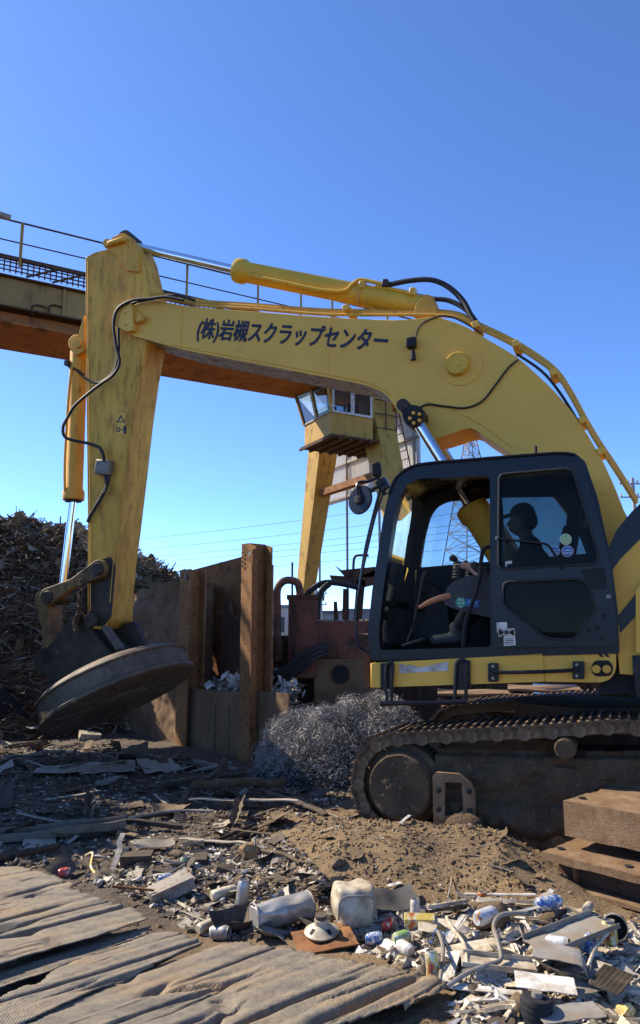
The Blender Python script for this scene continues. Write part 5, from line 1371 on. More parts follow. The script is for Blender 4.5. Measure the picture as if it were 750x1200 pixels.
body = capsules([
    (headc + Vector((0, 0, .03)), .095, headc + Vector((.012, 0, -.045)), .078),         # skull to jaw
    (headc + Vector((.07, 0, -.055)), .036, headc + Vector((.03, 0, -.07)), .05),          # chin
    (headc + Vector((.085, 0, .012)), .013, headc + Vector((.108, 0, -.022)), .016),       # nose
    (headc + Vector((.0, .088, -.0)), .016, headc + Vector((-.01, .092, -.03)), .012),     # ears
    (headc + Vector((.0, -.088, -.0)), .016, headc + Vector((-.01, -.092, -.03)), .012),
    (headc + Vector((-.02, 0, -.08)), .058, neck, .06), (neck, .06, chest, .10), (chest, .11, hip, .12),
    (elb.lerp(hand, .5), .036, hand + Vector((-.06, 0, -.0)), .027),
    (hand + Vector((-.055, 0, 0)), .027, hand + Vector((.0, 0, .008)), .033),
    (elbr.lerp(handr, .5), .036, handr + Vector((-.06, 0, 0)), .027), (handr + Vector((-.055, 0, 0)), .027, handr + Vector((.0, 0, .008)), .033),
] + [seg for s_, h_ in ((1, hand), (-1, handr)) for seg in sum([[
    (h_ + Vector((.02, s_ * (.030 - i * .0), .020 - i * .018)), .0095, h_ + Vector((.055 - .006 * abs(i - 1), s_ * .026, .016 - i * .019)), .009),
    (h_ + Vector((.055 - .006 * abs(i - 1), s_ * .026, .016 - i * .019)), .009, h_ + Vector((.066 - .006 * abs(i - 1), -s_ * .004, .013 - i * .018)), .0085),
    (h_ + Vector((.066 - .006 * abs(i - 1), -s_ * .004, .013 - i * .018)), .0085, h_ + Vector((.045, -s_ * .022, .010 - i * .017)), .008)] for i in range(4)], [])
    + [(h_ + Vector((-.01, -s_ * .02, .02)), .012, h_ + Vector((.022, -s_ * .036, .036)), .0105), (h_ + Vector((.022, -s_ * .036, .036)), .0105, h_ + Vector((.05, -s_ * .03, .038)), .009)]],
    'body', 'skin', op, voxel=.007, smooth_it=3)
jk = capsules([(neck + Vector((-.02, 0, -.02)), .085, chest, .15), (chest + Vector((0, .06, 0)), .15, hip + Vector((0, .05, .02)), .15), (chest + Vector((0, -.06, 0)), .15, hip + Vector((0, -.05, .02)), .15),
    (neck + Vector((-.02, 0, -.06)), .09, shl, .085), (neck + Vector((-.02, 0, -.06)), .09, shr, .085),
    (shl, .088, elb, .062), (elb, .062, hand + Vector((-.10, 0, 0)), .044), (shr, .088, elbr, .062), (elbr, .062, handr + Vector((-.10, 0, 0)), .044),
    (neck + Vector((0, 0, .01)), .075, neck + Vector((-.01, 0, -.05)), .09)], 'jacket', 'jacket', op, voxel=.014)
foot = o3(520, 750, .9); ft2 = Vector((foot.x, -.12, foot.z)); kn = Vector((.42, .14, .10)); kn2 = Vector((.42, -.14, .10))
capsules([(hip + Vector((0, .09, 0)), .10, kn, .075), (kn, .072, foot + Vector((-.10, 0, .08)), .052), (hip + Vector((0, -.09, 0)), .10, kn2, .075), (kn2, .072, ft2 + Vector((-.10, 0, .08)), .052), (hip + Vector((0, .06, .02)), .11, hip + Vector((0, -.06, .02)), .11)], 'trousers', 'jacket', op)
for f_ in (foot, ft2):
    capsules([(f_ + Vector((-.12, 0, .02)), .05, f_ + Vector((.08, 0, .0)), .042), (f_ + Vector((-.10, 0, .10)), .054, f_ + Vector((-.12, 0, .02)), .052)], 'boot', 'console', op, voxel=.012)
cp2 = capsules([(headc + Vector((-.005, 0, .055)), .100, headc + Vector((-.015, 0, .05)), .104), (headc + Vector((-.05, 0, .0)), .085, headc + Vector((-.02, 0, .06)), .1)], 'cap', 'jacket', op, voxel=.01)
b = MB(); pk = [(headc.x + .06 + .11 * math.sin(t), headc.y + .085 * math.cos(t)) for t in np.linspace(0, PI, 13)]
b.prism([pk], lambda q: (q[0], q[1], headc.z + .062 - (q[0] - headc.x) * .15), lambda q: (q[0], q[1], headc.z + .072 - (q[0] - headc.x) * .15)); b.build('cap_brim', 'jacket', op, bevel=.003)
for s_ in (1, -1):
    b = MB(); b.lathe([(.001, -.004), (.012, 0), (.001, .006)], headc + Vector((.088, s_ * .034, .005)), (1, s_ * .3, 0), 10); b.build('eye', 'white', op)
    b = MB(); b.lathe([(.006, 0), (.001, .004)], headc + Vector((.0925, s_ * .035, .005)), (1, s_ * .3, 0), 8); b.build('iris', 'black_matte', op)
b = MB(); b.tube(spline([headc + Vector((.088, -.026, -.052)), headc + Vector((.1, 0, -.05)), headc + Vector((.088, .026, -.052))], 4), .006, 6); b.build('mouth', 'tan', op)

# ================================================================== foreground: flattened ribbed mats
UA = math.radians(41)
UU = Vector((math.cos(UA), math.sin(UA), 0)); VV = Vector((-math.sin(UA), math.cos(UA), 0))
def inside(poly, x, y):
    r = False; n = len(poly); j = n - 1
    for i in range(n):
        xi, yi = poly[i]; xj, yj = poly[j]
        if (yi > y) != (yj > y) and x < (xj - xi) * (y - yi) / (yj - yi) + xi: r = not r
        j = i
    return r
def ribbed_sheet(pxpoly, z0, seed, label, amp=.006, pitch=.088, folds=(), tilt=0.0, curl=None):
    wp = [Z(p[0], p[1], z0) for p in pxpoly]
    c = sum((Vector(p) for p in wp), Vector()) / len(wp)
    c.z = 0
    uv = [((p - c).dot(UU), (p - c).dot(VV)) for p in wp]
    u0, u1 = min(p[0] for p in uv), max(p[0] for p in uv); v0, v1 = min(p[1] for p in uv), max(p[1] for p in uv)
    du, dv = .022, .008
    nu, nv = int((u1 - u0) / du) + 1, int((v1 - v0) / dv) + 1
    def h(u, v):
        w = v + .03 * nz(u * .9, v * .9, seed) + .010 * nz(u * 4, v * 4, seed + 2)
        a = amp * (.55 + .7 * nz(u * 1.1, v * 1.6, seed + 5))
        z = .75 * a * (2 * abs(math.cos(PI * (w + .025 * nz(v * 9, 1, seed)) / pitch)) ** .8 - 1) + amp * .8 * nz(u * .7, v * 12, seed + 4) + amp * .45 * nz(u * 1.8, v * 34, seed + 6)
        z += .009 * nz(u * 1.3, v * 2.6, seed + 7) + .0025 * nz(u * 11, v * 16, seed + 8)
        for kf, kd, ks in ((5.5, .034, 15), (12, .016, 25)):     # long sharp cracks and creases between the ribs
            ck = nz(u * .6 + seed, v * kf, seed + ks); mk = sstep(.0, .22, nz(u * 1.5, v * 3, seed + ks + 1))
            z -= kd * math.exp(-(ck / .022) ** 2) * mk
        for (vc, uc, ul, dep, wid) in folds:
            q = v - vc - .05 * nz(u * 1.2, vc * 9, seed)
            z -= dep * math.exp(-(q / wid) ** 2) * math.exp(-((u - uc) / ul) ** 4)
        e = nz(u * 5, v * 5, seed + 20)
        if e > .45: z -= (e - .45) * .10                     # small dents
        return z + tilt * u
    idx = {}; vs = []; fs = []
    def vid(i, j):
        if (i, j) not in idx:
            u = u0 + i * du; v = v0 + j * dv
            p = UU * u + VV * v; idx[(i, j)] = len(vs); vs.append((p.x, p.y, z0 + h(u, v)))
        return idx[(i, j)]
    for i in range(nu):
        for j in range(nv):
            u = u0 + (i + .5) * du; v = v0 + (j + .5) * dv
            un = u + .012 * nz(v * 9, u * 3, seed + 11); vn = v + .006 * nz(u * 5, v * 5, seed + 13)
            if inside(uv, un, vn): fs.append((vid(i, j), vid(i + 1, j), vid(i + 1, j + 1), vid(i, j + 1)))
    me = bpy.data.meshes.new('ribbed_mat'); me.from_pydata(vs, [], fs); me.materials.append(M['dust_mat']); me.shade_smooth()
    o = link('ribbed_mat', me); o.location = c
    s = o.modifiers.new('thick', 'SOLIDIFY'); s.thickness = .005; s.offset = -1
    tag(o, label, 'mat')
    return o
ribbed_sheet([(-60, 1016), (20, 1015), (55, 1022), (88, 1037), (50, 1052), (-60, 1078)], .15, 1, 'smallest rusty ribbed mat lying at the far edge of the overlapped mats', amp=.006, pitch=.12)
ribbed_sheet([(-60, 1068), (40, 1052), (70, 1040), (112, 1050), (160, 1066), (174, 1075), (120, 1094), (60, 1112), (0, 1130), (-60, 1150)], .16, 31, 'dusty ribbed mat with deep dark creases lying second from the debris edge', folds=((.10, -.1, .5, .05, .012), (-.04, .1, .45, .06, .014), (.22, -.2, .3, .05, .014)))
ribbed_sheet([(-60, 1150), (40, 1124), (120, 1098), (178, 1085), (172, 1094), (100, 1120), (20, 1150), (-60, 1182)], .115, 47, 'narrow dark folded mat sunk in the gap between two larger mats', amp=.012, pitch=.12)
ribbed_sheet([(-60, 1195), (40, 1150), (90, 1126), (185, 1092), (210, 1092), (238, 1104), (200, 1120), (130, 1150), (60, 1180), (-60, 1240)], .17, 63, 'grey ribbed mat with curled pointed end lying over the big mat', folds=((.0, .0, .6, .04, .012), (-.1, .2, .3, .04, .012)))
ribbed_sheet([(-120, 1245), (60, 1170), (160, 1138), (215, 1122), (262, 1106), (285, 1105), (340, 1113), (430, 1129), (518, 1146), (523, 1152), (505, 1166), (450, 1182), (395, 1202), (330, 1230), (250, 1275), (-120, 1420)], .15, 82, 'largest dusty brown ribbed mat covering the foreground with a raised cut edge',
    amp=.0055, folds=((-.15, .1, .35, .05, .014), (.18, -.3, .4, .035, .010), (.02, -.45, .25, .04, .012), (-.30, .35, .3, .06, .02), (.3, .2, .35, .03, .01)))

# ================================================================== two rusty box beams stacked on the right
E1 = Vector((.74, .67, 0)).normalized(); E2 = Vector((.68, -.73, 0)).normalized()
def beam_pt(c, a, b_, z): return c + E1 * a + E2 * b_ + Vector((0, 0, z - c.z))
def rusty_beam(corner, zb, zt, l1, l2, label, open_side):
    r = empty('steel_box_beam', (corner.x, corner.y, zb)); tag(r, label, 'steel beam'); O_ = Vector((corner.x, corner.y, zb))
    def slab(a0, a1, b0, b1, z0, z1, name, m='rust_dusty', rough=.007):
        # subdivided box with slightly uneven faces
        bm = MB(); n1, n2 = 26, 16
        vs = []
        for zz, k in ((z0, 0), (z1, 1)):
            for i in range(n1 + 1):
                for j in range(n2 + 1):
                    a = a0 + (a1 - a0) * i / n1; q = b0 + (b1 - b0) * j / n2
                    e = rough * nz(a * 7 + zz * 5, q * 7, k * 4 + 1) + rough * .7 * nz(a * 22, q * 22, k * 4 + 2)
                    if i in (0, n1): a += rough * nz(q * 9, zz * 9, 3)
                    if j in (0, n2): q += rough * nz(a * 9, zz * 9, 6)
                    vs.append(beam_pt(corner, a, q, zz + (e if k else -e)) - O_)
        N_ = (n1 + 1) * (n2 + 1)
        def I(k, i, j): return k * N_ + i * (n2 + 1) + j
        fs = []
        for i in range(n1):
            for j in range(n2):
                fs.append((I(1, i, j), I(1, i + 1, j), I(1, i + 1, j + 1), I(1, i, j + 1))); fs.append((I(0, i, j + 1), I(0, i + 1, j + 1), I(0, i + 1, j), I(0, i, j)))
        for i in range(n1):
            for j in (0, n2): fs.append((I(0, i, j), I(0, i + 1, j), I(1, i + 1, j), I(1, i, j)))
        for j in range(n2):
            for i in (0, n1): fs.append((I(0, i, j), I(1, i, j), I(1, i, j + 1), I(0, i, j + 1)))
        bm.add(vs, fs)
        return bm.build(name, m, r, smooth=50)
    if not open_side:
        slab(0, l1, 0, l2, zb, zt, 'beam_shell')
    else:
        slab(0, l1, 0, l2, zt - .045, zt, 'top_plate'); slab(.2, .5, .2, l2, zb - .09, zb - .008, 'skid', 'rust_dark'); slab(.0, l1, .03, l2, zb, zb + .022, 'bottom_plate')
        slab(.11, .13, .05, l2, zb + .028, zt - .05, 'end_web', 'rust_dark'); slab(.08, l1, .16, .18, zb + .021, zt - .046, 'side_web', 'rust')  # end web in darker rust, so the open side reads as shaded
    for a, q in ((.14, .05), (.1, .5)):
        bm = MB(); bm.lathe([(.024, 0), (.024, .004), (.001, .004)], beam_pt(corner, a, q, zt + .004) - O_, (0, 0, 1), 14); bm.build('bolt_hole', 'black_matte', r)
    return r
lc = Z(634, 998, .27); rusty_beam(lc, .075, .27, 1.3, 1.7, 'rusty hollow steel beam lying on the soil with open dark side, under another beam', True)
uc = Z(660, 938, .55); rusty_beam(uc, .34, .55, 1.25, 1.5, 'solid rusty steel box beam resting on top of the hollow one', False)
for a, q in ((.35, .12), (.9, .5)):
    p = beam_pt(uc, a, q, .27); b = MB(); b.box((0, 0, .035), (.14, .07, .062), Matrix.Rotation(.7, 3, 'Z')); o = b.build('packing_block', 'dark_scrap', bevel=.004); o.location = (p.x, p.y, .273)
    tag(o, 'dark packing block wedged between the two rusty beams', 'block', 'packing blocks')

# ================================================================== swarf heap
def swarf():
    c = Vector((.36, 8.5, 0)); rnd = random.Random(8)
    rx, ry, H = 1.10, .70, .78
    def top(x, y):
        d = ((x - c.x) / rx) ** 2 + ((y - c.y) / ry) ** 2
        return H * max(0, 1 - d) ** .55 * (1 + .28 * nz(x * 1.7, y * 1.7, 4) + .2 * nz(x * 5, y * 5, 6)) + .0
    xs = np.arange(-1.1, 1.11, .06); n = len(xs); vs = []; fs = []
    for y in xs:
        for x in xs: vs.append((x, y, top(c.x + x, c.y + y) * .93 - .03))
    for j in range(n - 1):
        for i in range(n - 1): fs.append((j * n + i, j * n + i + 1, (j + 1) * n + i + 1, (j + 1) * n + i))
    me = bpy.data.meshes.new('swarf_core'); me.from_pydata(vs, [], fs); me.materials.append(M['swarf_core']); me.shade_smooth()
    b = MB(); k = 0
    while k < 8500:
        x = rnd.uniform(-1.05, 1.05); y = rnd.uniform(-.95, .6)
        h = top(c.x + x, c.y + y)
        if h < .04:
            if rnd.random() > .12: continue
        k += 1
        R = Matrix.Rotation(rnd.uniform(0, 2 * PI), 3, 'Z') @ Matrix.Rotation(rnd.uniform(-1.2, 1.2), 3, 'Y')
        r = rnd.choice((.005, .01, .02, .05)) * rnd.uniform(.7, 1.5); L_ = rnd.uniform(.04, .3); turns = rnd.uniform(.6, 3.2); w = rnd.uniform(.0015, .005)
        m = 13; vs = []
        for i in range(m):
            t = i / (m - 1); a = t * turns * 2 * PI
            p = Vector((L_ * (t - .5), r * math.cos(a), r * math.sin(a))); q = p + Vector((w, 0, 0))
            vs.append(R @ p + Vector((x, y, h + rnd.uniform(-.005, .005)))); vs.append(R @ q + Vector((x, y, h)))
        b.add(vs, [(2 * i, 2 * i + 2, 2 * i + 3, 2 * i + 1) for i in range(m - 1)])
    o = b.build('swarf_heap', 'swarf', None, smooth=0, recalc=False); o.location = c
    kind(o, 'stuff'); tag(o, 'tangled heap of silvery steel swarf beside the track', 'swarf')
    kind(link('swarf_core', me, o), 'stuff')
swarf()

# ================================================================== loose pieces: shapes
def sheet_mesh(name, m, nx, ny, fn, th):
    vs = []; 
    for s in (0, 1):
        for j in range(ny + 1):
            for i in range(nx + 1):
                u = i / nx - .5; v = j / ny - .5
                p = Vector(fn(u, v)); vs.append((p.x, p.y, p.z - s * th))
    N_ = (nx + 1) * (ny + 1)
    def I(s, i, j): return s * N_ + j * (nx + 1) + i
    fs = []
    for j in range(ny):
        for i in range(nx):
            fs.append((I(0, i, j), I(0, i + 1, j), I(0, i + 1, j + 1), I(0, i, j + 1))); fs.append((I(1, i, j + 1), I(1, i + 1, j + 1), I(1, i + 1, j), I(1, i, j)))
    for i in range(nx):
        fs.append((I(0, i, 0), I(1, i, 0), I(1, i + 1, 0), I(0, i + 1, 0))); fs.append((I(0, i, ny), I(0, i + 1, ny), I(1, i + 1, ny), I(1, i, ny)))
    for j in range(ny):
        fs.append((I(0, 0, j), I(0, 0, j + 1), I(1, 0, j + 1), I(1, 0, j))); fs.append((I(0, nx, j), I(1, nx, j), I(1, nx, j + 1), I(0, nx, j + 1)))
    b = MB(); b.add(vs, fs)
    return b.mesh(name, m, 40)
RN = random.Random(21)
def m_bent(m, seed, crumple=.12):
    ax = RN.uniform(-.5, .5); fold = RN.uniform(-.3, .3); k = RN.choice((0, .35, .7, -.5)); tw = RN.uniform(-.3, .3); cut = RN.uniform(-.25, .25)
    def fn(u, v):
        z = crumple * nz(u * 2.2, v * 2.2, seed) + .05 * nz(u * 7, v * 7, seed)
        z += k * max(0, u - fold) + tw * u * v
        w = 1 + cut * u * 2 + .12 * nz(u * 3, 0, seed + 3)
        return (u * (1 + .12 * nz(v * 4, 1, seed)), v * w, z)
    return sheet_mesh('scrap_sheet', m, 7, 5, fn, .012)
def m_strip(m, seed):
    bd = RN.uniform(-.12, .12); wig = RN.uniform(0, .05)
    def fn(u, v): return (u, v * .085 * (1 - .3 * abs(u)) + bd * u * u + wig * nz(u * 5, 0, seed), .03 * nz(u * 4, 2, seed) + abs(v) * .10 * (seed % 2))
    return sheet_mesh('scrap_strip', m, 9, 2, fn, .012)
def m_channel(m, seed):
    b = MB(); tw = RN.uniform(-.1, .1)
    prof = [(-.07, .06), (-.07, 0), (.07, 0), (.07, .06), (.058, .06), (.058, .012), (-.058, .012), (-.058, .06)]
    n = 8; vs = []
    for i in range(n + 1):
        u = i / n - .5; a = tw * u * 2
        for p in prof: vs.append((u, p[0] * math.cos(a) - p[1] * math.sin(a) + .05 * nz(u * 3, 0, seed), p[1] * math.cos(a) + p[0] * math.sin(a) + .03 * nz(u * 3, 4, seed)))
    k = len(prof)
    fs = [(i * k + j, i * k + (j + 1) % k, (i + 1) * k + (j + 1) % k, (i + 1) * k + j) for i in range(n) for j in range(k)]
    fs += [tuple(range(k)), tuple(range(n * k, n * k + k))]
    b.add(vs, fs); return b.mesh('scrap_channel', m, 40)
def m_chunk(m, seed):
    bm = bmesh.new(); bmesh.ops.create_icosphere(bm, subdivisions=2, radius=.5)
    for v in bm.verts:
        f = 1 + .5 * nz(v.co.x * 2 + seed, v.co.y * 2, v.co.z * 2) + .15 * nz(v.co.x * 6, v.co.y * 6 + seed, v.co.z * 6)
        v.co = Vector((v.co.x * f, v.co.y * f * .75, v.co.z * f * .55))
    me = bpy.data.meshes.new('scrap_lump'); bm.to_mesh(me); bm.free(); me.materials.append(M[m]); me.shade_smooth(); me.set_sharp_from_angle(angle=math.radians(30)); return me
def m_pipe(m, seed, r=.03, bend=.3):
    b = MB(); q = [Vector((-.5, 0, 0)), Vector((-.2, bend * RN.uniform(-.4, .4), .02)), Vector((.15, bend * RN.uniform(-.6, .6), .03)), Vector((.5, bend * RN.uniform(-1, 1), 0))]
    b.tube(spline(q, 4), r, 8); return b.mesh('scrap_pipe', m)
def m_wire(m, seed):
    b = MB(); q = []; p = Vector((0, 0, .1)); d = Vector((1, 0, 0))
    for i in range(9):
        q.append(p.copy()); d = (d + Vector((RN.uniform(-1, 1), RN.uniform(-1, 1), RN.uniform(-.5, .4)))).normalized(); p = p + d * .2; p.z = abs(p.z)
    b.tube(spline(q, 4), .011, 5); return b.mesh('scrap_wire', m)
def m_can(m, seed, crush=.25, r=.5, h=1.9):
    n, k = 20, 12; vs = []
    for i in range(k + 1):
        z = i / k; rr = r * (.82 if i in (0, k) else .93 if i in (1, k - 1) else 1)
        for j in range(n):
            t = 2 * PI * j / n; f = 1 - crush * max(0, nz(math.cos(t) * 1.5 + seed, math.sin(t) * 1.5, z * 2.5))
            vs.append(((z - .5) * h, rr * f * math.cos(t), rr * f * math.sin(t)))
    fs = [(i * n + j, i * n + (j + 1) % n, (i + 1) * n + (j + 1) % n, (i + 1) * n + j) for i in range(k) for j in range(n)] 
    mi = [0 if 1 < i < k - 2 else 1 for i in range(k) for j in range(n)]
    fs += [tuple(range(n)), tuple(range(k * n, k * n + n))]; mi += [1, 1]
    b = MB(); b.add(vs, fs); b.m = mi
    return b.mesh('can', [m, 'alu'], 40)
def m_tray(m, seed):
    def fn(u, v):
        e = max(abs(u), abs(v) ) 
        return (u, v * .7, .14 * sstep(.36, .46, e) + .04 * nz(u * 2, v * 2, seed))
    return sheet_mesh('scrap_tray', m, 12, 10, fn, .012)
def m_block(m, seed):
    bm = MB(); bm.box((0, 0, 0), (1, .6, .4)); me = bm.mesh('scrap_block', m, 30)
    for v in me.vertices: v.co += Vector((RN.uniform(-.06, .06), RN.uniform(-.06, .06), RN.uniform(-.06, .06)))
    return me
def zone(pxs): return [tuple(G(p[0], p[1]).to_2d()) for p in pxs]
ZL = zone([(-20, 874), (120, 874), (200, 882), (300, 905), (400, 912), (405, 940), (380, 965), (300, 985), (240, 1005), (160, 1030), (85, 1028), (-20, 1012)])
ZM = zone([(90, 1032), (165, 1002), (260, 992), (330, 988), (400, 1015), (440, 1040), (392, 1052), (385, 1100), (300, 1100), (245, 1098), (180, 1066)])
ZR = zone([(395, 1068), (470, 1062), (560, 1056), (640, 1064), (690, 1075), (760, 1085), (760, 1225), (540, 1225), (530, 1155), (410, 1112)])
ZB = zone([(250, 1008), (330, 985), (420, 965), (630, 972), (640, 1045), (540, 1052), (420, 1030), (330, 1000)])
ZK = zone([(395, 1172), (500, 1172), (560, 1190), (560, 1230), (330, 1240)])
PLACED = []
def pick(zn):
    xs = [p[0] for p in zn]; ys = [p[1] for p in zn]
    while True:
        x = RN.uniform(min(xs), max(xs)); y = RN.uniform(min(ys), max(ys))
        if inside(zn, x, y): return x, y
def put(o, x, y, s, lift, rz, tilt=.25, flat=None):
    o.location = (x, y, ground(x, y) + lift)
    o.rotation_euler = (RN.gauss(0, tilt), RN.gauss(0, tilt), rz)
    o.scale = (s, s, s) if flat is None else flat
SCAT = []
def scatter(meshes, zn, n, smin, smax, name, label, cat, group, lift=.3, tilt=.22):
    for i in range(n):
        o = link(name, RN.choice(meshes)); x, y = pick(zn)
        s = smin + (smax - smin) * RN.random() ** 1.8
        put(o, x, y, s, s * lift * .25, RN.uniform(0, 2 * PI), tilt)
        tag(o, label, cat, group); SCAT.append((o, label, s))
kinds = {}
def K(fn, m, n=5): 
    key = (fn.__name__, m)
    if key not in kinds: kinds[key] = [fn(m, RN.uniform(0, 90)) if fn is not m_strip else fn(m, i) for i in range(n)]
    return kinds[key]
# shaded sorting area by the bay
gL = 'lying in the shaded debris before the scrap bay'
scatter(K(m_bent, 'dark_scrap'), ZL, 40, .07, .30, 'scrap_sheet', 'sooty bent sheet offcut ' + gL, 'scrap', 'sooty sheet offcuts by the bay')
scatter(K(m_bent, 'brown_scrap'), ZL, 40, .06, .28, 'scrap_sheet', 'brown bent sheet offcut ' + gL, 'scrap', 'brown sheet offcuts by the bay')
scatter(K(m_bent, 'pale_scrap'), ZL, 34, .05, .24, 'scrap_sheet', 'pale bent sheet offcut ' + gL, 'scrap', 'pale sheet offcuts by the bay')
scatter(K(m_strip, 'brown_scrap'), ZL, 26, .2, .75, 'scrap_strip', 'long brown strip ' + gL, 'scrap', 'brown strips by the bay', tilt=.1)
scatter(K(m_strip, 'pale_scrap'), ZL, 36, .15, .7, 'scrap_strip', 'long pale strip ' + gL, 'scrap', 'pale strips by the bay', tilt=.1)
scatter(K(m_strip, 'dark_scrap'), ZL, 30, .4, 1.2, 'scrap_strip', 'long sooty strip ' + gL, 'scrap', 'sooty strips by the bay', tilt=.08)
scatter(K(m_channel, 'dark_scrap'), ZL, 8, .3, .7, 'scrap_channel', 'sooty channel section ' + gL, 'scrap', 'channels by the bay', tilt=.1)
scatter(K(m_pipe, 'grey_steel'), ZL, 9, .3, .8, 'scrap_pipe', 'thin grey pipe ' + gL, 'pipe', 'grey pipes by the bay', tilt=.08)
scatter(K(m_chunk, 'brown_scrap'), ZL, 40, .04, .15, 'scrap_lump', 'brown lump ' + gL, 'scrap', 'brown lumps by the bay')
scatter(K(m_chunk, 'dark_scrap'), ZL, 26, .04, .14, 'scrap_lump', 'sooty lump ' + gL, 'scrap', 'sooty lumps by the bay')
scatter(K(m_wire, 'rubber'), ZL, 8, .2, .5, 'scrap_wire', 'black tangled cable ' + gL, 'cable', 'black cables by the bay')
# middle strip between the mats and the soil bank
gM = 'among the litter between the mats and the soil bank'
scatter(K(m_bent, 'pale_scrap'), ZM, 34, .04, .17, 'scrap_sheet', 'pale crumpled offcut ' + gM, 'scrap', 'pale offcuts in the middle')
scatter(K(m_bent, 'galv'), ZM, 24, .04, .18, 'scrap_sheet', 'grey crumpled sheet piece ' + gM, 'scrap', 'grey sheets in the middle')
scatter(K(m_bent, 'dark_scrap'), ZM, 28, .05, .19, 'scrap_sheet', 'sooty crumpled offcut ' + gM, 'scrap', 'sooty offcuts in the middle')
scatter(K(m_strip, 'pale_scrap'), ZM, 20, .07, .3, 'scrap_strip', 'short pale strip ' + gM, 'scrap', 'pale strips in the middle')
scatter(K(m_chunk, 'brown_scrap'), ZM, 24, .04, .13, 'scrap_lump', 'brown lump ' + gM, 'scrap', 'brown lumps in the middle')
scatter(K(m_chunk, 'dark_scrap'), ZM, 18, .04, .14, 'scrap_lump', 'sooty lump ' + gM, 'scrap', 'sooty lumps in the middle')
scatter(K(m_wire, 'rubber'), ZM, 10, .1, .28, 'scrap_wire', 'black tangled cable ' + gM, 'cable', 'black cables in the middle')
scatter(K(m_pipe, 'galv'), ZM, 8, .15, .4, 'scrap_pipe', 'short grey pipe ' + gM, 'pipe', 'grey pipes in the middle')
scatter(K(m_can, 'print_a', 3), ZM, 5, .03, .042, 'drink_can', 'dented white can ' + gM, 'can', 'white cans in the middle', lift=1.5)
scatter(K(m_can, 'print_b', 3), ZM, 4, .03, .04, 'drink_can', 'dented blue can ' + gM, 'can', 'blue cans in the middle', lift=1.5)
scatter(K(m_block, 'dark_scrap'), ZM, 7, .1, .22, 'scrap_block', 'dark plastic block ' + gM, 'scrap', 'dark blocks in the middle')
# bright pile on the right
gR = 'in the bright pile before the rusty beams'
scatter(K(m_bent, 'galv'), ZR, 40, .04, .20, 'scrap_sheet', 'grey bent sheet piece ' + gR, 'scrap', 'grey sheets on the right')
scatter(K(m_bent, 'white'), ZR, 44, .03, .16, 'scrap_sheet', 'white bent panel piece ' + gR, 'scrap', 'white panels on the right')
scatter(K(m_bent, 'cream'), ZR, 44, .03, .18, 'scrap_sheet', 'cream bent panel piece ' + gR, 'scrap', 'cream panels on the right')
scatter(K(m_strip, 'white'), ZR, 22, .08, .34, 'scrap_strip', 'white trim strip ' + gR, 'scrap', 'white strips on the right')
scatter(K(m_strip, 'galv'), ZR, 22, .08, .34, 'scrap_strip', 'grey trim strip ' + gR, 'scrap', 'grey strips on the right')
scatter(K(m_channel, 'cream'), ZR, 10, .12, .34, 'scrap_channel', 'cream channel section ' + gR, 'scrap', 'cream channels on the right')
scatter(K(m_channel, 'galv'), ZR, 8, .12, .36, 'scrap_channel', 'grey channel section ' + gR, 'scrap', 'grey channels on the right')
scatter(K(m_chunk, 'brown_scrap'), ZR, 16, .04, .15, 'scrap_lump', 'brown lump ' + gR, 'scrap', 'brown lumps on the right')
scatter(K(m_chunk, 'dark_scrap'), ZR, 16, .04, .12, 'scrap_lump', 'sooty lump ' + gR, 'scrap', 'sooty lumps on the right')
scatter(K(m_wire, 'rubber'), ZR, 9, .1, .28, 'scrap_wire', 'black tangled cable ' + gR, 'cable', 'black cables on the right')
scatter(K(m_tray, 'galv', 3), ZR, 5, .15, .3, 'scrap_tray', 'shallow grey tray ' + gR, 'tray', 'grey trays on the right')
scatter(K(m_block, 'dark_scrap'), ZR, 8, .07, .18, 'scrap_block', 'dark plastic block ' + gR, 'scrap', 'dark blocks on the right')
# on the soil bank
gB = 'lying on the brown soil bank beside the track'
scatter(K(m_strip, 'pale_scrap'), ZB, 22, .05, .2, 'scrap_strip', 'small pale strip ' + gB, 'scrap', 'pale strips on the bank')
scatter(K(m_chunk, 'pale_scrap'), ZB, 14, .025, .06, 'stone', 'small pale stone ' + gB, 'stone', 'stones on the bank')
scatter(K(m_bent, 'brown_scrap'), ZB, 26, .03, .14, 'scrap_sheet', 'small brown offcut ' + gB, 'scrap', 'brown offcuts on the bank')
# crumbs too small to count
def crumbs(zns, n, smin, smax, name, mats, label, seed, weights=None):
    b = MB(); r = random.Random(seed); poly = [(.5, 0, 0), (-.3, .45, 0), (-.35, -.4, 0), (0, 0, .5), (.05, .05, -.4)]
    tri = [(0, 1, 3), (1, 2, 3), (2, 0, 3), (1, 0, 4), (2, 1, 4), (0, 2, 4)]
    for zn, share in zns:
        for i in range(int(n * share)):
            x, y = pick(zn); s = smin + (smax - smin) * r.random() ** 3
            R = Matrix.Rotation(r.uniform(0, 6.28), 3, 'Z') @ Matrix.Rotation(r.gauss(0, .5), 3, 'X')
            sx_, sy_, sz_ = s * r.uniform(.6, 1.8), s * r.uniform(.4, 1), s * r.uniform(.15, .7); g = ground(x, y)
            b.add([R @ Vector((p[0] * sx_, p[1] * sy_, p[2] * sz_)) + Vector((x, y, g + sz_ * .15)) for p in poly], tri, r.choices(range(len(mats)), weights)[0])
    o = b.build(name, mats, None, smooth=0, recalc=False); kind(o, 'stuff'); tag(o, label, 'debris')
ZALL = zone([(-30, 880), (420, 905), (700, 905), (760, 1040), (760, 1230), (500, 1230), (520, 1150), (240, 1110), (-30, 1030)])
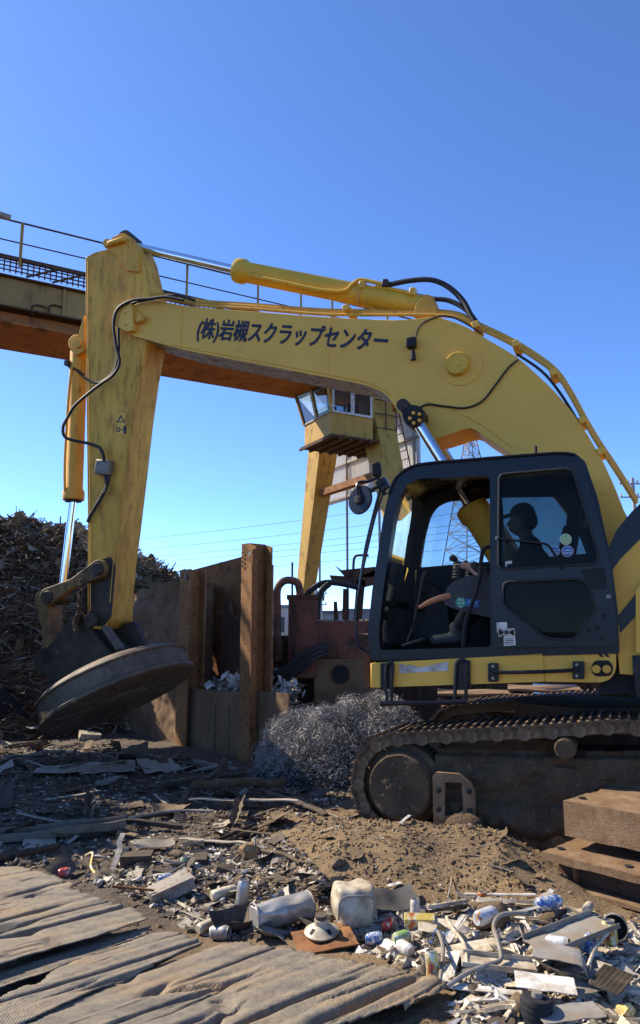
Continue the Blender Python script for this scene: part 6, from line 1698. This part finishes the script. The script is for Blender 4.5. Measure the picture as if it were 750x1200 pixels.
crumbs(((ZL, 1.0),), 13000, .010, .075, 'shade_crumbs', ['dark_scrap', 'brown_scrap', 'pale_scrap', 'grey_steel', 'white'], 'fine dark scrap crumbs covering the ground before the bay', 15, [4, 6, 5, .5, .3])
crumbs(((ZR, 1.0),), 6000, .02, .11, 'pale_litter', ['white', 'cream', 'galv', 'pale_scrap', 'brown_scrap'], 'dense pale plastic and tin shreds filling the bright pile', 25, [4, 4, 3, 4, 2])
crumbs(((ZM, .45), (ZR, .55)), 17500, .010, .07, 'debris_crumbs', ['dark_scrap', 'brown_scrap', 'pale_scrap', 'galv', 'white'], 'fine shredded scrap crumbs littering the yard ground', 5, [4, 5, 4, 2, 1.2])
crumbs(((ZALL, .6), (ZB, .4)), 20000, .005, .045, 'soil_clods', ['clod', 'brown_scrap', 'pale_scrap'], 'crumbly brown soil clods and pebbles on the bank', 6, [8, 3, 1])
crumbs(((ZK, 1.0),), 2500, .004, .016, 'dark_gravel', ['dark_scrap', 'brown_scrap'], 'dark fine gravel under the raised edge of the largest mat', 9, [3, 2])

# ================================================================== named pieces one can point at
def place(o, px, py, lift, rz=0, rx=0, ry=0):
    p = G(px, py); o.location = (p.x, p.y, p.z + lift); o.rotation_euler = (rx, ry, rz); return o
# cream dented tank (upright loaf shape)
def loaf(name, m, label, px, py, size, rz, rx=0, ry=0, lift=None):
    bm = bmesh.new(); bmesh.ops.create_cube(bm, size=1)
    bmesh.ops.subdivide_edges(bm, edges=bm.edges, cuts=9, use_grid_fill=True)
    for v in bm.verts:
        c = v.co * 2; m_ = max(abs(c.x), abs(c.y), abs(c.z)); e = 6
        q = (abs(c.x) ** e + abs(c.y) ** e + abs(c.z) ** e) ** (1 / e)
        c = c / q
        d = 1 + .13 * nz(c.x * 1.6, c.y * 1.6, c.z * 1.6 + px) + .03 * nz(c.x * 6, c.y * 6, c.z * 6)
        v.co = Vector((c.x * size[0] / 2, c.y * size[1] / 2, c.z * size[2] / 2)) * d
    me = bpy.data.meshes.new(name); bm.to_mesh(me); bm.free(); me.materials.append(M[m]); me.shade_smooth()
    o = link(name, me); place(o, px, py, (size[2] * .45 if lift is None else lift), rz, rx, ry)
    return o
t = empty('dented_tank'); place(t, 414, 1086, .12, .12, -.12)
tag(t, 'cream dented metal tank lying on its side on the litter', 'tank')
o = loaf('tank_body', 'cream', '', 414, 1086, (.215, .28, .20), 0); o.parent = t; o.location = (0, 0, 0); o.rotation_euler = (0, 0, 0)
b = MB(); q_ = [Vector((-.10, -.135, -.05)), Vector((-.085, -.142, .05)), Vector((0, -.145, .06)), Vector((.085, -.142, .05)), Vector((.10, -.135, -.05))]
b.tube(spline(q_, 4), .006, 6); b.build('end_seam', 'galv', t)
# silver tapered cylinder
t = empty('metal_canister'); place(t, 330, 1088, .085, math.radians(28), 0, 0)
tag(t, 'dull silver metal canister lying on its side beside the largest mat', 'canister')
b = MB(); nn = 26; kk = 14; vs = []
for i in range(kk + 1):
    f = i / kk; x = -.165 + .33 * f
    for j in range(nn):
        a = 2 * PI * j / nn; r = (.068 + .012 * f) * (1 - .45 * max(0, nz(math.cos(a) * 1.4, math.sin(a) * 1.4, f * 3)))
        if i in (0, kk): r *= .97
        vs.append((x, r * math.cos(a) * 1.05, r * math.sin(a) * .95))
fs = [(i * nn + j, i * nn + (j + 1) % nn, (i + 1) * nn + (j + 1) % nn, (i + 1) * nn + j) for i in range(kk) for j in range(nn)] + [tuple(range(nn)), tuple(range(kk * nn, kk * nn + nn))]
b.add(vs, fs); b.build('canister_body', 'alu', t, bevel=.004)
for x, rr_ in ((-.162, .069), (.162, .08)):
    b = MB(); b.tube([(x, rr_ * 1.04 * math.cos(a), rr_ * .95 * math.sin(a)) for a in np.linspace(0, 2 * PI, 25)], .005, 6, caps=False); b.build('rim', 'galv', t)
# speaker on a rusty plate
t = empty('speaker_driver'); place(t, 377, 1108, .05, .3, .12, -.08); tag(t, 'old loudspeaker driver with cream frame lying on a rusty board', 'loudspeaker')
b = MB(); b.lathe([(.085, 0), (.09, .01), (.075, .018), (.035, .045), (.034, .07), (.028, .072), (.001, .072)], (0, 0, .012), (0, 0, 1), 24); b.build('driver_frame', 'cream', t)
for k in range(4):
    b = MB(); a = k * PI / 2 + .4; b.box((.058 * math.cos(a), .058 * math.sin(a), .034), (.03, .022, .012), Matrix.Rotation(a, 3, 'Z') @ Matrix.Rotation(.6, 3, 'Y')); b.build('frame_slot', 'black_matte', t)
b = MB(); b.lathe([(.03, 0), (.03, .02), (.001, .02)], (0, 0, .083), (0, 0, 1), 18); b.build('magnet_cap', 'dark_scrap', t)
o = link('rusty_board', sheet_mesh('rusty_board', 'rust', 8, 6, lambda u, v: (u * .30, v * .22, .012 * nz(u * 4, v * 4, 3)), .008)); place(o, 380, 1110, .045, .25, .12, -.08); tag(o, 'flat rusty board under the old loudspeaker driver', 'board')
# upright tin and pale bottle nearby
def tin(px, py, r, h, m, rz, lay, label, cat='can', group=None, lid='alu', lift=0):
    t = empty('drink_can' if cat == 'can' else 'bottle'); place(t, px, py, (r * .9 if lay else .0) + lift, rz, 0, 0); tag(t, label, cat, group)
    ax = (1, 0, .08) if lay else (.1, .05, 1)
    b = MB(); pr = [(r * .78, 0), (r * .82, .006 if h > .03 else .001), (r, .014)] + [(r, h * f_) for f_ in (.25, .4, .55, .7)] + [(r * .985, h - .016), (r * .8, h - .004), (r * .74, h - .006), (r * .001, h - .008)]
    b.lathe(pr, (0, 0, 0) if not lay else (-h / 2, 0, 0), ax, 24)
    k_ = px * .37
    b.v = [tuple(Vector(v) * (1 - .16 * max(0, nz(v[0] * 22 + k_, v[1] * 22, v[2] * 22)))) for v in b.v]
    b.build('can_body', m, t)
    b = MB(); b.lathe([(r * .80, h - .006), (r * .80, h), (r * .74, h), (r * .74, h - .006)], (0, 0, 0) if not lay else (-h / 2, 0, 0), ax, 24); b.build('can_rim', lid, t)
    return t
tin(283, 1062, 0.038, 0.145, 'alu', .2, False, 'upright dull tin with open top near the silver canister')
tin(262, 1052, 0.034, 0.162, 'cream', .5, True, 'cream tube shaped tin leaning against the upright tin')
tin(244, 1092, 0.030, 0.145, 'cream', .8, True, 'long cream bottle lying at the point of the curled mat', 'bottle')
tin(258, 1102, 0.038, 0.102, 'alu', -.3, True, 'crushed silver can at the edge of the largest mat')
tin(570, 1106, 0.036, 0.128, 'print_a', .55, True, 'white drink can with orange band lying on the grey panels', lift=.09)
tin(644, 1086, 0.034, 0.145, 'print_b', .25, True, 'white and blue drink can leaning on the folded steel panel', lift=.08)
tin(717, 1122, 0.034, 0.111, 'print_c', 1.2, False, 'upright yellow printed can beside the round dark opening', lift=.05)
tin(690, 1130, 0.031, 0.102, 'print_b', .9, True, 'blue drink can half under the folded steel panel', lift=.06)
tin(655, 1128, 0.031, 0.102, 'print_a', -.6, True, 'pale drink can end lying below the folded steel panel', lift=.05)
tin(508, 1155, 0.030, 0.119, 'print_c', 1.4, False, 'upright yellow carton like can at the corner of the largest mat', lift=.02)
tin(470, 1112, 0.031, 0.093, 'print_d', .4, True, 'green printed cup lying in the litter beside the largest mat', lift=.02)
tin(455, 1095, 0.025, 0.093, 'print_e', 1.1, True, 'bright red can lying behind the green cup', lift=.03)
tin(438, 1112, 0.029, 0.085, 'print_b', .1, True, 'dark blue can lying just behind the largest mat', lift=.02)
tin(487, 1082, 0.027, 0.102, 'white', 1.0, False, 'standing white plastic bottle beside the yellow carton', 'bottle', lift=.02)
tin(475, 1124, 0.029, 0.085, 'white', 2.2, True, 'pale plastic cup lying at the edge of the mat', lift=.02)
tin(432, 1078, 0.030, 0.085, 'print_a', .9, True, 'orange cup lying beside the cream dented tank', lift=.02)
tin(75, 1028, 0.030, 0.076, 'print_e', .3, True, 'small red can beyond the smallest mat')
tin(193, 1036, 0.030, 0.093, 'print_b', .7, True, 'blue and white can lying beyond the mats')
tin(167, 1007, 0.030, 0.093, 'print_b', .2, True, 'blue can lying near the dark plastic block in shade')
tin(216, 1016, 0.034, 0.068, 'print_d', .2, False, 'small yellowish jar standing in the litter')
tin(565, 1057, 0.025, 0.025, 'orange', .3, False, 'orange and blue bottle cap on the white stick', lift=.03)
# folded steel panel with raised edges
def panel_tray(px, py, L_, Wd, rz, rx, ry, lip, m, label, lift, name='folded_tray'):
    t = empty(name); place(t, px, py, lift, rz, rx, ry); tag(t, label, 'panel')
    t_ = link('panel_sheet', sheet_mesh('panel_sheet', m, 10, 6, lambda u, v: (u * L_, v * Wd, .008 * nz(u * 4, v * 4, px)), .004), t)
    for s in (-1, 1):
        b = MB(); b.box((0, s * (Wd / 2 + .0025), lip / 2), (L_ * RN.uniform(.92, 1), .004, lip), Matrix.Rotation(s * RN.uniform(-.2, .15), 3, 'X')); b.build('folded_edge', m, t)
    return t
panel_tray(672, 1124, .46, .17, math.radians(30), .03, -.06, .022, 'galv', 'long grey folded steel panel with raised edges lying on the pile', .11)
panel_tray(585, 1150, .32, .10, math.radians(-8), .1, .05, .02, 'cream', 'cream folded panel lying under the bent pipe', .07)
def plain_panel(px, py, L_, Wd, rz, rx, ry, m, label, lift, curl=0.0):
    o = link('sheet_panel', sheet_mesh('sheet_panel', m, 12, 8, lambda u, v: (u * L_, v * Wd, .006 * nz(u * 4, v * 4, py) - (curl * max(0, u - .2) ** 2 * 6)), .004)); place(o, px, py, lift, rz, rx, ry); tag(o, label, 'panel'); return o
plain_panel(664, 1156, .27, .13, math.radians(-14), .12, .08, 'galv', 'smooth grey sheet with curled end lying on top of the pile', .13, .5)
plain_panel(640, 1176, .24, .11, math.radians(-10), .16, .05, 'white', 'white sheet tucked beneath the smooth grey sheet', .08)
plain_panel(692, 1168, .24, .13, math.radians(20), .1, -.05, 'galv', 'grey sheet lying under the curled sheet towards the grille', .06)
plain_panel(668, 1206, .26, .10, math.radians(12), .1, .0, 'galv', 'grey plate lying next to the black motor', .06)
plain_panel(545, 1128, .34, .10, math.radians(15), .1, -.05, 'cream', 'long cream board lying beside the slotted strips', .06)
plain_panel(535, 1108, .30, .035, math.radians(62), 0, -.1, 'white', 'narrow white board leaning over the cream board', .08)
plain_panel(560, 1170, .36, .045, math.radians(-14), .05, 0, 'white', 'narrow white trim lying beside the black motor', .04)
plain_panel(600, 1097, .34, .025, math.radians(18), .0, -.06, 'white', 'thin white bar lying behind the drink can', .11)
plain_panel(520, 1098, .26, .14, math.radians(-5), .2, .1, 'cream', 'cream panel lying below the slotted strip', .05)
plain_panel(462, 1040, .10, .035, .6, 0, 0, 'white', 'small white offcut lying on the bank above the tank', .02)
plain_panel(475, 998, .14, .025, .9, 0, -.2, 'white', 'small white strip lying high on the soil bank', .03)
# slotted strips
def slotted(px, py, n, rz, label, lift):
    t = empty('slotted_strip'); place(t, px, py, lift, rz, -.3, -.05); tag(t, label, 'strip')
    L_ = .06 * n
    outer = fillet([(-L_ / 2, -.03), (L_ / 2, -.03), (L_ / 2, .03), (-L_ / 2, .03)], .008, 2)
    loops = [outer] + [fillet([(-L_ / 2 + .06 * i + .015, -.014), (-L_ / 2 + .06 * i + .043, -.014), (-L_ / 2 + .06 * i + .043, .016), (-L_ / 2 + .06 * i + .015, .016)], .006, 2) for i in range(n)]
    b = MB(); b.prism(loops, lambda q: (q[0], q[1], 0), lambda q: (q[0], q[1], .018)); b.build('strip_face', 'cream', t)
    b = MB(); b.box((0, 0, -.012), (L_ * .98, .056, .012)); b.build('strip_back', 'dark_scrap', t)
    for i in range(n + 1):
        b = MB(); b.lathe([(.007, 0), (.005, .006), (.001, .007)], (-L_ / 2 + .06 * i * .97 + .006, 0, .0185), (0, 0, 1), 8); b.build('rivet', 'galv', t)
slotted(524, 1078, 4, .28, 'cream slotted switch strip with four openings', .07)
slotted(607, 1070, 7, -.32, 'long cream slotted strip running towards the round disc', .05)
# bent pipes
def pipe(pts, r, m, name, label, cat='pipe'):
    q = [G(p[0], p[1]) + Vector((0, 0, p[2])) for p in pts]; o3_ = q[0].copy()
    b = MB(); b.tube(spline([v - o3_ for v in q], 6), r, 10); o = b.build(name, m); o.location = o3_; tag(o, label, cat); return o
pipe([(524, 1172, .05), (545, 1160, .06), (570, 1155, .08), (588, 1150, .09), (584, 1135, .12), (580, 1122, .14), (590, 1108, .14), (620, 1106, .14)], .010, 'galv', 'bent_pipe', 'grey bent aluminium pipe curving over the pile')
pipe([(516, 1165, .05), (520, 1140, .10), (514, 1118, .10)], .009, 'galv', 'bent_pipe', 'thin grey bent pipe at the corner of the largest mat')
pipe([(548, 1150, .07), (545, 1132, .09), (530, 1112, .10), (524, 1102, .11)], .008, 'cream', 'bent_pipe', 'cream bent pipe leaning over the cream board')
pipe([(545, 1054, .03), (590, 1055, .035), (628, 1056, .04)], .008, 'white', 'white_stick', 'straight white stick lying at the foot of the soil bank', 'stick')
pipe([(130, 1060, .10), (150, 1057, .08), (180, 1058, .07)], .008, 'rust', 'rusty_rod', 'straight rusty rod sticking out past the creased mat', 'rod')
pipe([(150, 968, .06), (200, 962, .08), (250, 962, .08)], .012, 'galv', 'pale_tube', 'straight pale blue grey tube lying in the shade', 'pipe')
pipe([(213, 942, .04), (230, 930, .10), (250, 922, .12), (264, 912, .2)], .03, 'dark_scrap', 'ribbed_hose', 'thick ribbed hose rising from the shaded debris', 'hose')
pipe([(217, 946, .03), (236, 933, .08), (252, 926, .10), (266, 914, .16)], .022, 'dark_scrap', 'ribbed_hose', 'thinner hose lying along the thick ribbed hose', 'hose')
pipe([(100, 1008, .03), (108, 1012, .07), (106, 1024, .05), (112, 1028, .02)], .008, 'yellow_can', 'yellow_rope', 'looped yellow rope in the litter beyond the mats', 'rope')
pipe([(300, 1000, .02), (322, 1008, .05), (336, 1008, .03), (352, 1010, .02)], .012, 'brown_scrap', 'bent_bar', 'rusty bent bar lying at the left end of the soil bank', 'bar')
pipe([(690, 1150, .06), (700, 1138, .10), (716, 1124, .12)], .008, 'cream', 'bent_pipe', 'short cream pipe beside the upright yellow can')
pipe([(528, 1030, .02), (524, 1010, .02), (528, 996, .02), (534, 990, .02)], .004, 'pale_scrap', 'dry_stalk', 'dry pale stalk lying on the soil bank', 'stalk')
# white ring by the beams, disc with hole
def ring(px, py, R, r, m, label, name, tilt, lift, rz=0):
    b = MB(); b.tube([(R * math.cos(a), R * math.sin(a), 0) for a in np.linspace(0, 2 * PI, 33)], r, 8, caps=False); o = b.build(name, m); place(o, px, py, lift, rz, tilt); tag(o, label, 'ring'); return o
ring(634, 1003, .10, .010, 'white', 'white plastic ring lying against the hollow beam', 'plastic_ring', .35, .05)
ring(10, 1018, .05, .018, 'rubber', 'small black rubber ring beyond the smallest mat', 'rubber_ring', .3, .04)
ring(352, 1075, .06, .018, 'rubber', 'black rubber ring beside the silver canister', 'rubber_ring', .9, .05)
b = MB(); b.lathe([(.014, 0), (.055, 0), (.058, .006), (.055, .012), (.014, .012)], (0, 0, 0), (0, 0, 1), 28); o = b.build('flat_disc', 'cream'); place(o, 645, 1076, .08, 0, .5, 0); tag(o, 'flat cream disc with a centre hole', 'disc')
b = MB(); b.lathe([(.001, 0), (.013, 0), (.013, .0145), (.001, .0145)], (0, 0, -.001), (0, 0, 1), 14); b.build('disc_hole', 'black_matte', o)
# black motor at the bottom border
t = empty('motor'); place(t, 628, 1212, .03, .2, .0, 0); tag(t, 'black cylindrical motor with end flange standing in the pile', 'motor')
b = MB(); b.lathe([(.055, 0), (.06, .01), (.06, .09), (.055, .1), (.045, .102), (.001, .102)], (0, 0, 0), (.1, 0, 1), 26); b.build('motor_body', 'black_matte', t)
for k in range(4):
    b = MB(); b.lathe([(.062, .02 + k * .02), (.062, .026 + k * .02)], (0, 0, 0), (.1, 0, 1), 26); b.build('cooling_rib', 'black_matte', t)
b = MB(); b.lathe([(.02, .102), (.02, .12), (.001, .121)], (0, 0, 0), (.1, 0, 1), 16); b.build('shaft_hub', 'galv', t)
# round dark duct opening
t = empty('round_duct'); place(t, 722, 1106, .08, 0, 0, 0); tag(t, 'short round steel duct with dark mouth next to the yellow can', 'duct')
b = MB(); b.lathe([(.06, 0), (.06, .09), (.056, .09), (.056, 0)], (0, 0, 0), (-.35, -.9, .25), 28); b.build('duct_wall', 'galv', t)
b = MB(); b.lathe([(.055, .02), (.055, .03)], (0, 0, 0), (-.35, -.9, .25), 24); b.build('duct_floor', 'black_matte', t)
# black grilles
def grille(px, py, L_, Wd, n1, n2, rz, rx, label, lift, m='black_matte'):
    t = empty('grille'); place(t, px, py, lift, rz, rx); tag(t, label, 'grille')
    for i in range(n1 + 1):
        b = MB(); b.box((-L_ / 2 + L_ * i / n1, 0, 0), (.005, Wd, .012)); b.build('slat', m, t)
    for i in range(n2 + 1):
        b = MB(); b.box((0, -Wd / 2 + Wd * i / n2, .001), (L_, .005, .010)); b.build('cross_slat', m, t)
grille(388, 1040, .22, .10, 14, 5, 1.1, -.2, 'black plastic grille leaning on the bank behind the tank', .05)
grille(718, 1172, .20, .12, 12, 6, .9, .1, 'dark perforated grille beside the grey sheets', .08, 'dark_scrap')
grille(515, 1140, .16, .08, 8, 4, .1, .0, 'pale wire grid beside the carton like can', .06, 'galv')
# brown boards by the grille
plain_panel(372, 1048, .20, .07, 1.15, 0, .1, 'brown_scrap', 'brown board leaning beside the black grille', .05)
plain_panel(335, 1040, .18, .05, 1.3, 0, .2, 'brown_scrap', 'brown splintered board standing behind the tins', .05)
# carton
b = MB(); b.box((0, 0, 0), (.16, .08, .055)); o = b.build('carton', 'print_c', bevel=.004); place(o, 492, 1092, .05, -.1, .1, 0); tag(o, 'yellow brown carton lying behind the green cup', 'carton')
# clear plastic bags and sheets in the litter
for px, py, s, lb in ((380, 1052, .16, 'crumpled clear plastic lump behind the silver canister'), (512, 1112, .12, 'crumpled clear plastic sheet beside the green cup'), (330, 1062, .12, 'crumpled pale plastic bag among the tins')):
    o = link('plastic_bag', m_bent('glass_bottle' if s > .11 else 'white', px * .1, .4)); place(o, px, py, .05, .4); o.scale = (s, s, s); tag(o, lb, 'bag')
# larger shaded pieces before the bay
def big(px, py, me, s, rz, rx, ry, lift, name, label, cat):
    o = link(name, me); place(o, px, py, lift, rz, rx, ry); o.scale = s; tag(o, label, cat); return o
big(62, 985, m_channel('grey_steel', 4), (1.1, 1.0, 1.0), math.radians(14), .1, -.04, .05, 'steel_channel', 'long grey steel channel lying across the shaded debris', 'channel')
big(100, 905, m_bent('pale_scrap', 5, .06), (1.1, .5, .5), .25, 0, 0, .05, 'flat_board', 'pale flat board lying at the foot of the scrap bay', 'board')
big(186, 902, m_bent('pale_scrap', 8, .10), (.42, .42, .42), .5, .2, 0, .06, 'cardboard_sheet', 'pale cardboard sheet catching sun near the left post', 'cardboard')
big(105, 866, m_block('cream', 2), (.30, .25, .3), .4, .2, .1, .06, 'foam_block', 'pale broken block under the magnet edge', 'block')
big(285, 946, m_strip('pale_scrap', 2), (1.0, .9, .9), -.06, 0, 0, .07, 'pale_lath', 'long pale lath lying across the shaded debris', 'lath')
big(280, 935, m_strip('brown_scrap', 3), (.9, 1.2, 1.2), .12, 0, 0, .12, 'wooden_slat', 'brown wooden slat lying behind the pale lath', 'slat')
big(180, 996, m_bent('galv', 9, .10), (.30, .16, .2), .25, .1, 0, .05, 'shovel_blade', 'grey curved blade piece at the shadow edge', 'blade')
big(160, 1014, m_block('dark_scrap', 2), (.20, .2, .16), .1, 0, 0, .05, 'plastic_block', 'dark grey plastic block at the debris edge beyond the mats', 'block')
big(198, 1052, m_block('galv', 2), (.26, .24, .2), .45, .1, -.3, .06, 'crushed_casing', 'grey crushed casing lying past the creased mat', 'casing')
big(137, 1022, m_strip('galv', 4), (.28, .5, .5), 1.4, 0, -.9, .12, 'upright_strip', 'grey strip standing upright beyond the mats', 'strip')
big(270, 1092, m_tray('dark_scrap', 4), (.22, .22, .4), .3, .1, .0, .03, 'black_tray', 'black plastic tray beside the silver canister', 'tray')
big(575, 1090, m_chunk('brown_scrap', 5), (.22, .2, .22), .3, 0, 0, .07, 'rusty_lump', 'large brown rusty lump between the slotted strips', 'lump')
big(295, 1005, m_chunk('clod', 6), (.18, .18, .2), .3, 0, 0, .04, 'earth_lump', 'rounded brown lump at the left end of the bank', 'lump')
big(690, 1078, m_can('cream', 5, .1), (.05, .05, .05), 1.0, 0, 0, .06, 'shoe_like_cup', 'cream cup lying before the hollow beam opening', 'cup')
big(460, 1068, m_bent('console', 7, .2), (.26, .2, .2), .2, .3, 0, .06, 'grey_casing', 'grey plastic casing behind the bottle and carton', 'casing')
big(735, 1195, m_chunk('yellow_can', 7), (.08, .07, .08), .3, 0, 0, .04, 'yellow_lump', 'small bright yellow lump beside the perforated grille', 'lump')
big(395, 1000, m_chunk('brown_scrap', 9), (.10, .10, .10), .3, 0, 0, .02, 'soil_lump', 'small brown lump on the bank below the idler', 'lump')
# flat plates resting beyond the far track, blue drum, dark container behind the machine
PC = W(600, 828, 9.7)
for k in range(5):
    o = link('flat_plate', sheet_mesh('flat_plate', 'plate', 8, 4, lambda u, v, k=k: (u * (1.7 - .2 * k), v * .7, .02 * nz(u * 3, v * 3, k)), .03)); o.location = (PC.x + .12 * k * (-1) ** k, PC.y + .06 * k, .66 + .055 * k); o.rotation_euler = (.02, 0, .15 - .1 * k); tag(o, ' '.join(((['lowest', 'second lowest', 'middle', 'second highest', 'topmost'][k]), 'flat weathered plate in the stack beyond the far track')), 'plate', 'stack of flat plates')
b = MB(); b.box((0, 0, .31), (1.5, .7, .62)); o = b.build('support_crate', 'rust_dark', bevel=.02); o.location = (PC.x, PC.y + .1, -.0); tag(o, 'dark steel crate carrying the stack of flat plates', 'crate')
p = W(650, 806, 10.6); t = empty('blue_drum', (p.x, p.y, 0)); tag(t, 'blue drum standing beyond the far track', 'drum')
b = MB(); b.lathe([(.28, 0), (.29, .02), (.29, .3), (.30, .31), (.29, .32), (.29, .6), (.30, .61), (.29, .62), (.29, .9), (.27, .92)], (0, 0, 0), (0, 0, 1), 28); b.build('drum_shell', 'blue', t)
p = W(600, 760, 12.6); t = empty('scrap_container', (p.x, p.y, 0), -.1); tag(t, 'dark rusty open scrap container standing behind the excavator', 'container')
for (c, s) in (((0, -.9, .8), (4.6, .06, 1.6)), ((0, .9, .8), (4.6, .06, 1.6)), ((-2.27, 0, .8), (.06, 1.74, 1.6)), ((2.27, 0, .8), (.06, 1.74, 1.6))):
    b = MB(); b.box(c, s); b.build('side_wall', 'rust_dark', t)
for k in range(9):
    b = MB(); b.box((-2.1 + k * .525, -.965, .78), (.09, .065, 1.5)); b.build('rib', 'rust_dark', t)
b = MB(); b.box((0, 0, .05), (4.4, 1.7, .1)); b.build('container_floor', 'rust_dark', t)
# white scrap inside the bay
b = MB(); rr = random.Random(14)
for i in range(420):
    f = rr.uniform(.05, .95); off = rr.uniform(-.9, -.08); p = PA + WD * (LN * f) + WN * off
    zt_ = .62 + .30 * rr.random() * (1 - abs(f - .45)) * 1.4
    R = Matrix.Rotation(rr.uniform(0, 6.3), 3, 'Z') @ Matrix.Rotation(rr.uniform(-1, 1), 3, 'X') @ Matrix.Rotation(rr.uniform(-1, 1), 3, 'Y')
    b.box(p + Vector((0, 0, zt_)), (rr.uniform(.05, .22), rr.uniform(.03, .12), .008), R, rr.choice((0, 0, 1, 2)))
for i in range(60):
    f = rr.uniform(.05, .95); off = rr.uniform(-.9, -.1); p = PA + WD * (LN * f) + WN * off
    b.box(p + Vector((0, 0, .32)), (.3, .3, .62), Matrix.Rotation(rr.uniform(0, 3), 3, 'Z'), 3)
o = b.build('bay_scrap', ['white', 'galv', 'pale_scrap', 'dark_scrap'], None, smooth=0, recalc=False); kind(o, 'stuff'); tag(o, 'pale sheet scrap heaped inside the steel bay behind the low plate', 'scrap')

# ---- labels of the loose pieces: say what each one lies beside
short = {'dented_tank': 'the cream dented tank', 'metal_canister': 'the silver canister', 'speaker_driver': 'the loudspeaker driver', 'steel_channel': 'the long grey channel',
         'pale_lath': 'the long pale lath', 'wooden_slat': 'the brown wooden slat', 'cardboard_sheet': 'the pale cardboard sheet', 'flat_board': 'the pale flat board',
         'motor': 'the black motor', 'round_duct': 'the round duct', 'bent_pipe': 'the bent grey pipe', 'flat_disc': 'the flat cream disc', 'plastic_ring': 'the white ring',
         'crushed_casing': 'the grey crushed casing', 'plastic_block': 'the dark plastic block', 'black_tray': 'the black tray', 'rusty_lump': 'the large rusty lump',
         'carton': 'the yellow carton', 'earth_lump': 'the rounded earth lump', 'white_stick': 'the white stick', 'shovel_blade': 'the curved grey blade', 'swarf_heap': 'the swarf heap',
         'pale_tube': 'the pale tube', 'foam_block': 'the pale broken block', 'dark_block': 'the dark sloping block', 'yellow_rope': 'the yellow rope', 'bent_bar': 'the rusty bent bar',
         'folded_tray': 'the folded steel panel', 'grey_casing': 'the grey plastic casing', 'dry_stalk': 'the dry stalk', 'yellow_lump': 'the small yellow lump'}
marks = [(o.location.to_2d(), short[o.name]) for o in S.objects if o.name in short]
marks.append((Vector((PA.x, PA.y)), 'the tall steel post')); marks.append((Vector((PB.x, PB.y)), 'the shorter steel post'))
for o, lab, s in SCAT:
    q = o.location.to_2d(); dd, mk_ = min(((q - m_[0]).length, m_[1]) for m_ in marks)
    head = lab
    for g_ in (gL, gM, gR, gB): head = head.replace(' ' + g_, '')
    size = 'tiny' if s < .06 else 'small' if s < .14 else 'mid-sized' if s < .3 else 'large'
    for w_ in ('small ', 'short ', 'long '): head = head[len(w_):] if head.startswith(w_) else head
    if lab.endswith(gR): head = 'sunlit ' + head
    if lab.endswith(gB): head = 'half-buried ' + head
    if lab.endswith(gM): head = 'litter ' + head if 'lump' in head else head
    o['label'] = f"{size} {head} {'beside' if dd < .45 else 'not far from'} {mk_}"
